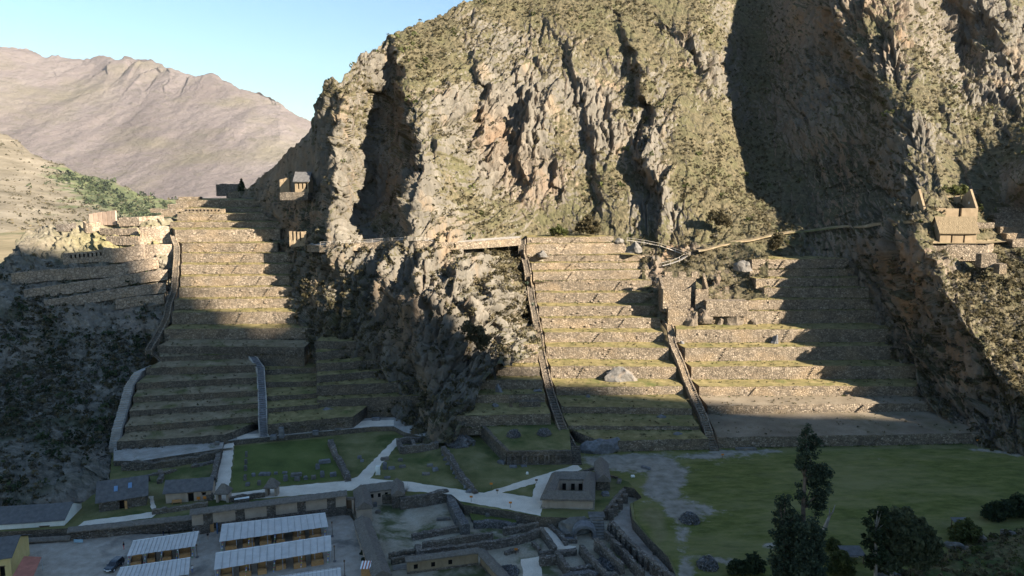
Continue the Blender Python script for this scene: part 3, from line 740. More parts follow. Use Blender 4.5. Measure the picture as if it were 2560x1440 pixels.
# ------------------------------------------------------------------ terraces
ORD = ['lowest', 'second', 'third', 'fourth', 'fifth', 'sixth', 'seventh', 'eighth', 'ninth', 'tenth', 'eleventh', 'twelfth', 'thirteenth', 'fourteenth', 'fifteenth', 'topmost']
TIERS = {
'M':(0.0,[(1500,1106,1772,1097,1131,1124),(1421,1062,1748,1068,1075,1077),(1404,1017,1730,1020,1034,1039),(1389,967,1707,967,990,988),(1377,915,1690,918,947,949),(1366,866,1671,871,898,901),(1362,831,1659,831,857,856),(1354,796,1651,796,822,822),(1348,765,1640,765,792,789),(1341,733,1636,732,758,758),(1338,704,1629,700,728,727),(1333,679,1626,675,703,697),(1329,658,1619,656,676,672),(1323,640,1623,636,655,654),(1316,610,1565,607,639,634),(1318,595,1534,590,609,606)]),
'R':(0.0,[(1794,1092,2444,1086,1121,1109),(1769,1014,2343,1008,1037,1030),(1748,967,2317,965,991,991),(1728,917,2288,915,950,948),(1712,870,2259,864,905,900),(1690,827,2247,820,858,856),(1690,781,2221,774,813,808),(1871,750,2190,747,776,772),(1910,722,2145,718,744,745),(1890,697,2120,694,718,716),(1875,674,2110,671,693,691),(1880,648,2095,648,673,671)]),
'L':(3.6,[(1149,1040,1377,1034,1068,1062),(1161,988,1363,984,1010,1007),(1155,952,1357,949,975,973),(1205,915,1349,918,941,941),(1228,886,1345,884,909,908),(1282,863,1345,860,881,880)]),
'W':(1.5,[(292,1106.5,561.5,1084,1124,1105),(313,1064,646,1042,1083,1057),(324,1026,646,1008,1042,1022),(333,993,645,975,1008,992),(341,959,643,942,975,960),(364,922,642,911,940,931),(400,889,622,887.5,905,898),(393,874,760,860,884,887)]),
'U':(None,[(411,829,760,815,850,848),(430.5,784,760,777,812,810),(436,753,747,742.5,775,770),(448,722,733,715,744,742),(451,694,722,687,716.5,713),(453,664,712,659,687,685),(455,636.6,694,631,657,657),(455,610.5,660,605,631,631),(439,576,667,572,607,604),(425,555,680,555,570,570),(444,536,690,532,553,552),(440,521,690,521,532,531),(440,501,690,499,519,519),(570,481,690,479,497,497)]),
'X':(3.4,[(669,1062,880,1042,1075,1055),(667,1021,792,1011,1034,1024),(664,992,791,982,1004,996),(662,957,790,951,971,966),(660,925.5,789,919,939,934),(656,900,789,896,912,907)]),
'Y':(3.2,[(793,1001,1033,991,1035,1024),(792,968,1004,952,991,982),(791,938,978,925.5,958,942),(791,908,938,901,930,920),(790,880,893,873,902,893),(789,853,860,853,873,873)]),
}
EXT = {'M': (0, 0), 'R': (0, 26), 'L': (24, 0), 'W': (0, 0), 'U': (0, 34), 'X': (0, 3), 'Y': (0, 30)}   # how far a wall runs on into the rock
SECT = {'M': 'between the two long stone stairways', 'R': 'on the wide flight below the right spur', 'L': 'on the short flight above the niched platform', 'W': 'on the lower left flight', 'U': 'on the upper left flight under the fort', 'X': 'between the dark stair and the cliff-foot terraces', 'Y': 'at the foot of the central cliff'}
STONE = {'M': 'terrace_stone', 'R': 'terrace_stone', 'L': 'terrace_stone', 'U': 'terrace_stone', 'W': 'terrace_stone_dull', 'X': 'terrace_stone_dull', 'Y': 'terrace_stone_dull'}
GEO = {}
def wall_strip(A, B, z0, z1, batter, step=0.55, amp=0.10, seed=0, rag=0.12):
    """front of a rough stone wall from A to B with an uneven crest; returns vertices and faces (grid)"""
    L = (B - A).length; n = max(2, int(L / step)); m = max(3, int((z1 - z0) / step) + 1)
    d = (B - A) / L; nrm = Vector((d.y, -d.x, 0))
    t = np.linspace(0, L, n + 1)[None].repeat(m + 1, 0); hh = np.linspace(0, 1, m + 1)[:, None].repeat(n + 1, 1)
    crest = z1 + rag * vnoise(t[0] / 0.9 + seed * 5, t[0] * 0, s=seed % 40) + rag * 1.2 * vnoise(t[0] / 9.0 + seed * 3, t[0] * 0, s=seed % 37)
    zz = z0 + (crest[None] - z0) * hh
    off = batter * (z1 - z0) * hh
    dsp = amp * (vnoise(t / 0.7, zz / 0.6, s=(seed + 1) % 40) + 0.8 * vnoise(t / 2.4, zz / 1.8, s=(seed + 2) % 40)) + 0.18 * vnoise(t / 14.0, hh * 0, s=(seed + 3) % 40)
    x = A.x + d.x * t - nrm.x * off + nrm.x * dsp
    y = A.y + d.y * t - nrm.y * off + nrm.y * dsp
    return np.stack([x, y, zz], -1), m + 1, n + 1
def terrace(sec, i, tier, nxt, zb):
    xl, ytl, xr, ytr, ybl, ybr = tier
    el, er = EXT[sec]
    sl = (ybr - ybl) / (xr - xl)
    xl2, xr2 = xl - el, xr + er
    A = G(xl2, ybl - sl * el, zb); B = G(xr2, ybr + sl * er, zb)
    Ym = (G(xl, ybl, zb).y + G(xr, ybr, zb).y) / 2
    zt = zrow((ytl + ytr) / 2, Ym)
    if nxt:
        s2 = (nxt[5] - nxt[4]) / (nxt[2] - nxt[0])
        C = G(min(nxt[0], xl) if abs(nxt[0] - xl) > 60 else nxt[0], nxt[4], zt); D = G(max(nxt[2], xr) if nxt[2] < xr - 60 else nxt[2], nxt[5], zt)
        if nxt[0] > xl + 60: C = G(xl + 8, nxt[4] - s2 * (nxt[0] - xl), zt)
        if nxt[2] < xr - 60: D = G(xr - 4, nxt[5] + s2 * (xr - nxt[2]), zt)
        if er: D = D + (D - C).normalized() * 6
        if el: C = C + (C - D).normalized() * 6
    else:
        C = A + Vector((0, 9, 0)); D = B + Vector((0, 9, 0))
    nb = Vector((0, 1.6, 0))
    back_l = C + nb; back_r = D + nb
    GEO[(sec, i)] = dict(A=A, B=B, zb=zb, zt=zt, C=C, D=D)
    P, m, n = wall_strip(A, B, zb - (2.6 if i == 0 else 4.6 if (sec == 'W' and i == 7) else 0.5), zt, 0.05, 0.6, 0.09, seed=hash(sec) % 7 + i * 3 + 1)
    V = [P.reshape(-1, 3)]; F = [grid_faces(m, n)]
    base = m * n
    # ends and back close the body; they run down below the next ledge
    tl, tr, bl, br = P[-1, 0], P[-1, -1], P[0, 0], P[0, -1]
    cl = np.array([back_l.x, back_l.y, zt - 0.02]); cr = np.array([back_r.x, back_r.y, zt - 0.02])
    cl0 = cl.copy(); cl0[2] = zb - 1.2; cr0 = cr.copy(); cr0[2] = zb - 1.2
    V.append(np.array([tl, tr, bl, br, cl, cr, cl0, cr0]))
    F.append(np.array([[0, 4, 6, 2], [1, 3, 7, 5], [4, 5, 7, 6]]) + base)
    nm = 'stone_terrace'
    idx = ORD[i] if (i < len(TIERS[sec][1]) - 1) else 'topmost'
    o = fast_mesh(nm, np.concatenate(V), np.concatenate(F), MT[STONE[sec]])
    tag(o, '%s stone terrace from the bottom, %s' % (idx, SECT[sec]) if idx != 'topmost' else 'topmost stone terrace %s' % SECT[sec], 'terrace', 'stone terrace walls climbing the hillside')
    if sec in 'MRU': wall_stones(o, GEO[(sec, i)], i * 13 + ord(sec), 5 if sec != 'M' else 7, (0.7, 2.2))
    # the ledge on top
    k = max(4, int((B - A).length / 1.2)); r = 5
    rows = []
    for a in range(r + 1):
        f = a / r
        row = []
        for b in range(k + 1):
            g_ = b / k
            p0 = P[-1, int(round(g_ * (n - 1)))]
            p1 = np.array(back_l) * (1 - g_) + np.array(back_r) * g_
            p = p0 * (1 - f) + p1 * f
            p[2] = zt - 0.03 + 0.10 * vnoise(p[0] / 2.0, p[1] / 2.0, s=91) + (0.35 * f ** 3) - (0.03 if a == 0 else 0)
            row.append(p)
        rows.append(row)
    rows = np.array(rows)
    gm = 'ledge_dirt' if sec == 'W' and i in (0, 1, 2, 3, 4, 5, 6, 7) else 'ledge_grass'
    if sec == 'R' and i in (0, 1): gm = 'plough'
    fast_mesh('ledge', rows.reshape(-1, 3), grid_faces(r + 1, k + 1), MT[gm], o)
    return zt
TUFT = []
def wall_stones(o, g_, seed, n, sizes):
    """large facing stones and projecting step stones that stand out from the small masonry"""
    rs = random.Random(seed); d = (g_['B'] - g_['A']); L = d.length; d = d / L; nx = Vector((d.y, -d.x, 0)); H = g_['zt'] - g_['zb']
    for k in range(n):
        w, h = rs.uniform(*sizes), rs.uniform(0.45, 0.9); t = rs.uniform(0.04, 0.94) * L; z = g_['zb'] + rs.uniform(0.2, max(0.3, H - h - 0.3))
        c = g_['A'] + d * t - nx * (0.05 * (z - g_['zb'])); pts = []
        for ang in range(7):
            a = 2 * math.pi * ang / 7 + 0.3; q = 1 + rs.uniform(-.16, .16)
            pts.append((w / 2 * math.cos(a) * q, h / 2 * math.sin(a) * q))
        V = [c + d * x + nx * 0.05 + Vector((0, 0, z + h / 2 + y - c.z)) for x, y in pts] + [c + d * x * .86 + nx * (0.22 + rs.uniform(0, .08)) + Vector((0, 0, z + h / 2 + y * .86 - c.z)) for x, y in pts]
        mesh_obj('facing_stone', V, [tuple(range(13, 6, -1))[::-1]] + [(i, (i + 1) % 7, (i + 1) % 7 + 7, i + 7) for i in range(7)], MT['fitted_stone'], o)
    if H > 2.4:
        t0 = rs.uniform(0.15, 0.75) * L
        for k in range(5):
            c = g_['A'] + d * (t0 + k * 0.55); zz = g_['zb'] + 0.35 + k * (H - 0.9) / 4
            V = [c + d * x + nx * y + Vector((0, 0, zz - c.z + z)) for z in (0, .22) for (x, y) in ((-.25, -.2), (.25, -.2), (.25, .5), (-.25, .5))]
            mesh_obj('step_stone', V, [(3, 2, 1, 0), (4, 5, 6, 7), (0, 1, 5, 4), (1, 2, 6, 5), (2, 3, 7, 6), (3, 0, 4, 7)], MT['terrace_stone'], o)
last = 0
for sec in ('M', 'R', 'L', 'W', 'U', 'X', 'Y'):
    z0, ts = TIERS[sec]
    zb = last if z0 is None else z0
    for i, t in enumerate(ts):
        zb = terrace(sec, i, t, ts[i + 1] if i + 1 < len(ts) else None, zb)
    last = zb

# tufts of grass along the feet of the walls and over the ledges
_rt = np.random.RandomState(17)
_C = {'g': [], 's': []}
for (sec, i), g_ in GEO.items():
    L_ = (g_['B'] - g_['A']).length; n = int(L_ * 1.6)
    a, b = np.array(g_['A']), np.array(g_['B'])
    f = _rt.uniform(0, 1, n); p = a[None] * (1 - f[:, None]) + b[None] * f[:, None]
    p[:, 1] -= _rt.exponential(0.35, n) + 0.12; p[:, 2] = g_['zb'] + 0.02
    keep = vnoise(p[:, 0] / 6.0, p[:, 1] / 6.0, s=23) > -0.25
    _C['g' if sec in 'MLR' else 's'].append(p[keep])
    c_, d_ = np.array(g_['C']), np.array(g_['D']); n2 = int(L_ * 1.1)
    f = _rt.uniform(0.02, 0.98, n2)[:, None]; h_ = _rt.uniform(0.08, 0.95, n2)[:, None]
    p = (a * (1 - f) + b * f) * (1 - h_) + (c_ * (1 - f) + d_ * f) * h_; p[:, 2] = g_['zt'] + 0.02
    _C['s'].append(p)

# ------------------------------------------------------------------ scrub on the slopes: nobody could count it
def leaf_cloud(C, R, K, leaf, rs, flat=0.75, tone=None, droop=0.0):
    """C (n,3) centres, R (n,) radii -> K leaf clumps (quads) in each; returns V, F, tone"""
    n = len(C)
    d = rs.normal(size=(n, K, 3)); d /= np.linalg.norm(d, axis=-1, keepdims=True)
    r = rs.uniform(0.45, 1.0, (n, K, 1)) ** 0.6
    p = C[:, None] + d * r * R[:, None, None] * np.array([1, 1, flat])
    p[..., 2] += R[:, None] * flat * 0.45
    a = rs.normal(size=(n, K, 3)); a /= np.linalg.norm(a, axis=-1, keepdims=True)
    if droop: a[..., 2] -= droop; a /= np.linalg.norm(a, axis=-1, keepdims=True)
    b = np.cross(a, rs.normal(size=(n, K, 3))); b /= np.linalg.norm(b, axis=-1, keepdims=True) + 1e-9
    s = (leaf * R)[:, None, None] * rs.uniform(0.6, 1.3, (n, K, 1))
    a = a * s; b = b * s * 0.6
    q = np.stack([p - a - b * 0.3, p + a * 0.1 - b, p + a + b * 0.2, p - a * 0.1 + b], 2)
    V = q.reshape(-1, 3); F = np.arange(len(V)).reshape(-1, 4)
    t0 = rs.uniform(0.1, 0.9, n) if tone is None else tone
    t = np.clip(t0[:, None] + rs.uniform(-0.25, 0.25, (n, K)), 0, 1)
    return V, F, np.repeat(t.ravel(), 4)
def scatter(name, P, weight, n, rmin, rmax, mat, seed, K=16, leaf=0.5, flat=0.75, power=2.0):
    rs = np.random.RandomState(seed)
    w = weight.ravel().copy(); w = np.maximum(w, 0); w /= w.sum()
    idx = rs.choice(len(w), n, p=w)
    C = P.reshape(-1, 3)[idx] + rs.normal(size=(n, 3)) * 0.25
    R = rmin + (rmax - rmin) * rs.uniform(0, 1, n) ** power
    V, F, t = leaf_cloud(C, R, K, leaf, rs, flat)
    o = fast_mesh(name, V, F, MT[mat], attrs={'tone': t})
    tag(o, kind='stuff'); return o
def area_w(P):
    a = np.linalg.norm(np.cross(np.gradient(P, axis=1), np.gradient(P, axis=0)), axis=-1)
    return np.minimum(a, np.percentile(a, 97))
x_, z_ = MP[..., 0], MP[..., 2]
clump = np.clip(0.5 + 1.4 * fbm(x_ / 22, z_ / 22, MP[..., 1] / 30, 3, 101), 0, 2)
SKYK = np.ones(MP.shape[:2]); SKYK[:2] = 0.2
scatter('mountain_scrub', MP, area_w(MP) * (MVEG ** 1.5 + 0.03) * clump * SKYK, 20000, 0.25, 1.0, 'leaf_scrub', 3, 12, 0.6)
scatter('mountain_grey_scrub', MP, area_w(MP) * (0.25 + MVEG) * (2 - clump) * SKYK, 9000, 0.25, 0.8, 'leaf_grey', 4, 10, 0.65)
scatter('mountain_green_scrub', MP, area_w(MP) * MVEG ** 2 * clump ** 3 * SKYK, 380, 0.5, 1.9, 'leaf_green', 5, 18, 0.45)
scatter('cliff_scrub', LP, area_w(LP) * (0.15 + LVEG), 3000, 0.35, 1.5, 'leaf_scrub', 6, 16, 0.5)
scatter('cliff_grey_scrub', LP, area_w(LP) * (0.2 + LVEG), 2200, 0.3, 1.2, 'leaf_grey', 7, 12, 0.55)
scatter('spur_scrub', RP, area_w(RP) * (0.05 + RVEG ** 1.5), 2600, 0.4, 1.6, 'leaf_scrub', 8, 16, 0.5)
scatter('spur_grey_scrub', RP, area_w(RP) * (0.1 + RVEG), 2000, 0.3, 1.1, 'leaf_grey', 9, 12, 0.55)
_hw = area_w(HP) * np.clip(0.35 + 1.2 * fbm(HP[..., 0] / 18, HP[..., 2] / 14, HP[..., 1] / 25, 3, 103), 0.02, 2) * (1 - 0.85 * hred) * sstep(640, 760, HPY)
scatter('hill_scrub', HP, _hw, 1000, 0.4, 1.8, 'leaf_dark', 10, 18, 0.45)
scatter('hill_grey_scrub', HP, _hw, 4200, 0.25, 1.0, 'leaf_grey', 11, 12, 0.55)
scatter('hill_dry_scrub', HP, _hw, 2600, 0.3, 1.2, 'leaf_scrub', 12, 14, 0.55)
# groves on the valley side, far off
_vw = np.clip(gcol - 0.3, 0, 1) * np.clip(0.4 + 1.6 * fbm(NP_[..., 0] / 90, NP_[..., 1] / 90, None, 3, 104), 0, 2) + 0.004
scatter('valley_scrub', NP_, 0.3 + np.clip(fbm(NP_[..., 0] / 60, NP_[..., 1] / 60, None, 3, 105), 0, 1), 3500, 1.2, 5, 'leaf_scrub', 14, 8, 0.7, 0.8, 2.5)
scatter('valley_treeline', NP_, _vw, 800, 3, 10, 'leaf_dark', 13, 14, 0.55, 1.1, 2.0)

for _k, _nm, _mt in (('g', 'ledge_grass_tufts', 'leaf_green'), ('s', 'ledge_dry_tufts', 'leaf_scrub')):
    _c = np.concatenate(_C[_k]); V, F, t = leaf_cloud(_c, _rt.uniform(0.12, 0.42, len(_c)), 9, 0.6, _rt, 0.7)
    tag(fast_mesh(_nm, V, F, MT[_mt], attrs={'tone': t}), kind='stuff')

# ------------------------------------------------------------------ plaza, yards, paths
ZM, ZR = -2.2, -2.5       # market yard and sunken ruins lie below the plaza
def poly(name, pts, z, mat, drop=None, side=None, kind='structure', parent=None):
    ws = [G(a, b, z) for a, b in pts]
    if drop is None:
        rs_ = random.Random(len(pts) * 31 + int(pts[0][0])); out = []
        for i, w in enumerate(ws):
            v = ws[(i + 1) % len(ws)]; k = max(1, int((v - w).length / 1.1)); nn = Vector((-(v - w).y, (v - w).x, 0)).normalized()
            for j in range(k):
                p = w.lerp(v, j / k); out.append(p + nn * (rs_.uniform(-0.2, 0.2) if j else 0) )
        ws = out
        o = mesh_obj(name, ws, [tuple(range(len(ws)))], MT[mat], parent)
        if o.data.polygons[0].normal.z < 0: o.data.flip_normals()
    else:
        ar = sum(ws[i].x * ws[(i + 1) % len(ws)].y - ws[(i + 1) % len(ws)].x * ws[i].y for i in range(len(ws)))
        if ar < 0: ws = ws[::-1]
        mb = MB(); n = len(ws)
        mb.add(ws, [tuple(range(n))], 0)
        mb.add(ws + [Vector((w.x, w.y, drop)) for w in ws], [(i, i + n, (i + 1) % n + n, (i + 1) % n) for i in range(n)], 1)
        o = mb.build(name, [MT[mat], MT[side]], parent)
    if kind and parent is None: tag(o, kind=kind)
    return o
PLAT = [(-300, 1345), (180, 1320), (480, 1296), (860, 1250), (905, 1240), (1002, 1234), (1004, 1246), (1122, 1230), (1160, 1262), (1290, 1280), (1352, 1292), (1490, 1296), (1512, 1272), (1560, 1216), (1592, 1222), (1604, 1245), (1575, 1259), (1582, 1298), (1620, 1342), (1671, 1393), (1690, 1440), (1740, 1560), (2900, 1560), (2900, 1040), (-300, 1040)]
poly('plaza', PLAT, 0.0, 'dry_lawn', -3.1, 'terrace_stone_dull')
poly('market_yard', [(-300, 1600), (-300, 1352), (180, 1338), (480, 1334), (872, 1286), (905, 1330), (950, 1420), (990, 1600)], ZM, 'gravel', -3.1, 'gravel')
poly('ruin_ground', [(870, 1262), (1000, 1248), (1540, 1225), (1640, 1260), (1720, 1430), (1800, 1600), (970, 1600), (905, 1335)], ZR, 'ruin_floor', -3.05, 'ruin_floor')
poly('terrace_path', [(284, 1152), (352, 1152), (556, 1121), (560, 1104), (590, 1100), (760, 1084), (930, 1067), (985, 1066), (1010, 1080), (1080, 1098), (1130, 1090), (1130, 1040), (284, 1060)], 1.5, 'bare_earth', -0.3, 'terrace_stone_dull')
poly('upper_gravel_path', [(592, 1098), (760, 1082), (930, 1066), (985, 1064), (985, 1050), (930, 1050), (800, 1068), (690, 1082), (592, 1086)], 1.52, 'path')
poly('lower_gravel_path', [(292, 1142), (292, 1130), (470, 1108), (556, 1096), (558, 1106), (500, 1116), (400, 1130)], 1.52, 'bare_earth')
poly('paved_path', [(925, 1196), (1020, 1204), (1190, 1230), (1210, 1232), (1300, 1204), (1440, 1161), (1456, 1172), (1385, 1200), (1360, 1240), (1352, 1290), (1300, 1279), (1150, 1253), (1128, 1236), (1005, 1226), (905, 1212), (880, 1226), (570, 1254), (534, 1248), (556, 1122), (584, 1119), (572, 1235), (700, 1217), (860, 1202), (893, 1192), (988, 1096), (1006, 1096)], 0.03, 'path')
poly('ramp_path', [(556, 1122), (584, 1119), (586, 1100), (560, 1102)], 0.75, 'path')
poly('triangle_lawn', [(1255, 1232), (1340, 1208), (1330, 1243)], 0.05, 'dry_lawn')
poly('monument_lawn', [(588, 1116), (830, 1094), (878, 1194), (860, 1199), (700, 1213), (578, 1229)], 0.02, 'lawn')
poly('upper_lawn', [(840, 1093), (980, 1080), (985, 1093), (888, 1190), (882, 1188)], 0.02, 'dry_lawn')
poly('hut_path', [(190, 1318), (210, 1303), (380, 1280), (372, 1240), (384, 1240), (392, 1284), (380, 1294), (300, 1304)], 0.03, 'path')
poly('ruin_walk', [(1336, 1292), (1356, 1290), (1416, 1362), (1440, 1366), (1440, 1372), (1385, 1374), (1352, 1322)], ZR + 0.03, 'path')
poly('ruin_square', [(1302, 1398), (1338, 1393), (1388, 1384), (1390, 1392), (1346, 1402), (1366, 1470), (1312, 1470)], ZR + 0.03, 'path')
poly('corridor_floor', [(1560, 1270), (1572, 1262), (1580, 1300), (1618, 1344), (1668, 1396), (1690, 1450), (1700, 1470), (1640, 1470), (1545, 1330), (1530, 1300)], ZR + 0.03, 'gravel')
poly('sunken_lawn', [(1160, 1262), (1288, 1280), (1292, 1312), (1180, 1300), (1172, 1280)], ZR + 0.6, 'lawn', ZR - 0.1, 'ruin_stone')

# the great lawn: grass with trodden bare earth, one sheet
def lawn_material():
    t = NT('great_lawn', 0.95, 0.1)
    g_ = t.ramp(t.noise(0.16, 9, t.scaled((1, 2.4, 1)), 0.75), [(0.32, (0.055, 0.066, 0.017)), (0.5, (0.112, 0.117, 0.030)), (0.68, (0.195, 0.175, 0.058))])
    g_ = t.mix(t.ramp(t.noise(0.045, 9, t.scaled((0.6, 1.8, 1)), 0.78), [(0.45, 0), (0.62, 0.8)]), g_, (0.20, 0.175, 0.075))
    e = t.ramp(t.noise(0.4, 6), [(0.3, (0.17, 0.145, 0.11)), (0.7, (0.33, 0.285, 0.23))])
    k = t.math('ADD', t.attr('bare'), t.math('MULTIPLY', t.math('SUBTRACT', t.noise(0.10, 10, None, 0.78), 0.5), 2.9))
    c = t.mix(t.ramp(k, [(0.38, 0), (0.68, 0.95)]), g_, e)
    k2 = t.math('ADD', t.attr('dry'), t.math('MULTIPLY', t.math('SUBTRACT', t.noise(0.12, 6), 0.5), 0.9))
    c = t.mix(t.ramp(k2, [(0.4, 0), (0.75, 0.8)]), c, t.ramp(t.noise(0.5, 5), [(0.3, (0.13, 0.11, 0.05)), (0.7, (0.24, 0.195, 0.10))]))
    t.color(c); t.bump(t.noise(1.6, 6), 0.5, 0.2); return t.m
MT['great_lawn'] = lawn_material()
cols = np.arange(1440, 2761, 5.0); rws = np.arange(1122, 1500, 2.5)
PX, PY = np.meshgrid(cols, rws)
leftx = np.interp(PY, [1122, 1170, 1205, 1245, 1259, 1298, 1342, 1393, 1440, 1500], [1440, 1460, 1572, 1606, 1582, 1588, 1626, 1677, 1696, 1722])
PXc = np.maximum(PX, leftx)
b_ = (-SP + (720 - PY) / FPX * CP) / (CP + (720 - PY) / FPX * SP)
Yg = -CAM_H / b_
Xg = (PXc - 1280) / FPX / (CP + (720 - PY) / FPX * SP) * Yg
def blob(cx, cy_, sx, sy, a=1.0, rot=0.0):
    dx, dy = PXc - cx, PY - cy_
    u = dx * math.cos(rot) + dy * math.sin(rot); v = -dx * math.sin(rot) + dy * math.cos(rot)
    return a * np.exp(-((u / sx) ** 2 + (v / sy) ** 2))
bare = blob(1545, 1158, 110, 20) + blob(1670, 1185, 45, 34) + blob(1655, 1225, 48, 36) + blob(1790, 1140, 100, 11) + blob(1600, 1150, 60, 18, .8) + blob(1690, 1275, 32, 22, .75) + blob(1765, 1275, 60, 24, .6) + blob(1700, 1340, 32, 55, .75) + blob(1715, 1420, 22, 30, .75) + blob(1830, 1405, 90, 14, .8, 0.1) + blob(1880, 1128, 120, 6, .7) + blob(1925, 1365, 30, 10, .5) + blob(2500, 1130, 90, 6, .9, 0.1)
dryv = blob(1620, 1290, 40, 30, .7) + blob(1980, 1124, 250, 8, .5) + blob(1650, 1330, 30, 60, .6) + blob(1560, 1200, 40, 20, .4)
zz = 0.03 + 0.10 * fbm(Xg / 9, Yg / 9, None, 3, 95)
zz = np.maximum(zz, 0.012)
lawn_o = fast_mesh('lawn', np.stack([Xg, Yg, zz], -1).reshape(-1, 3), grid_faces(*PX.shape), MT['great_lawn'], smooth=True, attrs={'bare': np.clip(bare, 0, 1), 'dry': np.clip(dryv, 0, 1)})
tag(lawn_o, kind='structure')
# bank of the stream at the lower right
cols = np.arange(2180, 2781, 6.0); rws = np.arange(1290, 1561, 4.0)
PX, PY = np.meshgrid(cols, rws)
edge_y = np.interp(PX, [2180, 2260, 2330, 2400, 2480, 2560, 2780], [1480, 1430, 1395, 1372, 1345, 1318, 1280])
PY2 = edge_y + (1600 - edge_y) * ((PY - 1290) / 270.0) ** 1.2
b_ = (-SP + (720 - PY2) / FPX * CP) / (CP + (720 - PY2) / FPX * SP)
Yg = -CAM_H / b_; Xg = (PX - 1280) / FPX / (CP + (720 - PY2) / FPX * SP) * Yg
rise = np.clip((PY2 - edge_y) / 60.0, 0, 1)
zz = 0.05 + 2.2 * rise + 0.5 * fbm(Xg / 4, Yg / 4, None, 4, 97) * rise
bank_o = fast_mesh('riverbank_land', np.stack([Xg, Yg, zz], -1).reshape(-1, 3), grid_faces(*PX.shape), MT['scrub_ground'], smooth=True)
tag(bank_o, kind='structure'); BANK = np.stack([Xg, Yg, zz], -1)

# ------------------------------------------------------------------ rough stone walls
def stone_wall(name, label, pts, z0, h, th=0.9, mat='ruin_stone', cat='wall', group=None, rag=0.16, top=True, step=0.55, seed=1, world_pts=None, parent=None, cap=None, amp=0.10):
    """wall along measured points; pts give the crest line (top=True) or the foot line"""
    hs = h if hasattr(h, '__len__') else [h] * len(pts if world_pts is None else world_pts)
    if world_pts is None:
        W = [G(a, b, z0 + (hh if top else 0)) for (a, b), hh in zip(pts, hs)]
    else: W = world_pts
    z0s = z0 if hasattr(z0, '__len__') else [z0] * len(W)
    W = [Vector((w.x, w.y, 0)) for w in W]
    # resample
    ss = [0.0]
    for i in range(len(W) - 1): ss.append(ss[-1] + (W[i + 1] - W[i]).length)
    n = max(2, int(ss[-1] / step)); t = np.linspace(0, ss[-1], n + 1)
    x = np.interp(t, ss, [w.x for w in W]); y = np.interp(t, ss, [w.y for w in W]); hh = np.interp(t, ss, hs); z0 = np.interp(t, ss, z0s)
    dx, dy = np.gradient(x), np.gradient(y); L = np.hypot(dx, dy) + 1e-9; nx, ny = dy / L, -dx / L
    wv = vnoise(t / 1.1 + seed * 3.7, t * 0 + seed, s=seed % 40); wv2 = vnoise(t / 5.0 + seed * 1.3, t * 0 + seed, s=(seed + 5) % 40)
    crest = z0 + hh * (1 + 0 * t) + rag * (wv + 1.2 * wv2)
    m = max(2, int(np.max(hh) / 0.6) + 1)
    ring = []
    sgn = 1
    for k in range(m + 1):
        f = k / m; ring.append((-th / 2 * (1.06 - 0.1 * f), f))
    for k in range(m + 1):
        f = 1 - k / m; ring.append((th / 2 * (1.06 - 0.1 * f), f))
    R = len(ring); V = np.zeros((R, n + 1, 3))
    for r_, (o_, f) in enumerate(ring):
        zz_ = z0 - 0.3 + (crest - z0 + 0.3) * f
        j = amp * (vnoise(t / 0.6 + r_ * 3.1, zz_ / 0.5 + r_, s=(seed + 9) % 40)) + amp * vnoise(t / 0.33 + r_, zz_ / 0.3, s=(seed + 11) % 40)
        oo = o_ + j * (1 if o_ > 0 else -1)
        V[r_, :, 0] = x + nx * oo; V[r_, :, 1] = y + ny * oo; V[r_, :, 2] = zz_ + (amp * 0.8 * vnoise(t / 0.4 + r_ * 5, t * 0 + r_, s=(seed + 13) % 40) if 0.98 < f else 0)
    F = grid_faces(R, n + 1)
    e = [[r_ * (n + 1) for r_ in range(R)], [r_ * (n + 1) + n for r_ in range(R)][::-1]]
    me_v = V.reshape(-1, 3)
    o = mesh_obj(name, me_v.tolist(), F[:, ::-1].tolist() + e, MT[mat], parent)
    if parent is None: tag(o, label, cat, group, 'thing')
    return o
def boulder(name, label, p, sx, sy, sz, mat='boulder', seed=1, rz=0.0, cat='boulder', group=None, sub=3, cut=0.5, parent=None):
    bm = bmesh.new(); bmesh.ops.create_icosphere(bm, subdivisions=sub, radius=1.0)
    rnd = random.Random(seed)
    pl = [(Vector((rnd.uniform(-1, 1), rnd.uniform(-1, 1), rnd.uniform(-0.6, 1))).normalized(), rnd.uniform(cut, 0.95)) for _ in range(11)]
    for v in bm.verts:
        for n_, d_ in pl:
            e_ = v.co.dot(n_) - d_
            if e_ > 0: v.co -= n_ * e_
        q_ = v.co
        v.co = q_ * (1 + 0.09 * math.sin(q_.x * 5 + seed) * math.cos(q_.y * 6 + seed * 2) + 0.05 * math.sin(q_.z * 11 + seed))
        v.co = Vector((v.co.x * sx, v.co.y * sy, max(v.co.z, -0.35) * sz))
    me = bpy.data.meshes.new(name); bm.to_mesh(me); bm.free(); me.materials.append(MT[mat])
    o = bpy.data.objects.new(name, me); o.location = (p.x, p.y, p.z + 0.22 * sz); o.rotation_euler = (0, 0, rz)
    link(o, parent); mn = min(sx, sy, sz); jitter_mesh(o, 0.26 * mn, 1.1 / mn, seed)
    if parent is None: tag(o, label, cat, group)
    return o

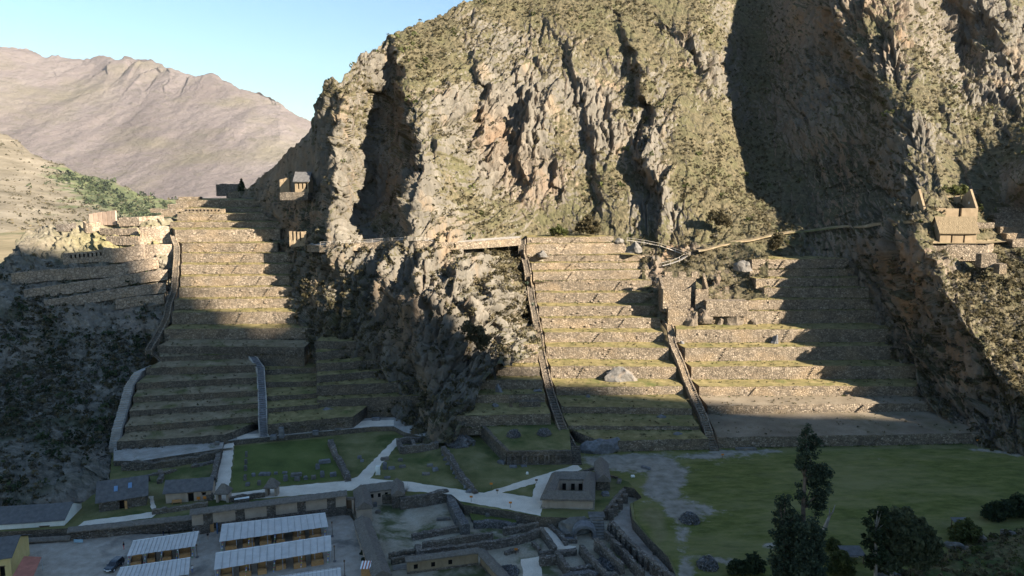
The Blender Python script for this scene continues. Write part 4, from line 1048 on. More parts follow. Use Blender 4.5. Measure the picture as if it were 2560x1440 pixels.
# ------------------------------------------------------------------ stairways
def staircase(name, label, pts, width, mat_step, mat_side, sides=(True, True), rise=0.34, side_h=0.5, group='stairways up the terraces'):
    """pts: world points up the middle of the flight"""
    root = empty(name, pts[0]); tag(root, label, 'stairway', group)
    o0 = Vector(pts[0]); P = [Vector(p) - o0 for p in pts]
    mb = MB()
    tread = []
    for i in range(len(P) - 1):
        a, b = P[i], P[i + 1]; n = max(1, int(round((b.z - a.z) / rise)))
        d = Vector((b.x - a.x, b.y - a.y, 0)); L = d.length; d.normalize(); nx = Vector((d.y, -d.x, 0))
        for k in range(n):
            f0, f1 = k / n, (k + 1) / n
            p0, p1 = a.lerp(b, f0), a.lerp(b, f1); z1 = a.z + (b.z - a.z) * f1
            w = width / 2 * (1 + 0.04 * math.sin(k * 2.3 + i))
            q_ = [p0 - nx * w, p0 + nx * w, p1 + nx * w, p1 - nx * w]
            q_ = [q_[0], q_[1], q_[2] + d * 0.02, q_[3] + d * 0.02]
            mb.prism([(v.x, v.y) for v in q_[::1]], p0.z - 1.1, z1)
    mb.build('steps', MT[mat_step], root)
    for s_, on in ((-1, sides[0]), (1, sides[1])):
        if not on: continue
        mb = MB()
        for i in range(len(P) - 1):
            a, b = P[i], P[i + 1]
            d = Vector((b.x - a.x, b.y - a.y, 0)).normalized(); nx = Vector((d.y, -d.x, 0)) * s_
            n = max(1, int((b - a).length / 2.2))
            for k in range(n):
                u, v = a.lerp(b, k / n), a.lerp(b, (k + 1) / n)
                q_ = [u + nx * (width / 2 - 0.05), u + nx * (width / 2 + 0.36), v + nx * (width / 2 + 0.36), v + nx * (width / 2 - 0.05)]
                hz = side_h * (1 + 0.25 * math.sin(i * 1.7 + k * 2.1))
                zt = [u.z + hz, u.z + hz, v.z + hz * 0.9, v.z + hz * 0.9]
                if s_ < 0: q_ = q_[::-1]; zt = zt[::-1]
                mb.prism([(t.x, t.y) for t in q_], [t.z - 1.6 for t in q_], zt)
        mb.build('side_wall', MT[mat_side], root)
    return root
def gpt(sec, i, key, dx, dy=0.0):
    g_ = GEO[(sec, i)]; p = g_[key]
    return Vector((p.x + dx, p.y + dy, g_['zb'] + 0.55 * (g_['zt'] - g_['zb'])))
pa = [G(1432, 1122, 0.4)] + [gpt('M', i, 'A', -1.9, -0.3) for i in range(1, 16)] + [gpt('M', 15, 'C', -1.9, -2)]
staircase('stone_stairway', 'long stone stairway with side walls climbing beside the niched platform', pa, 2.0, 'terrace_stone_dull', 'terrace_stone')
pb = [G(1786, 1128, 0.0)]
for i in range(0, 7):
    m, r = GEO[('M', min(i, 15))], GEO[('R', i)]
    a = Vector((*m['B'].xy, m['zb'] + 0.6 * (m['zt'] - m['zb']))); b = Vector((*r['A'].xy, r['zb'] + 0.6 * (r['zt'] - r['zb']))); c = (a + b) / 2
    if i > 0: pb.append(c + Vector((0, -0.3, 0)))
pb.append(Vector((GEO[('M', 8)]['B'].x + 2.2, GEO[('M', 8)]['B'].y - 2, GEO[('M', 8)]['zb'])))
staircase('stone_stairway', 'stone stairway rising from the great lawn to the ruined tower', pb, 1.8, 'terrace_stone', 'terrace_stone')
pc = [G(660, 1092, 1.5)] + [gpt('W', i, 'B', 1.5, -0.4) for i in range(1, 7)] + [gpt('W', 7, 'A', 1.5, -0.4) * 0 + Vector((GEO[('W', 6)]['B'].x + 2.6, GEO[('W', 6)]['B'].y + 2.5, GEO[('W', 6)]['zt'] + 0.2))]
staircase('dark_stairway', 'straight dark stairway dividing the lower left terraces', pc, 2.0, 'dark_boulder', 'bare_earth', side_h=0.25)
pd = [G(284, 1122, 1.2)] + [gpt('W', i, 'A', -2.2, -0.3) for i in range(1, 6)] + [gpt('W', 5, 'C', -2.2)]
staircase('pale_stairway', 'pale stone stairway along the scrubby hill edge of the lower left terraces', pd, 2.6, 'bare_earth', 'boulder', (False, True), side_h=0.3)
pe = [gpt('W', 7, 'A', -2.0, -2)] + [gpt('U', i, 'A', -1.8, -0.5) for i in range(0, 8)] + [gpt('U', 8, 'A', -1.0, 0)]
staircase('fort_stairway', 'narrow stairway with a stone parapet climbing the upper left terraces to the fort', pe, 1.6, 'terrace_stone_dull', 'terrace_stone', side_h=0.5)
pf = [G(2446, 1112, 0.0)] + [gpt('R', i, 'B', -2.6, -0.6) for i in range(1, 5)]
staircase('spur_stairway', 'stone stairway at the foot of the right-hand spur', pf, 1.6, 'terrace_stone_dull', 'terrace_stone', (False, True), side_h=0.7)
def timber_stair(label, a, b, w=1.2):
    root = empty('timber_stair', a); tag(root, label, 'stairway', 'timber stairs on the terraces')
    d = Vector(b) - Vector(a); n = max(4, int(d.z / 0.28)); h_ = Vector((d.x, d.y, 0)).normalized(); nx = Vector((h_.y, -h_.x, 0))
    for k in range(n):
        p = d * ((k + 0.5) / n)
        mb = MB(); q_ = [p - nx * w / 2 - h_ * 0.16, p + nx * w / 2 - h_ * 0.16, p + nx * w / 2 + h_ * 0.16, p - nx * w / 2 + h_ * 0.16]
        mb.prism([(v.x, v.y) for v in q_], p.z - 0.06, p.z); mb.build('tread', MT['grey_wood'], root)
    for s_ in (-1, 1):
        MB().tube([nx * s_ * w / 2, d + nx * s_ * w / 2], 0.08, 5).build('stringer', MT['grey_wood'], root)
        MB().tube([nx * s_ * w / 2 + Vector((0, 0, 1)), d + nx * s_ * w / 2 + Vector((0, 0, 1))], 0.05, 5).build('handrail', MT['grey_wood'], root)
        for f in (0.02, 0.5, 0.98):
            p = d * f + nx * s_ * w / 2
            MB().tube([p, p + Vector((0, 0, 1.02))], 0.05, 5).build('post', MT['grey_wood'], root)
g7 = GEO[('W', 7)]; g0 = GEO[('U', 0)]
timber_stair('grey timber stair leaning on the wall beside the rock cliff, lower of the two', at(768, 887, 251.0), at(764, 861, 252.5))
timber_stair('grey timber stair with handrails high on the left terraces under the cliff', at(728, 848, 263.0), at(757, 816, 267.0))
timber_stair('grey timber stair beside the stone stairs on the lower left terraces', at(406, 904, 247.5), at(384, 885, 250.0))

# ------------------------------------------------------------------ fort on the left hill
def hp(px, py, out=1.5):
    return at(px, py, float(HILL(px, py)) - out)
def fort_wall(label, foot, h, th=1.2, mat='fitted_stone', out=2.0, rag=0.12, name='fort_wall', seed=3, zoff=0.0):
    W = [hp(a, b, out) for a, b in foot]
    z0 = [w.z - 0.8 + zoff for w in W]
    hs = [h + 0.8] * len(W)
    return stone_wall(name, label, None, z0, hs, th, mat, 'wall', 'stone walls of the hilltop fort', rag, world_pts=W, step=0.7, seed=seed, amp=0.07)
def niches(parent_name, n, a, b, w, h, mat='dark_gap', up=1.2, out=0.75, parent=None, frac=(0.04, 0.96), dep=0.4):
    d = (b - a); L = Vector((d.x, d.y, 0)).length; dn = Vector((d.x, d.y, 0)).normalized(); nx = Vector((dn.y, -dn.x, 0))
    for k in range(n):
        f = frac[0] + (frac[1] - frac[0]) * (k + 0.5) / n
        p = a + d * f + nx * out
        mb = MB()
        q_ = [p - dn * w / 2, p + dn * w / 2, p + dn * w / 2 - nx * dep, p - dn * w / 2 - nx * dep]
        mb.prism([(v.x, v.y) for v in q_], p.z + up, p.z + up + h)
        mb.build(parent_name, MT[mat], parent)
nw = fort_wall('straight fort wall with a row of dark niches below the bald hilltop', [(160, 655), (210, 650), (268, 646)], 3.6, seed=4)
niches('niche', 8, hp(172, 654, 2), hp(264, 646, 2), 0.55, 1.5, parent=nw, up=1.3, out=0.66)
fort_wall('rounded fort wall bulging out next to the niche wall', [(262, 647), (285, 650), (315, 648), (345, 643), (362, 640)], 4.8, 1.4, out=3.2, seed=5)
fort_wall('flat sunlit fort wall reaching the stair at the terrace edge', [(350, 641), (395, 641), (436, 640)], 5.0, out=1.0, seed=6)
fort_wall('long high fort wall below the niche wall path', [(30, 706), (110, 696), (210, 690), (300, 684), (330, 676), (396, 664)], 3.6, 1.4, out=2.0, seed=7)
fort_wall('second long fort wall down the left hillside', [(62, 742), (180, 726), (270, 714), (340, 702), (420, 692)], 3.0, 1.4, out=2.0, seed=8)
fort_wall('third fort wall down the left hillside, ending at the stair', [(112, 768), (230, 750), (320, 735), (416, 724)], 2.8, 1.3, out=1.8, seed=9)
fort_wall('short lowest fort wall above the bare rock slope', [(290, 766), (345, 757), (412, 752)], 2.6, 1.3, out=1.6, seed=10)
fort_wall('low wall at the edge of the temple platform', [(352, 588), (385, 586), (424, 586)], 3.6, 1.2, out=1.6, seed=11)
fort_wall('round stone bastion in front of the standing monoliths', [(211, 572), (217, 576), (232, 577), (246, 573), (250, 568)], 3.4, 1.0, out=1.0, seed=12)
fort_wall('low dark ruined wall on the shaded hilltop', [(142, 572), (165, 573), (190, 569)], 2.2, 0.9, 'ruin_stone', 0.5, seed=13)
fort_wall('long sunlit retaining wall across the slope below the monoliths', [(268, 604), (310, 606), (350, 606), (432, 606)], 2.6, 1.2, out=1.2, seed=14)
fort_wall('sunlit wall along the back of the temple terrace', [(300, 560), (350, 558), (410, 554)], 2.8, 1.2, out=1.0, seed=15)
fort_wall('short sunlit wall step right of the round bastion', [(252, 580), (300, 582), (345, 580)], 1.8, 1.0, out=1.0, seed=16)
mon = empty('monolith_row', hp(256, 560, 0.5)); tag(mon, 'row of six tall pinkish stone slabs standing on the hilltop', 'monument')
simple('pink_stone', (0.38, 0.275, 0.205), 0.85, 0.2, 0.18, 0.5)
for k in range(6):
    a, b = 224 + k * 11.2, 224 + (k + 1) * 11.2 - 1.4
    pl, pr = hp(a, 560 - 0.2 * k, 0.5), hp(b, 560 - 0.2 * k, 0.5)
    hh = [4.6, 4.9, 5.2, 5.3, 5.6, 5.7][k]
    mb = MB(); o_ = mon.location
    mb.prism([(pl.x - o_.x, pl.y - o_.y), (pr.x - o_.x, pr.y - o_.y), (pr.x - o_.x + .1, pr.y - o_.y + 1.1), (pl.x - o_.x + .1, pl.y - o_.y + 1.1)], pl.z - o_.z - 0.6, [pl.z - o_.z + hh, pr.z - o_.z + hh * 1.02, pr.z - o_.z + hh, pl.z - o_.z + hh])
    mb.build('monolith', MT['pink_stone'], mon)
for k in range(5):
    a = 224 + (k + 1) * 11.2 - 1.4; pl, pr = hp(a, 560, 0.1), hp(a + 1.4, 560, 0.1)
    mb = MB(); o_ = mon.location
    mb.prism([(pl.x - o_.x, pl.y - o_.y), (pr.x - o_.x, pr.y - o_.y), (pr.x - o_.x, pr.y - o_.y + .6), (pl.x - o_.x, pl.y - o_.y + .6)], pl.z - o_.z - 0.6, pl.z - o_.z + 4.6)
    mb.build('filler_stone', MT['fitted_stone'], mon)
# blocks and walls at the top of the fort
def block_wall(name, label, x0, x1, yt, yb, Y, th, mat='terrace_stone', group='stone walls of the hilltop fort', rag=0.1, cat='wall'):
    a, b = at(x0, yb, Y), at(x1, yb, Y); h = zrow(yt, Y) - a.z
    return stone_wall(name, label, None, a.z - 0.4, h + 0.4, th, mat, cat, group, rag, world_pts=[a + Vector((0, th / 2, 0)), b + Vector((0, th / 2, 0))], seed=int(x0) % 31, step=0.6, amp=0.06)
block_wall('fort_block', 'topmost sunlit stone block on the stepped end of the fort', 446, 492, 492, 503, 362, 7)
block_wall('fort_block', 'sunlit stone block at the left end of the second fort step', 419, 458, 510, 523, 344, 6)
block_wall('fort_block', 'low sunlit stone block left of the row of small niches', 404, 446, 524, 538, 334, 6)
block_wall('fort_block', 'narrow sunlit wall stub between the temple slope and the fort steps', 376, 402, 521, 528, 345, 3)
block_wall('fort_block', 'pale sunlit step of wall beside the monoliths', 291, 315, 552, 559, 342, 3, 'fitted_stone')
nw2 = block_wall('niche_wall', 'sunlit fort wall with ten small square niches', 455, 560, 523, 534, 333, 2)
niches('niche', 10, at(461, 531, 333) , at(552, 531, 333), 0.55, 0.75, parent=nw2, up=0.55, out=0.12, frac=(0, 1))
nw3 = block_wall('niche_wall', 'shaded crenellated wall with small niches high under the cliff', 566, 640, 482, 492, 396, 2, 'terrace_stone_dull')
niches('niche', 7, at(568, 488, 396), at(638, 488, 396), 0.7, 0.8, parent=nw3, up=0.5, out=0.12, frac=(0, 1))
block_wall('ruined_house', 'tall dark roofless ruin standing against the valley', 541, 600, 459, 487, 402, 6, 'ruin_stone', None, 0.35, 'ruin')
block_wall('ruined_gable', 'narrow dark pillar of wall beside the niched wall under the cliff', 646, 654, 466, 492, 394, 2, 'ruin_stone', None, 0.2, 'ruin')

# roofed hut on the rock shoulder
def gable_house(name, label, cat, A, B, depth, h, ridge, over=0.5, wmat='adobe', rmat='thatch', door=None, windows=(), base_mat=None, base_h=0.0, group=None, roof_th=0.3, pitch_off=0.5, gable_mat=None, seed=1, sag=0.08, open_front=False):
    """A,B: front foot corners (world). Ridge parallel to the front."""
    d = (B - A); L = Vector((d.x, d.y, 0)).length; rz = math.atan2(d.y, d.x)
    root = empty(name, A, rz); tag(root, label, cat, group)
    gm = gable_mat or wmat; t = 0.45
    def wall(nm, x0, x1, y0, y1, z0, z1, mat): return MB().box(x0, x1, y0, y1, z0, z1).build(nm, MT[mat], root)
    # front wall split round its openings
    ops = sorted([(*o_, 'door') for o_ in (door or [])] + [(*o_, 'window') for o_ in windows])
    mb = MB(); x = 0.0
    for (x0, x1, z0, z1, kd) in ops:
        if x0 > x + 0.01: mb.box(x, x0, 0, t, 0, h)
        if z0 > 0.01: mb.box(x0, x1, 0, t, 0, z0)
        if z1 < h - 0.01: mb.box(x0, x1, 0, t, z1, h)
        x = x1
    if x < L - 0.01: mb.box(x, L, 0, t, 0, h)
    fw = mb.build('front_wall', MT[wmat], root)
    wall('back_wall', 0, L, depth - t, depth, 0, h, wmat)
    for x0 in (0.0, L - t):
        mb = MB(); mb.add([(x0, t, 0), (x0, depth - t, 0), (x0, depth - t, h), (x0, depth * pitch_off, h + ridge - 0.12), (x0, t, h), (x0 + t, t, 0), (x0 + t, depth - t, 0), (x0 + t, depth - t, h), (x0 + t, depth * pitch_off, h + ridge - 0.12), (x0 + t, t, h)],
          [(0, 4, 3, 2, 1), (5, 6, 7, 8, 9), (0, 1, 6, 5), (4, 9, 8, 3), (3, 8, 7, 2), (0, 5, 9, 4), (1, 2, 7, 6)])
        mb.build('gable_wall', MT[gm], root)
    if base_mat:
        MB().box(-0.05, L + 0.05, -0.06, 0.02, -0.6, base_h).build('stone_base', MT[base_mat], root)
    for (x0, x1, z0, z1, kd) in ops:
        dr = MB().box(x0 + 0.05, x1 - 0.05, t - 0.12, t - 0.04, z0 + 0.02, z1).build('door' if kd == 'door' else 'window', MT['dark_gap'], root)
        MB().box(x0 - 0.12, x1 + 0.12, -0.05, t * 0.5, z1, z1 + 0.18).build('lintel', MT['dark_wood'], dr)
    roof_sheet(root, L, depth, h, ridge, over, pitch_off, roof_th, rmat, seed, sag)
    return root
def roof_sheet(root, L, depth, h, ridge, over, po, th, rmat, seed, sag):
    nx_, ny_ = max(6, int(L / 0.8)), 14
    yr = depth * po
    sl_f = ridge / yr; sl_b = ridge / (depth - yr)
    ys = np.concatenate([np.linspace(-over, yr, ny_ // 2 + 1), np.linspace(yr, depth + over, ny_ // 2 + 1)[1:]])
    V = []
    for layer in (0, 1):
        for y in ys:
            zc = h + ridge - (yr - y) * sl_f if y <= yr else h + ridge - (y - yr) * sl_b
            for i in range(nx_ + 1):
                x = -over + (L + 2 * over) * i / nx_
                zz_ = zc + (th if layer else 0.02) - sag * math.sin(math.pi * i / nx_) + 0.05 * math.sin(x * 3.1 + y * 2.3 + seed) * (1 if layer else 0)
                yy = y + (0.07 * math.sin(x * 7.3 + seed) if y in (ys[0], ys[-1]) else 0)
                V.append((x, yy, zz_))
    nr_ = len(ys); F = grid_faces(nr_, nx_ + 1, nr_ * (nx_ + 1)).tolist() + [f[::-1] for f in grid_faces(nr_, nx_ + 1).tolist()]
    o = nr_ * (nx_ + 1); c = nx_ + 1
    for r in range(nr_ - 1):
        F.append([r * c, (r + 1) * c, (r + 1) * c + o, r * c + o][::-1]); F.append([r * c + nx_, (r + 1) * c + nx_, (r + 1) * c + nx_ + o, r * c + nx_ + o])
    for i in range(nx_):
        F.append([i, i + 1, i + 1 + o, i + o]); F.append([(nr_ - 1) * c + i, (nr_ - 1) * c + i + 1, (nr_ - 1) * c + i + 1 + o, (nr_ - 1) * c + i + o][::-1])
    return mesh_obj('roof', V, F, MT[rmat], root)
Yh = 307.0
gable_house('cliff_hut', 'small hut with a grey roof tucked on the shaded rock shoulder', 'hut', at(738, 482, Yh), at(772, 480, Yh), 7.0, 5.2, 3.4, 0.7, 'gold_adobe', 'tile_roof', None, [(1.2, 1.8, 1.6, 3.9), (2.9, 3.5, 1.6, 3.9), (4.5, 5.1, 1.6, 3.9)])
block_wall('hut_terrace', 'low tan retaining wall under the cliff hut', 700, 770, 481, 496, 304, 5, 'terrace_stone_dull', None)
block_wall('wall_stub', 'broken tan wall stub beside the cliff hut', 700, 724, 447, 478, 312, 1.2, 'gold_adobe', None, 0.3)
sw = block_wall('slotted_wall', 'tan plastered wall with three tall dark slots clinging to the cliff', 724, 766, 578, 612, 290, 1.4, 'gold_adobe', None, 0.2)
niches('slot', 3, at(729, 606, 290), at(757, 608, 290), 0.35, 3.6, parent=sw, up=0.9, out=0.14, frac=(0, 1))
# cliff path, its wall and railing
PATHL = [(770, 612, 285.0), (800, 613, 279.5), (850, 611, 276), (900, 608, 273), (960, 604, 268), (1000, 602, 265.5), (1040, 602, 264.5), (1100, 606, 265), (1150, 606, 268), (1200, 603, 273.5), (1250, 600, 280), (1300, 596, 289)]
_y = [float((coarse(np.array([a * 1.0]), np.array([b + 0.0])) + spur_off(np.array([a * 1.0]), np.array([b + 0.0])))[0]) for a, b, Y_ in PATHL]
_y = [min(_y[max(0, i - 1)], _y[i], _y[min(len(_y) - 1, i + 1)]) * 0.5 + _y[i] * 0.5 - 2.6 for i in range(len(_y))]
W = [at(a, b, Y_) for (a, b, _), Y_ in zip(PATHL, _y)]
mb = MB()
for i in range(len(W) - 1):
    a, b = W[i], W[i + 1]; mb.add([a, b, b + Vector((0, 9, 0.4)), a + Vector((0, 9, 0.4))], [(0, 1, 2, 3)])
tag(mb.build('cliff_path', MT['bare_earth']), kind='structure')
w2 = [Vector((w.x, w.y + 0.3, w.z)) for w in W]; zmin = [w.z - 2.4 for w in w2]
stone_wall('path_wall', 'tan retaining wall holding up the path across the central cliff', None, zmin, 2.5, 1.0, 'terrace_stone', 'wall', None, 0.1, world_pts=w2, seed=17, step=0.7)
rail = empty('path_railing', W[1]); tag(rail, 'thin pale railing along the path on the dark cliff', 'railing')
pts = []
for i in range(1, 7):
    for k in range(4):
        pts.append(W[i].lerp(W[i + 1], k / 4) - W[1] + Vector((0, 0.4, 0)))
for p in pts[::2]: MB().tube([p, p + Vector((0, 0, 1.25))], 0.07, 5).build('post', MT['pale_rail'], rail)
for zz_ in (0.65, 1.2): MB().tube([p + Vector((0, 0, zz_)) for p in pts], 0.06, 5).build('handrail', MT['pale_rail'], rail)
# path running right across the gully to the thatched house
PATHR = [(1735, 630, 286), (1800, 612, 290), (1860, 602, 292), (1940, 585, 296), (2020, 575, 295), (2100, 568, 288), (2180, 563, 276), (2250, 558, 262), (2290, 556, 256)]
_t = np.linspace(0, 1, 46); _ax = np.linspace(0, 1, len(PATHR))
_px = np.interp(_t, _ax, [p[0] for p in PATHR]); _py = np.interp(_t, _ax, [p[1] for p in PATHR]) + 2.2 * vnoise(_t * 14, _t * 0, s=15)
_Y = coarse(_px, _py) + spur_off(_px, _py); _Y = np.minimum(_Y, (np.roll(_Y, 1) + np.roll(_Y, -1)) / 2) - 2.2
W = [at(a, b, c) for a, b, c in zip(_px, _py, _Y)]
mb = MB()
for i in range(1, len(W) - 2):
    a, b = W[i], W[i + 1]; w0, w1 = 1.3 + 0.5 * math.sin(i * 1.7), 1.3 + 0.5 * math.sin(i * 1.7 + 1.7)
    mb.add([a + Vector((0, -.3, -.5)), b + Vector((0, -.3, -.5)), b, a, b + Vector((0, w1 + 1.2, 0.3)), a + Vector((0, w0 + 1.2, 0.3))], [(0, 1, 2, 3), (3, 2, 4, 5)])
tag(mb.build('gully_path', MT['ledge_dirt']), kind='structure')

# ------------------------------------------------------------------ rocky outcrop with the ruined tower
OUT = rbf([(1610,640,293),(1620,720,281),(1640,790,268),(1700,805,263),(1800,806,264),(1890,800,266),(1915,750,270),(1905,700,277),(1890,650,281),(1850,610,292),(1760,615,293),(1690,612,297),(1650,600,300),(1700,700,280),(1800,700,281),(1760,770,268),(1840,745,274),(1690,770,266),(1660,680,286)])
cols = np.arange(1606, 1921, 2.2); nr = 110; tt = np.linspace(0, 1, nr)[:, None]
tp = lerp(cols, [(1606, 612), (1650, 596), (1740, 606), (1850, 604), (1921, 640)]); bt = lerp(cols, [(1606, 760), (1640, 800), (1700, 808), (1890, 812), (1921, 790)])
PX = np.repeat(cols[None], nr, 0); PY = tp[None] * (1 - tt) + bt[None] * tt
P = world_grid(PX, PY, OUT(PX, PY) - 0.6); x, y, z = P[..., 0], P[..., 1], P[..., 2]
f1, _ = facets((x + .3 * y) / 5.0, (z + .4 * y) / 6.5, 15); f2, _ = facets((x + .3 * y) / 2.0, (z + .4 * y) / 2.6, 16)
crag = np.clip(1.2 * np.exp(-(((PX - 1760) / 95) ** 2 + ((PY - 780) / 28) ** 2)) + np.exp(-(((PX - 1640) / 25) ** 2 + ((PY - 680) / 40) ** 2)) + np.exp(-(((PX - 1700) / 50) ** 2 + ((PY - 625) / 22) ** 2)) + 0.7 * np.exp(-(((PX - 1810) / 30) ** 2 + ((PY - 700) / 30) ** 2)), 0.12, 1.3)
d = crag * (3.0 * f1 + 1.5 * f2) + 0.35 * fbm(x / 2, z / 2, y / 2, 3, 111)
P = P + np.array([0, -0.8, 0.55]) * d[..., None]
outc = fast_mesh('outcrop_hill', P.reshape(-1, 3), grid_faces(*PX.shape), MT['rock'], attrs={'veg': np.clip(0.75 - 0.7 * crag, 0, 1), 'red': np.full(PX.shape, 0.35)}); tag(outc, kind='structure')
scatter('outcrop_scrub', P, area_w(P) * (1.2 - 0.6 * crag), 420, 0.3, 1.2, 'leaf_scrub', 21, 16, 0.5)
scatter('outcrop_grey_scrub', P, area_w(P), 260, 0.3, 0.9, 'leaf_grey', 22, 12, 0.55)
tower = empty('ruined_tower', at(1656, 765, 264)); tag(tower, 'roofless tan stone tower ruin on the crag between the terraces', 'ruin')
def tw(nm, pts, z0, hs, th=0.9, mat='terrace_stone', rag=0.15, seed=1):
    o_ = tower.location; W_ = [Vector((p.x - o_.x, p.y - o_.y, 0)) for p in pts]
    stone_wall(nm, None, None, z0 - o_.z, hs, th, mat, rag=rag, world_pts=W_, seed=seed, parent=tower, amp=0.06)
a, b = at(1656, 765, 264), at(1768, 748, 265.5); c = Vector((0.6, 8.5, 0)); zf = zrow(722, 264)
tw('front_wall', [a, a.lerp(b, 0.4)], a.z - 2, [zf - a.z + 2, zf - a.z + 1.6], seed=31, rag=0.3)
tw('front_wall', [a.lerp(b, 0.4), a.lerp(b, 0.62)], a.z - 2, [zf - a.z + 0.6, zf - a.z + 2.4], seed=36, rag=0.3)
tw('front_wall', [a.lerp(b, 0.73), b], a.z - 2, [zf - a.z + 2.2, zf - a.z + 1.8], seed=38, rag=0.3)
zb_ = zrow(693, 272.5)
tw('left_wall', [a + c, a], a.z - 2, [zb_ - a.z + 2.6, zf - a.z + 2.2], seed=32)
tw('back_wall', [a + c, a + c + (b - a) * 0.82], a.z - 1, [zb_ - a.z + 1, zb_ - a.z + 1], seed=33)
tw('right_wall', [b, b + c], a.z - 1, [zf - a.z + 1.0, zb_ - a.z + 2.2], seed=34)
for f in (0.1, 0.42, 0.72):
    p = a + c + (b - a) * f
    tw('merlon', [p, p + (b - a) * 0.17], zb_ - 0.3, [2.3, 2.3], 0.8, rag=0.05, seed=35 + int(f * 10))
tw('buttress', [at(1668, 812, 262.0), at(1716, 800, 262.5)], at(1668, 812, 262).z - 1, [7.5, 8.0], 1.6, seed=39)
block_wall('outcrop_wall', 'square-cornered stone wall standing out from the boulders under the tower', 1765, 1870, 753, 786, 261.5, 5, 'terrace_stone', None)

# timber walkway zigzagging over the rocks above the tower
wk = empty('timber_walkway', at(1568, 600, 296)); tag(wk, 'grey timber walkway zigzagging over the rocks above the ruined tower', 'walkway'); o_ = wk.location
WP = [at(a, b, float(OUT(a, b)) - 2.5) - o_ for a, b in ((1568, 600), (1610, 606), (1650, 614), (1690, 628), (1718, 638), (1700, 650), (1678, 658), (1655, 664))]
for i in range(len(WP) - 1):
    a, b = WP[i], WP[i + 1]; d = Vector((b.x - a.x, b.y - a.y, 0)).normalized(); n_ = Vector((-d.y, d.x, 0)) * 0.7
    n = max(2, int((b - a).length / 0.9))
    for k in range(n):
        u, v = a.lerp(b, k / n + 0.01), a.lerp(b, (k + 0.9) / n)
        MB().add([u - n_, v - n_, v + n_, u + n_, u - n_ - Vector((0, 0, .15)), v - n_ - Vector((0, 0, .15)), v + n_ - Vector((0, 0, .15)), u + n_ - Vector((0, 0, .15))], [(0, 1, 2, 3), (7, 6, 5, 4), (0, 4, 5, 1), (1, 5, 6, 2), (2, 6, 7, 3), (3, 7, 4, 0)]).build('plank', MT['pale_rail'], wk)
    MB().tube([a - n_ + Vector((0, 0, 1.0)), b - n_ + Vector((0, 0, 1.0))], 0.07, 5).build('handrail', MT['pale_rail'], wk)
    MB().tube([a - n_ + Vector((0, 0, -1.0)), a - n_ + Vector((0, 0, 1.05))], 0.08, 5).build('post', MT['pale_rail'], wk)

# ------------------------------------------------------------------ houses on the right-hand spur
mvp = at
A, B = at(2349, 607, 251.5), at(2440, 607, 251.5)
gable_house('thatched_house', 'golden thatched stone house with two doorways on the sunny spur', 'house', A, B, 6.2, 4.2, 4.6, 0.7, 'gold_adobe', 'gold_thatch', [((B - A).length * 0.30, (B - A).length * 0.345, 0, 2.6), ((B - A).length * 0.64, (B - A).length * 0.685, 0, 2.6)], seed=4)
# roofless gabled ruin behind it
rg = empty('gabled_ruin', at(2312, 556, 262)); tag(rg, 'roofless golden ruin with two pointed gables behind the thatched house', 'ruin')
o_ = rg.location; a = Vector((0, 0, 0)); b = at(2437, 556, 262) - o_; L = b.x
hf = zrow(520, 262) - o_.z
mb = MB(); mb.box(0, L * 0.40, 0, 0.8, -2, hf).box(L * 0.40, L * 0.66, 0, 0.8, -2, hf - 0.2).box(L * 0.72, L, 0, 0.8, -2, hf - 0.1).build('front_wall', MT['gold_adobe'], rg)
hb = zrow(508, 270) - o_.z
for k in range(5):
    x0 = L * (0.03 + 0.195 * k)
    mb = MB(); w_ = L * 0.145
    mb.add([(x0, 8, hb), (x0 + w_, 8, hb), (x0 + w_, 8, hb + 2.1), (x0 + w_ * .75, 8, hb + 2.8), (x0 + w_ * .25, 8, hb + 2.8), (x0, 8, hb + 2.1)] + [(x0, 8.8, hb), (x0 + w_, 8.8, hb), (x0 + w_, 8.8, hb + 2.1), (x0 + w_ * .75, 8.8, hb + 2.8), (x0 + w_ * .25, 8.8, hb + 2.8), (x0, 8.8, hb + 2.1)],
      [(0, 1, 2, 3, 4, 5), (11, 10, 9, 8, 7, 6), (0, 6, 7, 1), (1, 7, 8, 2), (2, 8, 9, 3), (3, 9, 10, 4), (4, 10, 11, 5), (5, 11, 6, 0)])
    mb.build('wall_pier', MT['gold_adobe'], rg)
MB().box(0, L, 8, 8.8, -2, hb).build('back_wall', MT['gold_adobe'], rg)
for x0 in (-0.8, L):
    hg = hb + 5.2
    mb = MB(); mb.add([(x0, 0, -2), (x0, 8.8, -2), (x0, 8.8, hb + 2.2), (x0, 4.4, hg), (x0, 0, hf)] + [(x0 + .8, 0, -2), (x0 + .8, 8.8, -2), (x0 + .8, 8.8, hb + 2.2), (x0 + .8, 4.4, hg), (x0 + .8, 0, hf)],
       [(0, 4, 3, 2, 1), (5, 6, 7, 8, 9), (0, 5, 9, 4), (4, 9, 8, 3), (3, 8, 7, 2), (2, 7, 6, 1)])
    g_ = mb.build('gable_wall', MT['gold_adobe'], rg)
    MB().box(x0 - 0.03, x0 + 0.83, 4.0, 4.6, hb - 0.2, hb + 0.6).build('window', MT['white_plaster'], g_)
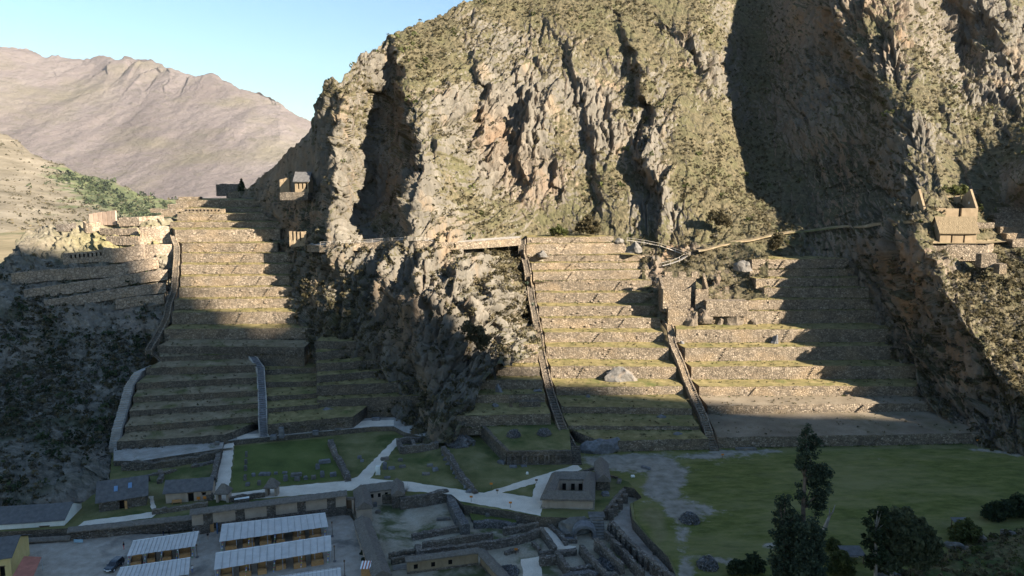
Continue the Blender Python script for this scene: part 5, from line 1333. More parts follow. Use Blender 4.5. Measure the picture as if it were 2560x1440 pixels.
# platform under the houses
stone_wall('platform_wall', 'tan retaining wall under the thatched house', None, at(2290, 628, 248).z - 3, 5.2, 1.2, 'terrace_stone', 'wall', None, 0.2, world_pts=[at(2288, 585, 256), at(2306, 622, 248.5), at(2380, 628, 247.5), at(2465, 628, 248.5), at(2480, 612, 252)], seed=41)
zp = at(2349, 607, 251.5).z
tag(mesh_obj('house_ground', [at(2288, 580, 257), Vector((*at(2306, 616, 248.9).xy, zp - .05)), Vector((*at(2465, 616, 248.9).xy, zp - .05)), at(2560, 600, 262), at(2560, 560, 272), at(2300, 560, 264)], [(0, 1, 2, 3, 4, 5)], MT['ledge_dirt']), kind='structure')
zz_ = at(2312, 556, 262).z
tag(mesh_obj('ruin_terrace_ground', [Vector((at(2285, 556, 259).x, 259, zz_ - .1)), Vector((at(2450, 556, 259).x, 259, zz_ - .1)), Vector((at(2450, 556, 259).x, 275, zz_)), Vector((at(2285, 556, 259).x, 275, zz_))], [(0, 1, 2, 3)], MT['ledge_dirt']), kind='structure')
block_wall('back_retaining_wall', 'tan retaining wall between the thatched house and the gabled ruin', 2286, 2486, 556, 566, 258.6, 1.0, 'terrace_stone', None)
steps_r = [(2440, 506, 516, 276), (2454, 519, 531, 272.5), (2470, 533, 546, 269), (2486, 548, 564, 265.5), (2500, 566, 581, 262), (2516, 583, 598, 258.5), (2531, 598, 608, 255)]
for k, (x0, yt, yb, Y_) in enumerate(steps_r):
    block_wall('spur_terrace', '%s of the small stepped terraces right of the gabled ruin, counted from the top' % ['first', 'second', 'third', 'fourth', 'fifth', 'sixth', 'lowest'][k], x0, 2680, yt, yb + 5, Y_, 4.4, 'terrace_stone', 'small terraces on the right-hand spur', 0.08, 'terrace')
block_wall('spur_terrace', 'small walled corner with a dark shadow on the brushy spur slope', 2452, 2490, 634, 664, 241, 3.0, 'terrace_stone', 'small terraces on the right-hand spur', 0.1, 'terrace')
block_wall('spur_terrace', 'low broken wall corner near the right edge of the spur', 2498, 2516, 660, 680, 238, 3.0, 'terrace_stone', 'small terraces on the right-hand spur', 0.1, 'terrace')

# ------------------------------------------------------------------ boulders on the terraces
def on_tier(sec, i, px, py=None):
    g_ = GEO[(sec, i)]
    t_ = g_['A'].lerp(g_['B'], (px - pix(g_['A'])[0]) / (pix(g_['B'])[0] - pix(g_['A'])[0]))
    return Vector((t_.x, t_.y - 1.2, g_['zb']))
boulder('great_boulder', 'huge pale grey boulder leaning on the fifth terrace wall between the stairs', on_tier('M', 4, 1553) + Vector((0, -0.6, -0.4)), 6.6, 2.2, 4.2, seed=3, cut=0.55)
boulder('round_boulder', 'rounded dark-shadowed boulder on the slope right of the tower', at(1858, 675, 271), 3.4, 2.8, 3.4, seed=4)
boulder('terrace_boulder', 'light boulder on the fourteenth terrace ledge near the stair', on_tier('M', 14, 1358) + Vector((0, -0.5, -0.3)), 2.4, 1.6, 2.0, seed=5)
boulder('terrace_boulder', 'tan boulder at the right end of the top terraces', at(1585, 628, 291), 3.4, 2.5, 3.4, seed=6)
boulder('terrace_boulder', 'small boulder on the top ledge casting a dark shadow', on_tier('M', 15, 1545) + Vector((0, -0.4, 0)), 2.4, 1.6, 1.6, seed=7)
boulder('standing_stone', 'pointed dark stone leaning on a wall at the shadow edge, right flight', on_tier('R', 5, 1934) + Vector((0, 0.2, -0.3)), 1.5, 1.2, 3.4, 'dark_boulder', 8)
boulder('small_boulder', 'small bluish boulder beside the stair on the right flight', on_tier('R', 5, 1702), 1.0, 0.9, 1.1, 'dark_boulder', 9)
boulder('standing_stone', 'upright dark block on the shaded terrace near the cliff foot', on_tier('L', 2, 1247) + Vector((0, -1.5, 0)), 1.3, 1.0, 2.6, 'dark_boulder', 10, cut=0.4)
boulder('standing_stone', 'low dark stone under the cliff on the short flight', on_tier('L', 3, 1200) + Vector((0, -0.6, 0)), 1.1, 1.0, 1.5, 'dark_boulder', 11)
boulder('small_boulder', 'flat dark stone on the shaded ledge left of the platform stair', on_tier('L', 2, 1342) + Vector((0, -1.0, 0)), 1.6, 0.9, 0.8, 'dark_boulder', 12)
boulder('small_boulder', 'low dark stone on the ledge above the niched platform', on_tier('L', 1, 1238) + Vector((0, -2.0, 0)), 1.1, 0.9, 0.9, 'dark_boulder', 13)
boulder('small_boulder', 'low stone on the third ledge between the stairs', on_tier('M', 2, 1650) + Vector((0, -1.2, 0)), 1.7, 0.9, 0.8, 'dark_boulder', 14)
boulder('small_boulder', 'low stones in the second ledge near the right stairway', on_tier('M', 1, 1690) + Vector((0, -2.0, 0)), 1.5, 0.9, 0.6, 'dark_boulder', 15)
boulder('small_boulder', 'small dark stone on the fourth terrace ledge between the stairs', on_tier('M', 3, 1468) + Vector((0, -0.8, 0)), 0.9, 0.7, 0.8, 'dark_boulder', 16)
boulder('leaning_slab', 'long slanting grey slab leaning at the foot of the central cliff terraces', on_tier('Y', 0, 822) + Vector((0, -0.6, 0.5)), 3.8, 1.2, 1.9, 'dark_boulder', 17, rz=0.2)
for k, (px, py, s_) in enumerate(((1688, 790, 3.4), (1722, 802, 4.4), (1757, 786, 4.6), (1795, 806, 3.0), (1832, 792, 4.4), (1884, 800, 2.6))):
    boulder('crag_boulder', 'craggy boulder %s of the row under the ruined tower' % ['first from the left', 'second from the left', 'third from the left', 'fourth from the left', 'second from the right', 'rightmost'][k], at(px, py, 264.5) + Vector((0, 0, -2.2)), s_, s_ * 0.9, s_ * (1.1 + 0.5 * (k % 2)), 'rough_rock', 50 + k, rz=k * 1.3, group='boulders under the tower', cat='boulder', cut=0.45)
hb_ = stone_wall('masonry_pillar', 'short masonry pillar on the shaded ledge above the niched platform', None, GEO[('L', 1)]['zb'], 3.2, 0.9, 'terrace_stone_dull', 'wall', None, 0.1, world_pts=[on_tier('L', 1, 1277) + Vector((-.5, -2.6, 0)), on_tier('L', 1, 1277) + Vector((.5, -2.6, 0))], seed=44)
stone_wall('masonry_block', 'low masonry box beside the pillar on the shaded ledge', None, GEO[('L', 1)]['zb'], 1.7, 1.6, 'terrace_stone_dull', 'wall', None, 0.1, world_pts=[on_tier('L', 1, 1297) + Vector((0, -2.2, 0)), on_tier('L', 1, 1350) + Vector((0, -2.2, 0))], seed=45)

# ------------------------------------------------------------------ niched platform above the plaza
pf_ = empty('niche_platform', G(1268, 1163, 0)); tag(pf_, 'raised grassy platform with tall niches in its stone front', 'platform')
o_ = pf_.location; zt_ = 3.6
FA, FB = G(1266, 1163, 0), G(1428, 1161, 0); BL = G(1200, 1062, zt_); BR = G(1398, 1052, zt_)
def loc(v, z=None): return Vector((v.x - o_.x, v.y - o_.y, (v.z if z is None else z) - 0))
def local_wall(root, nm, pts, z0, h, th, mat='ruin_stone', seed=1, rag=0.12, amp=0.07):
    o2 = root.location
    return stone_wall(nm, None, None, z0 - o2.z, h, th, mat, rag=rag, world_pts=[Vector((p.x - o2.x, p.y - o2.y, 0)) for p in pts], seed=seed, parent=root, amp=amp)
d_ = (FB - FA).normalized(); L_ = (FB - FA).length; bk = Vector((-d_.y, d_.x, 0))
# front wall: piers between the niches
xs = []; 
big = [0.185, 0.355, 0.525, 0.70, 0.87]; small = [0.085, 0.27, 0.44, 0.612, 0.785, 0.955]
mb = MB(); x = 0.0
ops = sorted([(f * L_ - 0.75, f * L_ + 0.75, 0.15, 2.7) for f in big] + [(f * L_ - 0.38, f * L_ + 0.38, 1.25, 2.35) for f in small])
Mx = Matrix(((d_.x, bk.x, 0, 0), (d_.y, bk.y, 0, 0), (0, 0, 1, 0), (0, 0, 0, 1)))
for (x0, x1, z0, z1) in ops:
    mb.box(x, x0, 0, 0.7, -0.3, zt_ + 0.1, M=Mx)
    if z0 > 0: mb.box(x0, x1, 0, 0.7, -0.3, z0, M=Mx)
    mb.box(x0, x1, 0.0, 0.7, z1, zt_ + 0.1, M=Mx); x = x1
mb.box(x, L_, 0, 0.7, -0.3, zt_ + 0.1, M=Mx); mb.build('front_wall', MT['ruin_stone'], pf_)
for (x0, x1, z0, z1) in ops:
    MB().box(x0, x1, 0.42, 0.69, z0, z1, M=Mx).build('niche_back', MT['terrace_stone_dull'], pf_)
local_wall(pf_, 'side_wall', [FA + bk * 0.5 + d_ * 0.4, BL + Vector((-1, 4, 0))], 0, zt_ + 0.35, 1.1, 'terrace_stone_dull', 61)
local_wall(pf_, 'front_coping', [FA + bk * 0.4, FB + bk * 0.4], zt_ - 0.1, 0.35, 0.9, 'terrace_stone_dull', 62, 0.05)
mesh_obj('turf', [loc(FA + bk * 0.5, zt_), loc(FB + bk * 0.5, zt_), loc(BR + Vector((3, 3, 0)), zt_ + .15), loc(BL + Vector((-1, 3, 0)), zt_ + .15)], [(0, 1, 2, 3)], MT['dry_lawn'], pf_)
mb = MB()
for k in range(9):
    p = FB + d_ * 0.2; mb.box(L_ + 0.1, L_ + 2.6, -0.6 + k * 0.55, 0.0 + k * 0.55, -0.2, 0.4 * (k + 1), M=Mx)
mb.build('corner_steps', MT['terrace_stone_dull'], pf_)
def cairn(label, p, r, h, seed):
    rs = random.Random(seed); root = empty('stone_cairn', p); tag(root, label, 'stone pile', 'round piles of loose stones')
    boulder('core', None, Vector((0, 0, -h * .15)), r * 0.95, r * 0.95, h * 0.95, 'cairn_stone', seed, parent=root, cut=0.8)
    mb = MB(); V = []; F = []
    for k in range(150):
        a = rs.uniform(0, 6.28); q_ = math.sqrt(rs.uniform(0, 1)); zz_ = h * (1 - q_ ** 3) * rs.uniform(0.75, 1.0)
        c = Vector((math.cos(a) * r * q_, math.sin(a) * r * q_, zz_)); s_ = rs.uniform(0.14, 0.34)
        M_ = Matrix.Translation(c) @ Euler((rs.uniform(0, 3), rs.uniform(0, 3), rs.uniform(0, 3))).to_matrix().to_4x4()
        mb.box(-s_, s_, -s_ * .7, s_ * .7, -s_ * .55, s_ * .55, M=M_)
    o = mb.build('loose_stones', MT['cairn_stone'], root); o['kind'] = 'stuff'
cairn('round stone cairn nearest the left wall of the niched platform', G(1284, 1090, 3.7), 1.9, 1.9, 1)
cairn('round stone cairn beside the stairway on the niched platform', G(1361, 1086, 3.7), 2.0, 1.7, 2)
cairn('round stone cairn on the trodden lawn below the sunken corridor', G(1724, 1302, 0), 2.2, 1.8, 3)
cairn('round stone cairn at the bottom edge of the lawn', G(1769, 1416, 0), 2.1, 1.8, 4)
cairn('long heap of loose stones at the foot of the central cliff', G(1150, 1108, 0), 4.6, 1.9, 5)
boulder('carved_boulder', 'great carved boulder with a flat top at the foot of the terraces', G(1500, 1128, 0), 7.0, 3.2, 4.2, 'dark_boulder', 71, rz=0.28, cut=0.42)
# ruin walls on the upper lawns
GR = 'ruin walls on the grass'
stone_wall('ruin_wall', 'long slanting ruin wall across the lawn, its foot strewn with dark stones', [(1108, 1113), (1128, 1140), (1150, 1180), (1172, 1208), (1190, 1229)], 0, [2.0, 2.2, 2.0, 1.4, 0.6], 1.3, group=GR, seed=21, rag=0.25)
stone_wall('ruin_wall', 'tumbled ruin wall between the monument lawn and the upper lawn', [(826, 1104), (840, 1135), (858, 1165), (870, 1192)], 0, [0.9, 1.2, 1.3, 1.3], 1.5, group=GR, seed=22, rag=0.4)
stone_wall('ruin_wall', 'rubble wall along the left side of the straight paved path', [(549, 1128), (540, 1160), (530, 1205), (523, 1240)], 0, [1.4, 1.5, 1.4, 1.2], 1.3, group=GR, seed=23, rag=0.3)
stone_wall('ruin_wall', 'rough dark wall below the lower gravel path', [(306, 1160), (360, 1156), (430, 1148), (550, 1128)], 0, [1.6, 1.9, 2.0, 1.8], 1.6, 'terrace_stone_dull', group=GR, seed=24, rag=0.3)
stone_wall('ruin_wall', 'low ruin wall stub above the two huts', [(400, 1172), (404, 1190), (398, 1202)], 0, 0.8, 1.2, group=GR, seed=25, rag=0.3)
stone_wall('ruin_wall', 'low broken ruin wall behind the larger hut', [(365, 1184), (420, 1178), (440, 1170)], 0, 0.6, 1.0, group=GR, seed=26, rag=0.3)
stone_wall('ruin_wall', 'low line of stones in the grass behind the smaller hut', [(478, 1164), (510, 1158), (538, 1150)], 0, 0.5, 1.4, group=GR, seed=27, rag=0.3)
rr = empty('roofless_room', G(1000, 1130, 0)); tag(rr, 'small roofless two-room stone ruin beside the diagonal path', 'ruin')
for nm, pts, sd in (('front_wall', [(1004, 1118), (1050, 1113), (1092, 1105)], 31), ('left_wall', [(995, 1094), (1004, 1118)], 32), ('back_wall', [(997, 1095), (1080, 1086)], 33), ('right_wall', [(1086, 1086), (1092, 1106)], 34), ('partition', [(1028, 1092), (1040, 1113)], 35)):
    local_wall(rr, nm, [G(a, b, 1.9) for a, b in pts], 0, 1.9 if nm != 'partition' else 1.2, 1.1, 'ruin_stone', sd, 0.3)
# the small niches along the foot wall, lower left
xw = GEO[('X', 0)]
nw_ = stone_wall('niched_foot_wall', 'low wall with a row of small dark niches along the upper gravel path', None, 1.4, 2.6, 0.9, 'terrace_stone_dull', 'wall', None, 0.1, world_pts=[G(672, 1084, 1.5), G(760, 1074, 1.5), G(882, 1061, 1.5)], seed=36)
niches('niche', 12, G(682, 1084, 1.5), G(878, 1062, 1.5), 0.55, 0.75, parent=nw_, up=1.0, out=0.6, frac=(0.0, 1.0))
# cut stones on the lawns
def cut_stone(name, label, p, w, d, h, rz=0.0, mat='boulder', tilt=0.0, cat='stone', group='cut stones on the lawns'):
    rs = random.Random(int(p.x * 97 + p.y * 13))
    bm = bmesh.new(); bmesh.ops.create_cube(bm, size=1.0); bmesh.ops.subdivide_edges(bm, edges=bm.edges[:], cuts=2, use_grid_fill=True)
    for v in bm.verts:
        v.co.x *= w * (1 - 0.12 * (v.co.z > 0.2)); v.co.y *= d * (1 - 0.12 * (v.co.z > 0.2)); v.co.z = (v.co.z + 0.5) * h - 0.06
        v.co += Vector((rs.uniform(-1, 1), rs.uniform(-1, 1), rs.uniform(-1, 1) * 0.6)) * 0.07 * min(w, d, h) * 1.4
    me = bpy.data.meshes.new(name); bm.to_mesh(me); bm.free(); me.materials.append(MT[mat])
    o = bpy.data.objects.new(name, me); o.location = p; o.rotation_euler = (tilt, 0, rz); link(o); tag(o, label, cat, group); return o
ML = 'monument lawn'
for k, (px, py, w, d, h, rz, mt, lab) in enumerate([
 (741, 1190, 2.8, 1.1, 0.9, 0.25, 'boulder', 'broad cut stone lying in the middle of the monument lawn'),
 (662, 1188, 2.9, 1.0, 0.8, 0.05, 'dark_boulder', 'long dark cut stone in the middle of the monument lawn'),
 (690, 1185, 0.9, 0.8, 0.6, 0.3, 'dark_boulder', 'small stone between two long cut stones on the monument lawn'),
 (712, 1183, 1.3, 0.7, 0.5, 0.1, 'dark_boulder', 'low flat stone right of centre on the monument lawn'),
 (634, 1190, 0.9, 0.8, 0.8, 0.5, 'dark_boulder', 'small stone left of the long dark stone on the monument lawn'),
 (648, 1212, 0.8, 0.8, 1.2, 0.2, 'boulder', 'pale pointed stone near the front edge of the monument lawn'),
 (684, 1206, 0.9, 0.7, 1.0, 0.1, 'boulder', 'upright squared stone at the front of the monument lawn'),
 (714, 1202, 1.0, 0.9, 1.6, 0.6, 'dark_boulder', 'leaning dark stone at the front of the monument lawn'),
 (743, 1201, 1.3, 1.1, 1.0, 0.0, 'boulder', 'mushroom-shaped stone at the front of the monument lawn'),
 (764, 1198, 0.9, 0.9, 0.9, 0.4, 'dark_boulder', 'rounded stone right of the mushroom-shaped one'),
 (784, 1197, 1.1, 1.0, 1.0, 0.2, 'boulder', 'squat stone with a flat top on the monument lawn'),
 (806, 1192, 1.0, 0.9, 1.6, 0.1, 'dark_boulder', 'upright brown stone near the tumbled wall'),
 (833, 1190, 1.6, 1.2, 1.0, 0.3, 'dark_boulder', 'broad low stone next to the tumbled wall'),
 (794, 1172, 1.0, 0.9, 1.4, 0.1, 'dark_boulder', 'single upright stone at the back of the monument lawn'),
 (812, 1157, 3.0, 1.3, 0.9, 0.35, 'dark_boulder', 'large low dark boulder at the back of the monument lawn'),
 (619, 1214, 1.0, 0.9, 0.8, 0.1, 'dark_boulder', 'dark block at the front left of the monument lawn'),
 (613, 1201, 0.6, 0.6, 1.3, 0.0, 'boulder', 'frontmost of the row of small upright stones by the straight path'),
 (613, 1195, 0.6, 0.6, 1.0, 0.0, 'boulder', 'second of the row of small upright stones by the straight path'),
 (614, 1176, 0.7, 0.7, 1.4, 0.0, 'boulder', 'third of the row of small upright stones by the straight path'),
 (615, 1160, 0.6, 0.6, 1.4, 0.0, 'boulder', 'fourth of the row of small upright stones by the straight path'),
 (616, 1142, 0.6, 0.5, 1.6, 0.0, 'boulder', 'farthest of the row of small upright stones by the straight path'),
 (962, 1150, 2.2, 1.0, 0.9, 0.5, 'boulder', 'long grey stone on the lawn right of the diagonal path'),
 (1001, 1152, 1.2, 0.9, 0.7, 0.2, 'boulder', 'low stone in front of the roofless room'),
 (962, 1172, 1.0, 1.0, 1.9, 0.1, 'dark_boulder', 'upright dark stone beside the white block'),
 (945, 1186, 1.1, 0.9, 2.4, 0.0, 'white_plaster', 'tall pale upright block on the lawn by the diagonal path'),
 (979, 1172, 1.8, 1.1, 0.6, 0.3, 'dark_boulder', 'flat stone right of the upright dark stone'),
 (1006, 1168, 1.7, 1.0, 0.6, 0.3, 'boulder', 'flat pale stone in the middle of the second lawn'),
 (1075, 1165, 1.6, 1.0, 0.6, 0.2, 'boulder', 'flat stone left of the slanting ruin wall'),
 (1088, 1176, 1.4, 1.2, 0.8, 0.4, 'dark_boulder', 'squarish dark stone near the slanting ruin wall'),
 (1065, 1186, 2.0, 1.2, 0.5, 0.1, 'boulder', 'broad flat stone at the front of the second lawn'),
 (968, 1195, 1.6, 1.0, 0.4, 0.1, 'dark_boulder', 'low flat stone at the edge of the paved path'),
 (899, 1146, 1.1, 1.0, 0.8, 0.2, 'dark_boulder', 'dark rounded stone on the lawn left of the diagonal path'),
 (905, 1154, 0.9, 0.8, 0.6, 0.2, 'dark_boulder', 'small stone below the dark rounded stone, left of the diagonal path'),
 (1254, 1158, 2.2, 1.2, 0.8, -0.6, 'dark_boulder', 'tilted stone slab at the foot of the niched platform corner'),
 (1283, 1168, 2.0, 1.2, 0.5, 0.1, 'dark_boulder', 'flat stone slab in front of the niched platform'),
 (1310, 1166, 1.6, 1.1, 0.4, 0.1, 'dark_boulder', 'second flat slab in front of the niched platform'),
 (1318, 1185, 0.6, 0.5, 0.6, 0.1, 'white_plaster', 'little white marker stone on the lawn by the paved path'),
 (1614, 1172, 2.6, 0.7, 0.7, -0.7, 'dark_boulder', 'slanting log-like stone on the trodden lawn'),
 (1582, 1192, 0.9, 0.7, 0.5, 0.1, 'white_plaster', 'pale stone on the grass right of the small thatched gatehouse'),
 (1548, 1205, 1.0, 2.2, 0.6, -0.3, 'boulder', 'pale oblong block beside the small thatched gatehouse'),
 (1513, 1238, 1.7, 1.3, 0.9, 0.2, 'dark_boulder', 'low dark rock on the path right of the courtyard building'),
 (1865, 1125, 6.0, 0.9, 0.8, 0.02, 'boulder', 'long low stone bench under the lowest right terrace'),
]):
    cut_stone('cut_stone', lab, G(px, py, 0.02), w, d, h, rz, mt)
for k, (px, py, w, d, h, mt, lab) in enumerate([(684, 1097, 1.7, 1.3, 1.3, 'dark_boulder', 'squat dark block beside the tall slab on the upper gravel path'), (704, 1094, 1.5, 0.8, 3.2, 'dark_boulder', 'tall upright brown slab standing on the upper gravel path'), (789, 1086, 1.7, 1.0, 1.3, 'dark_boulder', 'grey squared block at the edge of the upper gravel path'), (845, 1074, 1.9, 1.0, 0.5, 'boulder', 'low flat stone lying on the upper gravel path'), (543, 1112, 1.2, 0.9, 1.0, 'boulder', 'pale block by the two visitors on the lower gravel path'), (940, 1050, 2.6, 1.2, 0.9, 'dark_boulder', 'dark low rock on the trodden ground under the central cliff')]):
    cut_stone('path_stone', lab, G(px, py, 1.55), w, d, h, 0.1, mt)
# dark stones heaped along the slanting wall
for k in range(9):
    f = k / 8.0; px, py = 1112 + 66 * f, 1136 + 92 * f
    boulder('fallen_stone', '%s of the dark fallen stones along the slanting ruin wall, counted from its top' % ORD[k].replace('lowest', 'first'), G(px - 4, py + 3, 0), 0.8 + 0.3 * (k % 3), 0.7, 0.8, 'dark_boulder', 80 + k, cat='stone', group='fallen stones along the slanting wall', sub=2)

# ------------------------------------------------------------------ huts with tiled roofs, lower left
A, B = G(248, 1281, 0), G(366, 1263, 0); L = (B - A).length
h1 = gable_house('tiled_hut', 'larger stone hut with a grey tiled roof and two blue skylights', 'hut', A, B, 8.0, 2.9, 3.0, 0.6, 'ruin_stone', 'tile_roof', [(L * 0.43, L * 0.54, 0, 2.05)], seed=2, roof_th=0.18)
for fx, fy in ((0.36, 1.8), (0.66, 2.1)):
    z_ = 2.9 + 3.0 * (fy / 4.0) + 0.19
    MB().add([(L * fx - .4, fy - .55, z_ - .41), (L * fx + .4, fy - .55, z_ - .41), (L * fx + .4, fy + .55, z_ + .41), (L * fx - .4, fy + .55, z_ + .41), (L * fx - .4, fy - .55, z_ - .31), (L * fx + .4, fy - .55, z_ - .31), (L * fx + .4, fy + .55, z_ + .51), (L * fx - .4, fy + .55, z_ + .51)], [(0, 3, 2, 1), (4, 5, 6, 7), (0, 1, 5, 4), (1, 2, 6, 5), (2, 3, 7, 6), (3, 0, 4, 7)]).build('skylight', MT['blue_panel'], h1)
MB().box(L * 0.545, L * 0.60, -0.5, -0.42, 0, 2.0).build('open_door', MT['wood'], h1)
A, B = G(415, 1259, 0), G(528, 1250, 0); L = (B - A).length
h2 = gable_house('tiled_hut', 'smaller plastered hut with a grey tiled roof and a wooden bench', 'hut', A, B, 5.2, 2.9, 1.8, 0.5, 'adobe', 'tile_roof', [(L * 0.49, L * 0.62, 0, 2.1)], [(L * 0.80, L * 0.89, 1.3, 2.0)], seed=3, roof_th=0.18)
bn = empty('wooden_bench', A + (B - A) * 0.16 + Vector((0, -0.9, 0))); bn.rotation_euler.z = math.atan2((B - A).y, (B - A).x); tag(bn, 'brown wooden bench against the smaller hut', 'bench')
MB().box(0, 2.2, 0, 0.45, 0.42, 0.5).build('seat', MT['wood'], bn); MB().box(0, 2.2, 0.42, 0.5, 0.55, 1.0).build('backrest', MT['wood'], bn)
for x0 in (0.05, 2.05): MB().box(x0, x0 + 0.1, 0.05, 0.4, 0, 0.42).build('leg', MT['wood'], bn)
for f, lab in ((0.74, 'small orange notice board left of the hut window'), (0.88, 'small orange notice board at the right end of the smaller hut')):
    p = A + (B - A) * f + Vector((0, -0.5, 0)); nb_ = empty('notice_board', p); tag(nb_, lab, 'sign')
    MB().box(-0.4, 0.4, -0.04, 0.04, 0.6, 1.3).build('board', MT['sign_orange'], nb_); MB().box(-0.05, 0.05, -0.03, 0.03, 0, 0.6).build('post', MT['dark_wood'], nb_)
stone_wall('garden_wall', 'low rubble wall in front of the smaller hut', [(380, 1276), (440, 1268), (520, 1255)], 0, 0.9, 1.0, seed=28, group=GR, rag=0.3)
# big tiled roof and white wall by the lane
A, B = G(-60, 1352, ZM), G(163, 1337, ZM)
gable_house('white_house', 'long white-walled house with a wide dark tiled roof at the left edge', 'house', A, B, 9.0, 3.6, 2.0, 0.3, 'white_plaster', 'tile_roof', [((B - A).length * 0.72, (B - A).length * 0.83, 0, 2.3)], seed=6, roof_th=0.15)
# corner house with a red canopy
A, B = G(-40, 1470, ZM), G(28, 1442, ZM)
ch = gable_house('corner_house', 'yellow corner house with a dark tiled roof at the lower left corner', 'house', G(-75, 1452, ZM), G(30, 1440, ZM), 9.0, 4.2, 2.2, 0.5, 'yellow_plaster', 'tile_roof', [(5.2, 6.2, 0, 2.2)], seed=7, roof_th=0.15)
rc = empty('red_canopy', G(36, 1450, ZM)); tag(rc, 'faded red sheet canopy in front of the yellow corner house', 'canopy'); o_ = rc.location
za = ZM + 2.9
q4 = [G(60, 1391, za + .4), G(104, 1393, za), G(84, 1440, za), G(28, 1446, za + .4)]
V = [v - o_ for v in q4]; MB().add(V + [v + Vector((0, 0, .06)) for v in V], [(0, 1, 2, 3), (7, 6, 5, 4), (0, 4, 5, 1), (1, 5, 6, 2), (2, 6, 7, 3), (3, 7, 4, 0)]).build('sheet', MT['red_roof'], rc)
for v in V[1:3]: MB().tube([v, Vector((v.x, v.y, 0))], 0.06, 6).build('post', MT['metal_pole'], rc)

# ------------------------------------------------------------------ market wall with thatched coping
def coped_wall(label, A, B, z0, h, th, cw, mats, name='coped_wall', seed=1, group='walls with thatched coping', cmat='thatch', panels=0, stone_h=1.4, openings=()):
    d = B - A; L = Vector((d.x, d.y, 0)).length; root = empty(name, A, math.atan2(d.y, d.x)); tag(root, label, 'wall', group); root['kind'] = 'thing'
    x = 0.0; lo, hi = MB(), MB()
    for (x0, x1, oh) in list(openings) + [(L, L, 0)]:
        lo.box(x, x0, -0.02, th, -0.3, stone_h); hi.box(x, x0, 0.03, th - 0.03, stone_h, h)
        if x1 > x0: hi.box(x0, x1, 0.03, th - 0.03, oh, h)
        x = x1
    lo.build('stone_base', MT[mats[0]], root); hi.build('plaster_wall', MT[mats[1]], root)
    for k in range(panels):
        f = (k + 0.5) / panels; x0 = L * f - 1.0
        MB().box(x0, x0 + 2.0, -0.03, 0.02, stone_h * .9, h - 0.1).build('stone_panel', MT['ruin_stone'], root)
    n = max(4, int(L / 0.8)); V = []; prof_ = [(-cw / 2, h - 0.15), (-cw / 2, h + 0.1), (-cw * .25, h + 0.5), (0, h + 0.72), (cw * .25, h + 0.5), (cw / 2, h + 0.1), (cw / 2, h - 0.15)]
    for (yy, zz_) in prof_:
        for i in range(n + 1):
            xx = -0.3 + (L + 0.6) * i / n; V.append((xx, th / 2 + yy + 0.05 * math.sin(xx * 5 + yy * 3 + seed), zz_ + 0.05 * math.sin(xx * 3.7 + yy * 9 + seed)))
    F = grid_faces(len(prof_), n + 1).tolist(); c = n + 1
    F = [f[::-1] for f in F]; F.append([r * c for r in range(len(prof_))]); F.append([r * c + n for r in range(len(prof_))][::-1])
    F += [[i + 1, i, (len(prof_) - 1) * c + i, (len(prof_) - 1) * c + i + 1][::-1] for i in range(n)]
    mesh_obj('coping', V, F, MT[cmat], root)
    return root, L
A, B = G(482, 1338, ZM), G(866, 1287, ZM)
L = (B - A).length
mw, L = coped_wall('long plastered market wall with thatched coping and a wooden door', A, B, ZM, 5.2, 0.9, 3.0, ('ruin_stone', 'adobe'), panels=5, stone_h=2.2, openings=[(L * 0.105, L * 0.155, 2.3)])
MB().box(L * 0.108, L * 0.132, 0.2, 0.3, 0, 2.2).build('door', MT['wood'], mw); MB().box(L * 0.150, L * 0.158, -1.0, 0.02, 0, 2.2).build('open_door_leaf', MT['blue_door'], mw)
A2, B2 = G(176, 1352, ZM), G(482, 1320, ZM)
coped_wall('lower market wall with a flat thatched coping beside the lane', A2, B2, ZM, 2.3, 0.8, 2.4, ('ruin_stone', 'ruin_stone'), stone_h=0.9, seed=3)
A3, B3 = G(-60, 1368, ZM), G(174, 1353, ZM)
coped_wall('short coped wall in front of the white house', A3, B3, ZM, 0.5, 0.8, 1.6, ('ruin_stone', 'adobe'), stone_h=0.5, seed=4)
# gate porches on the wall
def hip_cap(label, c, w, d, z, h, name='thatched_porch'):
    root = empty(name, Vector((c.x, c.y, z))); tag(root, label, 'porch', 'hipped thatched porches'); root['kind'] = 'thing'
    a = root
    V = [(-w / 2, -d / 2, 0), (w / 2, -d / 2, 0), (w / 2, d / 2, 0), (-w / 2, d / 2, 0), (-w * .12, 0, h), (w * .12, 0, h), (-w / 2, -d / 2, -.3), (w / 2, -d / 2, -.3), (w / 2, d / 2, -.3), (-w / 2, d / 2, -.3)]
    mesh_obj('thatch_cap', V, [(0, 1, 5, 4), (1, 2, 5), (2, 3, 4, 5), (3, 0, 4), (0, 6, 7, 1), (1, 7, 8, 2), (2, 8, 9, 3), (3, 9, 6, 0)], MT['thatch'], root)
    mb = MB()
    for sx in (-1, 1): mb = MB().box(sx * w * .36 - .3, sx * w * .36 + .3, -d * .3, d * .3, -3.2, -0.05); mb.build('pier', MT['adobe'], root)
hip_cap('small hipped thatch roof behind the market wall, near the straight path', G(560, 1252, 0), 3.4, 3.2, 2.5, 1.9)
hip_cap('small hipped thatch roof in the middle of the market wall', G(681, 1237, 0), 3.2, 3.2, 2.5, 1.9)
stone_wall('yard_wall', 'dark stone wall between the two hipped thatch roofs', [(575, 1243), (662, 1230)], 0, 1.2, 0.8, 'terrace_stone_dull', seed=29, group=GR)
poly('yard_slab', [(585, 1250), (623, 1245), (623, 1240), (587, 1244)], 0.9, 'white_plaster', 0.0, 'ruin_stone')

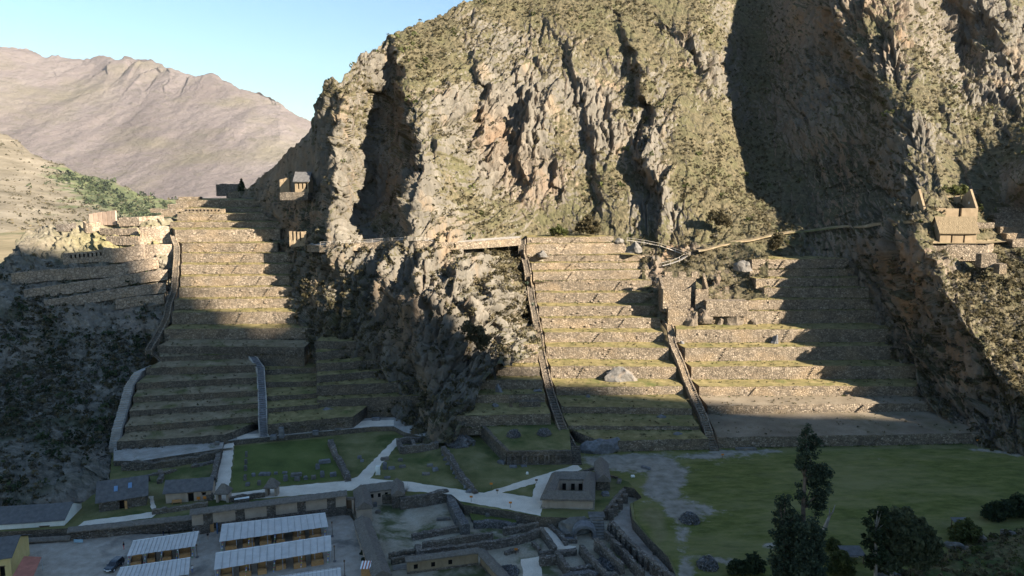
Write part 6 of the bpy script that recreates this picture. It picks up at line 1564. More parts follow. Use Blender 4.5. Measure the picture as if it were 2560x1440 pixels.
# ------------------------------------------------------------------ thatched gate buildings
def thatch_house(name, label, ridge_a, ridge_b, zr, half, drop, base_z, wmat='adobe', cat='house', th=0.35, hip=False):
    """gabled thatch along a measured ridge line; half = half width, drop = ridge height above the eaves"""
    A = G(*ridge_a, zr); B = G(*ridge_b, zr); d = B - A; L = Vector((d.x, d.y, 0)).length
    rz = math.atan2(d.y, d.x); root = empty(name, Vector((A.x, A.y, base_z)), rz); tag(root, label, cat)
    H = zr - base_z
    n = max(4, int(L / 0.8)); pr = [(-half, H - drop - th), (-half, H - drop), (-half * .5, H - drop * .48), (0, H), (half * .5, H - drop * .48), (half, H - drop), (half, H - drop - th)]
    V = []
    for (yy, zz_) in pr:
        for i in range(n + 1):
            xx = -0.5 + (L + 1.0) * i / n; V.append((xx, yy + 0.05 * math.sin(xx * 5 + yy), zz_ + 0.05 * math.sin(xx * 3.3 + yy * 7)))
    c = n + 1; F = [f[::-1] for f in grid_faces(len(pr), c).tolist()]
    F.append([r * c for r in range(len(pr))]); F.append([r * c + n for r in range(len(pr))][::-1]); F += [[i, i + 1, (len(pr) - 1) * c + i + 1, (len(pr) - 1) * c + i] for i in range(n)]
    mesh_obj('roof', V, F, MT['thatch'], root)
    w = half - 0.45; e = H - drop - th + 0.05
    for s_ in (-1, 1): MB().box(0, L, s_ * w - 0.22, s_ * w + 0.22, -0.3, e + 0.25).build('side_wall', MT[wmat], root)
    for x0 in (-0.02, L - 0.4):
        g_ = MB().add([(x0, -w + .22, -.3), (x0, w - .22, -.3), (x0, w - .22, e), (x0, 0, H - 0.5), (x0, -w + .22, e)] + [(x0 + .42, -w + .22, -.3), (x0 + .42, w - .22, -.3), (x0 + .42, w - .22, e), (x0 + .42, 0, H - 0.5), (x0 + .42, -w + .22, e)], [(0, 4, 3, 2, 1), (5, 6, 7, 8, 9), (0, 5, 9, 4), (4, 9, 8, 3), (3, 8, 7, 2), (2, 7, 6, 1)]).build('gable_wall', MT[wmat], root)
    return root, L, H, w
r_, L, H, w = thatch_house('gate_house', 'thatched gatehouse with a pointed gable at the end of the market wall', (903, 1212), (910, 1253), 2.6, 2.0, 1.5, ZM)
r_, L, H, w = thatch_house('courtyard_wing', 'thatched wing with three small windows joining the gatehouse', (905, 1212), (985, 1202), 2.5, 1.9, 1.2, ZR)
for f in (0.28, 0.5, 0.72): MB().box(L * f - .35, L * f + .35, -w - .24, -w - .1, 2.0, 3.0).build('window', MT['dark_gap'], r_)
thatch_house('end_pavilion', 'small thatched pavilion with a stone gable beside the bare shrub', (992, 1196), (995, 1222), 2.4, 1.7, 1.3, ZR, 'ruin_stone')
thatch_house('corridor_roof', 'long narrow thatched corridor between the market and the ruins', (905, 1290), (954, 1424), 1.2, 1.9, 1.1, ZR)
dr = empty('gate_doorway', G(873, 1284, ZM)); tag(dr, 'dark doorway with a few steps beside the gatehouse', 'gate')
MB().box(-1.3, -0.7, 0, 0.7, 0, 3.4).build('pier', MT['adobe'], dr); MB().box(0.7, 1.2, 0, 0.7, 0, 3.4).build('pier', MT['adobe'], dr); MB().box(-1.3, 1.2, -.05, 0.75, 3.4, 3.9).build('lintel', MT['thatch'], dr); MB().box(-0.7, 0.7, 0.5, 0.62, 0, 3.4).build('door', MT['dark_wood'], dr)
for k in range(4): MB().box(-0.7, 0.7, -1.0 + k * .3, 0.5, k * .28, k * .28 + .28).build('step', MT['terrace_stone_dull'], dr)
# courtyard building
cb = empty('courtyard_house', G(1356, 1303, ZR)); tag(cb, 'square thatched building around an open courtyard beside the paved path', 'house'); o_ = cb.location
ze, zr_ = 2.5, 4.0
OUTR = [(1350, 1247), (1487, 1250), (1490, 1181), (1379, 1183)]; INN = [(1388, 1230), (1456, 1232), (1459, 1198), (1399, 1197)]
ow = [G(a, b, ze) for a, b in OUTR]; iw = [G(a, b, ze + 0.5) for a, b in INN]
mid = [(a + b) / 2 + Vector((0, 0, 0)) for a, b in zip(ow, iw)]
V = [v - o_ for v in ow] + [Vector((m.x, m.y, zr_)) - o_ for m in mid] + [v - o_ for v in iw] + [v - o_ + Vector((0, 0, -.4)) for v in ow] + [v - o_ + Vector((0, 0, -.4)) for v in iw]
nm_ = ['front_roof', 'right_roof', 'back_roof', 'left_roof']
for i in range(4):
    j = (i + 1) % 4
    sub = 8; vv = []; 
    idx = [(i, j), (4 + i, 4 + j), (8 + i, 8 + j)]
    rows_ = [(12 + i, 12 + j), (i, j), (4 + i, 4 + j), (8 + i, 8 + j), (16 + i, 16 + j)]
    for (a, b) in rows_:
        for k in range(sub + 1):
            p = V[a].lerp(V[b], k / sub); vv.append(p + Vector((0, 0, 0.05 * math.sin(k * 2.1 + i + a))))
    mesh_obj(nm_[i], vv, [f[::-1] for f in grid_faces(5, sub + 1).tolist()], MT['thatch'], cb)
def qwall(nm, a, b, z0, z1, th, mat):
    a = a - o_; b = b - o_; d = Vector((b.x - a.x, b.y - a.y, 0)).normalized(); n_ = Vector((-d.y, d.x, 0)) * th
    return MB().prism([(a.x, a.y), (b.x, b.y), (b.x + n_.x, b.y + n_.y), (a.x + n_.x, a.y + n_.y)], z0 - o_.z, z1 - o_.z).build(nm, MT[mat], cb)
cen = sum(ow, Vector()) / 4
ins = [cen + (v - cen) * 0.93 for v in ow]; iin = [cen + (v - cen) * 1.04 for v in iw]
for i in range(4):
    j = (i + 1) % 4
    qwall('outer_wall', ins[i], ins[j], 0.2 if i != 0 else 0.0, ze - 0.1, 0.5, 'adobe'); qwall('stone_base', cen + (ins[i] - cen) * 1.008, cen + (ins[j] - cen) * 1.008, ZR - .3, 0.2 if i != 0 else 0.0, 0.7, 'ruin_stone')
    w_ = qwall('court_wall', iin[j], iin[i], 0.1, ze + 0.35, 0.4, 'adobe')
for f in (0.2, 0.55, 0.85):
    a, b = iin[3] - o_, iin[2] - o_; p = a.lerp(b, f)
    MB().box(p.x - .45, p.x + .45, p.y - .46, p.y - .3, 0.3 - o_.z, 1.9 - o_.z).build('window', MT['dark_gap'], cb)
mesh_obj('court_floor', [Vector((v.x - o_.x, v.y - o_.y, 0.1 - o_.z)) for v in ow], [(0, 1, 2, 3)], MT['ruin_floor'], cb)
thatch_house('small_gatehouse', 'tall narrow thatched gatehouse at the edge of the great lawn', (1503, 1142), (1509, 1184), 4.4, 1.9, 1.7, 0.0, 'terrace_stone_dull')
stone_wall('lawn_edge_wall', 'low dark stone edging between the courtyard building and the small gatehouse', [(1445, 1178), (1470, 1172), (1498, 1166)], 0, 0.5, 0.6, 'terrace_stone_dull', seed=30, group=GR)
stone_wall('lawn_edge_wall', 'low stone edging right of the small gatehouse', [(1522, 1186), (1545, 1192)], 0, 0.6, 0.6, 'terrace_stone_dull', seed=37, group=GR)

# ------------------------------------------------------------------ sunken ruins below the plaza
GX = 'low walls of the sunken ruins'
RW = [
 ('thick back wall of the ruined courtyard below the paved path', [(1000, 1243), (1063, 1235), (1120, 1224)], 3.0, 1.2, 'ruin_stone'),
 ('broad rubble-topped wall on the right of the ruined courtyard', [(1124, 1226), (1131, 1250), (1152, 1294), (1164, 1312)], 2.4, 2.0, 'cairn_stone'),
 ('low rubble wall closing the ruined courtyard at the front', [(1030, 1336), (1100, 1323), (1163, 1312)], 1.2, 1.4, 'ruin_stone'),
 ('long thin wall of the upper ruin passage', [(1056, 1356), (1140, 1343), (1213, 1332), (1232, 1329)], 1.6, 0.9, 'ruin_stone'),
 ('long stepped wall of the second ruin passage', [(1050, 1376), (1190, 1357), (1253, 1347), (1316, 1334), (1352, 1319)], 1.9, 1.0, 'ruin_stone'),
 ('short thick wall joining the ruin passages on the left', [(1044, 1358), (1050, 1376), (1056, 1396)], 1.7, 1.4, 'ruin_stone'),
 ('ruin wall along the left side of the ruin walk', [(1354, 1320), (1372, 1343), (1388, 1368)], 1.8, 1.0, 'ruin_stone'),
 ('jagged rubble wall under the sunken lawn', [(1184, 1304), (1222, 1301), (1252, 1303), (1290, 1309)], 1.5, 1.4, 'cairn_stone'),
 ('straight ruin wall ending at the ruin walk', [(1258, 1319), (1300, 1312), (1346, 1306)], 1.8, 0.9, 'ruin_stone'),
 ('short rubble stub where the sunken lawn meets the path', [(1290, 1291), (1320, 1283), (1342, 1290)], 1.6, 1.3, 'ruin_stone'),
 ('small corner of wall inside the middle ruin room', [(1332, 1352), (1345, 1364), (1350, 1372)], 1.0, 0.7, 'ruin_stone'),
 ('low bench-like wall at the front of the middle ruin room', [(1347, 1380), (1386, 1373)], 0.9, 0.8, 'ruin_stone'),
 ('knee-high wall remains across the middle ruin room', [(1262, 1380), (1278, 1375), (1297, 1372)], 0.7, 0.8, 'ruin_stone'),
 ('low wall beside the thatched corridor, upper one', [(972, 1383), (1042, 1369)], 1.2, 0.9, 'terrace_stone_dull'),
 ('low wall beside the thatched corridor, lower one', [(978, 1397), (1038, 1385)], 1.2, 0.9, 'terrace_stone_dull'),
 ('low curb of stones along the right of the ruin walk', [(1357, 1290), (1376, 1312), (1398, 1331), (1416, 1356)], 0.8, 0.8, 'ruin_stone'),
 ('ruin wall below the ruin walk, left of the small room', [(1391, 1377), (1404, 1393), (1421, 1420)], 2.3, 1.0, 'ruin_stone'),
 ('ruin wall at the back of the small room below the fountain', [(1393, 1377), (1441, 1372)], 1.3, 1.0, 'ruin_stone'),
 ('ruin wall at the bottom of the small room', [(1421, 1421), (1458, 1414), (1490, 1411)], 1.2, 1.1, 'ruin_stone'),
 ('front wall of the room beside the pale square', [(1349, 1396), (1391, 1391)], 1.6, 1.0, 'ruin_stone'),
 ('slanting ruin wall right of the small room', [(1453, 1362), (1470, 1386), (1499, 1414), (1520, 1442)], 2.0, 1.0, 'ruin_stone'),
 ('long slanting ruin wall in the middle of the right-hand ruins', [(1489, 1346), (1518, 1375), (1542, 1396), (1557, 1409)], 2.5, 1.0, 'ruin_stone'),
 ('first free-standing partition from the fountain steps', [(1513, 1325), (1533, 1340)], 2.0, 0.8, 'ruin_stone'),
 ('second free-standing partition from the fountain steps', [(1530, 1344), (1553, 1363)], 2.4, 0.8, 'ruin_stone'),
 ('third free-standing partition from the fountain steps', [(1556, 1371), (1579, 1395)], 2.4, 0.8, 'ruin_stone'),
 ('last free-standing partition at the bottom edge', [(1580, 1399), (1608, 1428)], 2.4, 0.8, 'ruin_stone'),
 ('long niched wall beside the sunken corridor', [(1528, 1302), (1553, 1327), (1579, 1355), (1612, 1386), (1641, 1408), (1690, 1442)], 2.5, 1.0, 'ruin_stone'),
 ('upper niched wall curving up to the lawn edge', [(1512, 1274), (1534, 1250), (1560, 1219)], 2.6, 1.0, 'ruin_stone'),
 ('short cross wall by the long slanting wall', [(1520, 1442), (1540, 1432)], 1.4, 0.9, 'ruin_stone'),
 ('rubble-filled low wall at the bottom centre of the ruins', [(1400, 1442), (1432, 1432), (1470, 1428), (1492, 1436)], 1.6, 1.3, 'cairn_stone'),
 ('dark stone bench along the sunken corridor', [(1632, 1376), (1650, 1378)], 0.8, 0.9, 'terrace_stone_dull'),
]
for k, (lab, pts, h, th, mt) in enumerate(RW):
    o = stone_wall('ruined_wall', lab, pts, ZR, h, th, mt, 'wall', GX, 0.14 if h > 1 else 0.1, seed=k + 3, amp=0.08)
# piers between the niches
P0 = [(1528, 1302), (1553, 1327), (1579, 1355), (1612, 1386), (1641, 1408), (1690, 1442)]
def along(pts, f):
    xs_ = np.linspace(0, 1, len(pts)); return float(np.interp(f, xs_, [p[0] for p in pts])), float(np.interp(f, xs_, [p[1] for p in pts]))
names_ = ORD[:11]
for k in range(11):
    a = along(P0, 0.03 + 0.094 * k); p = G(a[0] - 5, a[1] + 3, ZR + 2.3)
    stone_wall('wall_pier', '%s pier from the top along the long niched wall' % names_[k].replace('lowest', 'first'), None, ZR, 2.2, 0.9, 'ruin_stone', 'pier', 'piers of the niched walls', 0.12, world_pts=[Vector((p.x - .5, p.y - .35, 0)), Vector((p.x + .45, p.y + .35, 0))], seed=60 + k)
P1 = [(1512, 1274), (1534, 1250), (1560, 1219)]
for k in range(4):
    a = along(P1, 0.12 + 0.25 * k); p = G(a[0] + 9, a[1] + 6, ZR + 2.4)
    stone_wall('wall_pier', '%s square pier from the courtyard building on the upper niched wall' % ['first', 'second', 'third', 'fourth'][k], None, ZR, 2.4, 1.3, 'ruin_stone', 'pier', 'piers of the niched walls', 0.12, world_pts=[Vector((p.x - .7, p.y, 0)), Vector((p.x + .7, p.y, 0))], seed=80 + k)
# adobe room with capped walls
A, B = G(1018, 1436, ZR), G(1196, 1412, ZR)
cr, L = coped_wall('adobe wall with a grey thatched coping and three square windows', A, B, ZR, 2.9, 0.8, 2.0, ('ruin_stone', 'gold_adobe'), stone_h=0.5, seed=7)
for f in (0.12, 0.36, 0.60): MB().box(L * f - .4, L * f + .4, -0.06, 0.06, 1.0, 1.9).build('window', MT['dark_gap'], cr)
coped_wall('adobe wall with grey thatched coping running down to the bottom edge', G(1200, 1412, ZR), G(1262, 1482, ZR), ZR, 2.7, 0.8, 2.2, ('ruin_stone', 'gold_adobe'), stone_h=0.4, seed=8)
# ritual fountain: carved rock, dark arch, basin and steps
boulder('fountain_rock', 'large smooth pale carved rock above the dark arch', G(1444, 1322, ZR + 0.4), 4.6, 2.6, 2.6, 'boulder', 91, rz=0.1, cut=0.6)
ar = empty('fountain_arch', G(1462, 1346, ZR)); tag(ar, 'dark arched fountain grotto in the ruins', 'grotto')
mb = MB(); n = 9
for s_ in (0, 1):
    pass
V = []; 
for yy in (0.0, 3.0):
    for k in range(n + 1):
        t_ = math.pi * k / n; V.append((-1.9 * math.cos(t_), yy, 0.9 + 1.4 * math.sin(t_)))
    for k in range(n + 1):
        t_ = math.pi * k / n; V.append((-2.6 * math.cos(t_), yy, 0.9 + 2.0 * math.sin(t_)))
F = []; m_ = n + 1
for k in range(n):
    F += [(k, k + 1, m_ + k + 1, m_ + k), (2 * m_ + k, 3 * m_ + k, 3 * m_ + k + 1, 2 * m_ + k + 1), (m_ + k, m_ + k + 1, 3 * m_ + k + 1, 3 * m_ + k), (k, 2 * m_ + k, 2 * m_ + k + 1, k + 1)]
mesh_obj('vault', V, F, MT['dark_boulder'], ar)
for s_ in (-1, 1): MB().box(s_ * 2.25 - .35, s_ * 2.25 + .35, 0, 3.0, -0.2, 0.9).build('jamb', MT['dark_boulder'], ar)
MB().box(-1.9, 1.9, 2.9, 3.1, -0.2, 2.4).build('back_wall', MT['dark_gap'], ar)
fs = empty('fountain_steps', G(1498, 1349, ZR)); tag(fs, 'flight of pale stone steps beside the fountain arch', 'stairway')
for k in range(7): MB().box(-1.5, 1.5, k * 0.75, 6.4, k * 0.36 - 0.1, (k + 1) * 0.36).build('step', MT['boulder'], fs)
MB().box(-1.7, 2.0, 5.3, 8.2, 2.4, 2.7).build('landing', MT['boulder'], fs)
bs = empty('stone_basin', G(1425, 1358, ZR)); tag(bs, 'square stone water basin left of the fountain arch', 'basin')
for nm, bx_ in (('rim', (-1.6, 1.6, -0.2, 0.3)), ('rim', (-1.6, 1.6, 2.6, 3.1)), ('rim', (-1.6, -1.1, 0.3, 2.6)), ('rim', (1.1, 1.6, 0.3, 2.6))):
    MB().box(*bx_, -0.1, 0.9).build(nm, MT['ruin_stone'], bs)
MB().box(-1.1, 1.1, 0.3, 2.6, -0.1, 0.2).build('floor_slab', MT['dark_boulder'], bs)
cut_stone('cut_stone', 'long pale stone lying in the ruined courtyard', G(1108, 1300, ZR + .02), 3.2, 0.6, 0.6, 0.1, 'boulder')
cut_stone('cut_stone', 'pale block near the gatehouse in the ruined courtyard', G(945, 1282, ZR + .02), 1.2, 0.8, 0.7, 0.1, 'boulder')
cut_stone('cut_stone', 'dark upright stone at the back of the ruined courtyard', G(937, 1266, ZR + .02), 0.9, 0.8, 1.1, 0.1, 'dark_boulder')
cut_stone('cut_stone', 'small blue-grey stone beside the pale square', G(1288, 1422, ZR + .02), 0.7, 1.0, 0.6, 0.1, 'boulder')
cut_stone('cut_stone', 'pale stone in the sunken lawn', G(1219, 1290, ZR + .62), 0.9, 0.8, 0.7, 0.3, 'boulder')
cairn('heap of dark rubble right of the coped wall', G(1270, 1430, ZR), 2.2, 0.8, 11)
cairn('heap of dark rubble inside the slanting ruin room', G(1516, 1412, ZR), 2.6, 0.9, 12)
# timbers stacked behind the corridor
for k in range(4):
    o = MB().tube([G(982, 1425 - k * 3, ZR + 0.2 + 0.05 * k), G(1016, 1421 - k * 3, ZR + 0.2 + 0.05 * k)], 0.11, 6).build('timber_pole', MT['grey_wood']); tag(o, '%s of the grey poles lying beside the adobe wall, nearest first' % ['first', 'second', 'third', 'last'][k], 'pole', 'poles by the adobe wall')

# ------------------------------------------------------------------ market
def canopy(label, bl, br, fl, fr, ridge_f, lat=2.5, zr=3.2, zb=2.7, group='pale sheet roofs over the market stalls'):
    """bl,br back edge; fl,fr front eave (measured)"""
    FL = G(*fl, ZM + lat); root = empty('market_canopy', Vector((FL.x, FL.y, ZM))); tag(root, label, 'canopy', group); o_ = root.location.copy()
    FL, FR = G(*fl, ZM + lat), G(*fr, ZM + lat); BL_, BR_ = G(*bl, ZM + zb), G(*br, ZM + zb)
    RL, RR = BL_.lerp(FL, ridge_f), BR_.lerp(FR, ridge_f); RL.z = RR.z = ZM + zr
    d = (FR - FL); ang = math.atan2(d.y, d.x); root.rotation_euler.z = ang
    inv = Matrix.Rotation(-ang, 4, 'Z')
    def lc(v): return inv @ (v - o_)
    n = 26
    for nm, (a0, a1), (b0, b1) in (('front_sheet', (FL, FR), (RL, RR)), ('back_sheet', (RL, RR), (BL_, BR_))):
        V = []
        for lay in (0.0, 0.05):
            for r in range(5):
                for k in range(n + 1):
                    p = a0.lerp(a1, k / n).lerp(b0.lerp(b1, k / n), r / 4)
                    q_ = lc(p); q_.z += lay + 0.03 * math.sin(k * 1.9 + r) + (0.02 if k % 2 else 0) - 0.05 * math.sin(math.pi * r / 4)
                    if nm == 'back_sheet': q_.z -= 0.01
                    V.append(q_)
        m_ = 5 * (n + 1); F = grid_faces(5, n + 1, m_).tolist() + [f[::-1] for f in grid_faces(5, n + 1).tolist()]
        for k in range(n): F.append((k, k + 1, m_ + k + 1, m_ + k)); F.append((4 * (n + 1) + k, m_ + 4 * (n + 1) + k, m_ + 4 * (n + 1) + k + 1, 4 * (n + 1) + k + 1))
        for r in range(4): F.append((r * (n + 1), m_ + r * (n + 1), m_ + (r + 1) * (n + 1), (r + 1) * (n + 1))); F.append((r * (n + 1) + n, (r + 1) * (n + 1) + n, m_ + (r + 1) * (n + 1) + n, m_ + r * (n + 1) + n))
        mesh_obj(nm, V, F, MT['canopy'], root)
    for k in range(1, 16):
        f = k / 16
        for (a0, a1), (b0, b1) in (((FL, FR), (RL, RR)), ((RL, RR), (BL_, BR_))):
            MB().tube([lc(a0.lerp(a1, f)) + Vector((0, 0, .075)), lc(b0.lerp(b1, f)) + Vector((0, 0, .075))], 0.035, 4).build('sheet_joint', MT['grey_wood'], root)
    MB().tube([lc(RL) + Vector((0, 0, .09)), lc(RR) + Vector((0, 0, .09))], 0.07, 5).build('ridge_batten', MT['white_paint'], root)
    np_ = max(3, int(d.length / 3.2))
    for k in range(np_ + 1):
        for (a, b) in ((FL, FR), (BL_, BR_)):
            p = lc(a.lerp(b, 0.01 + 0.98 * k / np_)); p.y += 0.25 if a is FL else -0.25
            MB().tube([Vector((p.x, p.y, 0)), Vector((p.x, p.y, p.z - .06))], 0.07, 6).build('post', MT['metal_pole'], root)
    return root, d.length, ang, o_, (lc(BL_).y)
CAN = [
 ('long pale canopy next to the market wall', (556, 1311), (812, 1283), (548, 1355), (821, 1317), 0.16),
 ('long pale canopy in the second row of the right-hand stalls', (541, 1381), (827, 1338), (535, 1425), (829, 1377), 0.22),
 ('pale canopy cut by the bottom edge, right-hand stalls', (691, 1441), (851, 1418), (684, 1484), (854, 1456), 0.3),
 ('shorter pale canopy nearest the dark car', (336, 1352), (500, 1328), (317, 1391), (488, 1366), 0.18),
 ('pale canopy cut by the bottom edge, left-hand stalls', (306, 1418), (477, 1393), (280, 1462), (472, 1436), 0.2),
]
rs = random.Random(5)
SIDE = ['leftmost', 'second from the left', 'third from the left', 'fourth from the left', 'fifth from the left', 'rightmost']
for ci, (lab, bl, br, fl, fr, rf) in enumerate(CAN):
    root, L, ang, o_, dep = canopy(lab, bl, br, fl, fr, rf)
    if ci in (2, 4): continue
    ns = 6 if ci < 2 else 4
    for k in range(ns):
        x0 = L * (0.05 + 0.92 * k / ns); w = L / ns * rs.uniform(0.45, 0.7); y0 = rs.uniform(-0.5, 0.4)
        c = Matrix.Translation(o_) @ Matrix.Rotation(ang, 4, 'Z') @ Vector((x0, y0, 0))
        st = empty('wooden_stall', c, ang)
        side = SIDE[k] if k < ns - 1 else 'rightmost'
        tag(st, '%s wooden stall under the %s' % (side, ['canopy next to the market wall', 'second-row canopy of the right-hand stalls', '', 'canopy nearest the dark car'][ci]), 'stall', 'brown wooden market stalls')
        MB().box(0, w, 0, 0.7, 0, 0.95).build('counter', MT['wood'], st)
        MB().box(0.06, w - 0.06, 1.7, 1.85, 0, 1.9).build('back_board', MT['wood'], st)
        MB().box(-0.02, 0.06, 0.1, 1.85, 0, 1.6).build('side_board', MT['dark_wood'], st)
        MB().box(w - 0.06, w + 0.02, 0.1, 1.85, 0, 1.6).build('side_board', MT['dark_wood'], st)
        MB().box(-0.05, w + 0.05, -0.08, 0.75, 0.952, 1.0).build('counter_top', MT['wood'], st)
    # bunting along the eave
    cols_ = ['cloth_red', 'cloth_yellow', 'cloth_blue', 'cloth_white', 'cloth_green']
    bt_ = empty('bunting', o_, ang); tag(bt_, 'little coloured flags strung in front of the %s' % ['canopy next to the market wall', 'second-row right-hand canopy', '', 'canopy nearest the dark car'][ci], 'bunting', 'strings of coloured flags')
    for k in range(0, 5):
        x0 = L * (0.03 + 0.235 * k)
        MB().tube([(x0, 0.05, 2.3), (x0 - 0.3, -1.2, 0.5)], 0.015, 4).build('string', MT['cloth_white'], bt_)
        for j in range(6):
            f = j / 6; p = Vector((x0 - .3 * f, 0.05 - 1.25 * f, 2.3 - 1.8 * f))
            MB().add([p + Vector((-.12, 0, 0)), p + Vector((.12, 0, 0)), p + Vector((.1, 0, -.24)), p + Vector((-.1, 0, -.24)), p + Vector((-.12, .02, 0)), p + Vector((.12, .02, 0)), p + Vector((.1, .02, -.24)), p + Vector((-.1, .02, -.24))], [(0, 1, 2, 3), (7, 6, 5, 4), (0, 4, 5, 1), (2, 6, 7, 3)]).build('flag', MT[cols_[(j + k) % 5]], bt_)
kk = empty('wooden_kiosk', G(917, 1446, ZM)); tag(kk, 'brown wooden kiosk with a striped awning beside the thatched corridor', 'kiosk')
MB().box(-1.1, 1.1, 0, 1.6, 0, 2.2).build('cabin', MT['wood'], kk)
for k in range(8): MB().add([(-1.2 + k * .3, -.5, 2.25), (-1.2 + (k + 1) * .3, -.5, 2.25), (-1.2 + (k + 1) * .3, 1.7, 2.75), (-1.2 + k * .3, 1.7, 2.75), (-1.2 + k * .3, -.5, 2.31), (-1.2 + (k + 1) * .3, -.5, 2.31), (-1.2 + (k + 1) * .3, 1.7, 2.81), (-1.2 + k * .3, 1.7, 2.81)], [(0, 3, 2, 1), (4, 5, 6, 7), (0, 1, 5, 4), (1, 2, 6, 5), (2, 3, 7, 6), (3, 0, 4, 7)]).build('awning_strip', MT['red_roof' if k % 2 else 'white_paint'], kk)
def lamp(label, px, py, h=3.2):
    r = empty('lamp_post', G(px, py, ZM)); tag(r, label, 'lamp post', 'lamp posts round the market')
    MB().tube([(0, 0, 0), (0, 0, h)], 0.06, 6).build('pole', MT['dark_wood'], r); MB().box(-.25, .25, -.25, .25, 0, .25).build('foot', MT['dark_boulder'], r); MB().box(-.14, .14, -.14, .14, h, h + .35).build('lantern', MT['dark_wood'], r)
lamp('dark lamp post right of the canopy beside the market wall', 831, 1342); lamp('dark lamp post right of the second-row canopy', 837, 1404); lamp('dark post between the left-hand and right-hand stalls', 493, 1394, 2.6); lamp('dark lamp post at the bottom edge beside the last canopy', 862, 1442)
for k, (px, py, lab) in enumerate(((899, 1340, 'upper dark planter by the corridor wall'), (905, 1385, 'middle dark planter by the corridor wall'), (911, 1402, 'lower dark planter by the corridor wall'))):
    boulder('planter_bush', lab, G(px, py, ZM), 0.8, 0.7, 0.9, 'leaf_dark', 95 + k, cat='plant', group='dark planters along the corridor', sub=2)
# signs
def signpost(label, p, mat='sign_orange', h=1.5):
    r = empty('sign_post', p); tag(r, label, 'sign', 'small sign posts'); MB().tube([(0, 0, 0), (0, 0, h)], 0.05, 5).build('post', MT['dark_wood'], r); MB().box(-.35, .35, -.06, .0, h - .35, h + .1).build('board', MT[mat], r)
signpost('small orange sign at the lawn edge above the path fork', G(1228, 1222, 0)); signpost('small orange sign on bare earth below the right stairway', G(1806, 1148, 0)); signpost('thin sign at the left end of the path edge above the sunken lawn', G(1178, 1255, 0)); signpost('thin sign at the right end of the path edge above the sunken lawn', G(1276, 1270, 0)); signpost('orange sign in the middle ruin room', G(1290, 1388, ZR)); signpost('thin post at the tip of the triangle lawn', G(1243, 1234, 0.05), 'dark_wood', 1.0)
signpost('small orange sign by the terrace foot at the far right', G(2443, 1112, 0)); signpost('thin post on the right corner of the triangle lawn', G(1341, 1208, 0.05), 'dark_wood', 1.0)
pn = empty('teal_panel_sign', G(205, 1350, ZM + .2)); tag(pn, 'pale teal board hanging on the lane wall', 'sign'); MB().box(-1.0, 1.0, -1.3, -1.25, 0.1, 0.8).build('board', MT['teal_panel'], pn)
# bare shrub by the pavilion, cars and people follow

# ------------------------------------------------------------------ trees and plants
def tree(name, label, base, trunk, blobs, leafmat, barkmat, K=20, leaf=0.16, seed=1, group=None, cat='tree', branches=True, flat=1.0, droop=0.0, r0=0.4):
    """trunk: list of offsets from base; blobs: (dx,dy,dz,r) foliage masses filled with many small leaf clumps"""
    rs = np.random.RandomState(seed); root = empty(name, base); tag(root, label, cat, group)
    pts = [Vector(p) for p in trunk]; n = len(pts)
    mb = MB(); mb.tube(pts, [r0 * (1 - 0.8 * i / (n - 1)) for i in range(n)], 8)
    if branches:
        for (x, y, z, r) in blobs:
            c = Vector((x, y, z)); j = min(range(n), key=lambda i: (pts[i] - c).length + (5 if pts[i].z > z else 0))
            mid_ = pts[j].lerp(c, 0.55) + Vector((0, 0, 0.15 * r)); mb.tube([pts[j], mid_, c], [r0 * 0.28, r0 * 0.18, r0 * 0.06], 5)
    mb.build('trunk', MT[barkmat], root, smooth=True)
    C, R = [], []
    for (x, y, z, r) in blobs:
        m = max(8, int(13 * r ** 1.6))
        d = rs.normal(size=(m, 3)); d /= np.linalg.norm(d, axis=1, keepdims=True); q_ = rs.uniform(0.25, 1.0, (m, 1)) ** 0.55
        C.append(np.array([x, y, z]) + d * q_ * r * np.array([1, 1, flat])); R.append(rs.uniform(0.22, 0.42, m) * min(r, 1.8) + 0.12)
    C = np.concatenate(C); R = np.concatenate(R)
    V, F, t = leaf_cloud(C, R, K, leaf / 0.3, rs, 0.9, rs.uniform(0.15, 0.85, len(C)), droop)
    fast_mesh('crown', V, F, MT[leafmat], root, attrs={'tone': t})
    return root
def blob_px(base, lst, Y):
    """foliage masses measured in the photo at the tree's own distance"""
    out = []
    for k, (px, py, rp) in enumerate(lst):
        p = at(px, py, Y) - base; out.append((p.x, p.y + ((k * 7) % 5 - 2) * 0.45, p.z, rp * Y / FPX * 1.03))
    return out
Yt = 118.0
b0 = Vector((at(2022, 1500, Yt).x, Yt, 0.0))
def tp_(lst): return [at(a, b, Yt) - b0 for a, b in lst]
tr = [Vector((0, 0, -0.3))] + [Vector((at(a, b, Yt).x - b0.x, 0, at(a, b, Yt).z)) for a, b in ((2010, 1340), (2008, 1270), (2012, 1200), (2016, 1130), (2014, 1075))]
tree('eucalyptus_tree', 'tall slender eucalyptus with a bare trunk and loose dark crown on the lawn', b0, tr,
  blob_px(b0, [(2015, 1062, 9), (2016, 1080, 13), (2018, 1100, 17), (2010, 1108, 14), (2035, 1112, 20), (2005, 1130, 20), (2030, 1135, 18), (2044, 1118, 12), (1998, 1160, 16), (2012, 1165, 22), (2025, 1180, 18), (2046, 1180, 24), (2060, 1195, 22), (2064, 1182, 14), (2040, 1205, 24), (2056, 1220, 22), (2045, 1235, 18), (2007, 1225, 12), (2000, 1240, 15), (2012, 1255, 15), (2022, 1262, 9), (2048, 1258, 20), (2055, 1272, 17), (2042, 1280, 13)], Yt), 'leaf_euc', 'bark', 17, 0.13, 3, 'trees on the near edge of the lawn', r0=0.55)
b1 = Vector((at(1965, 1500, 116).x, 116.0, 0))
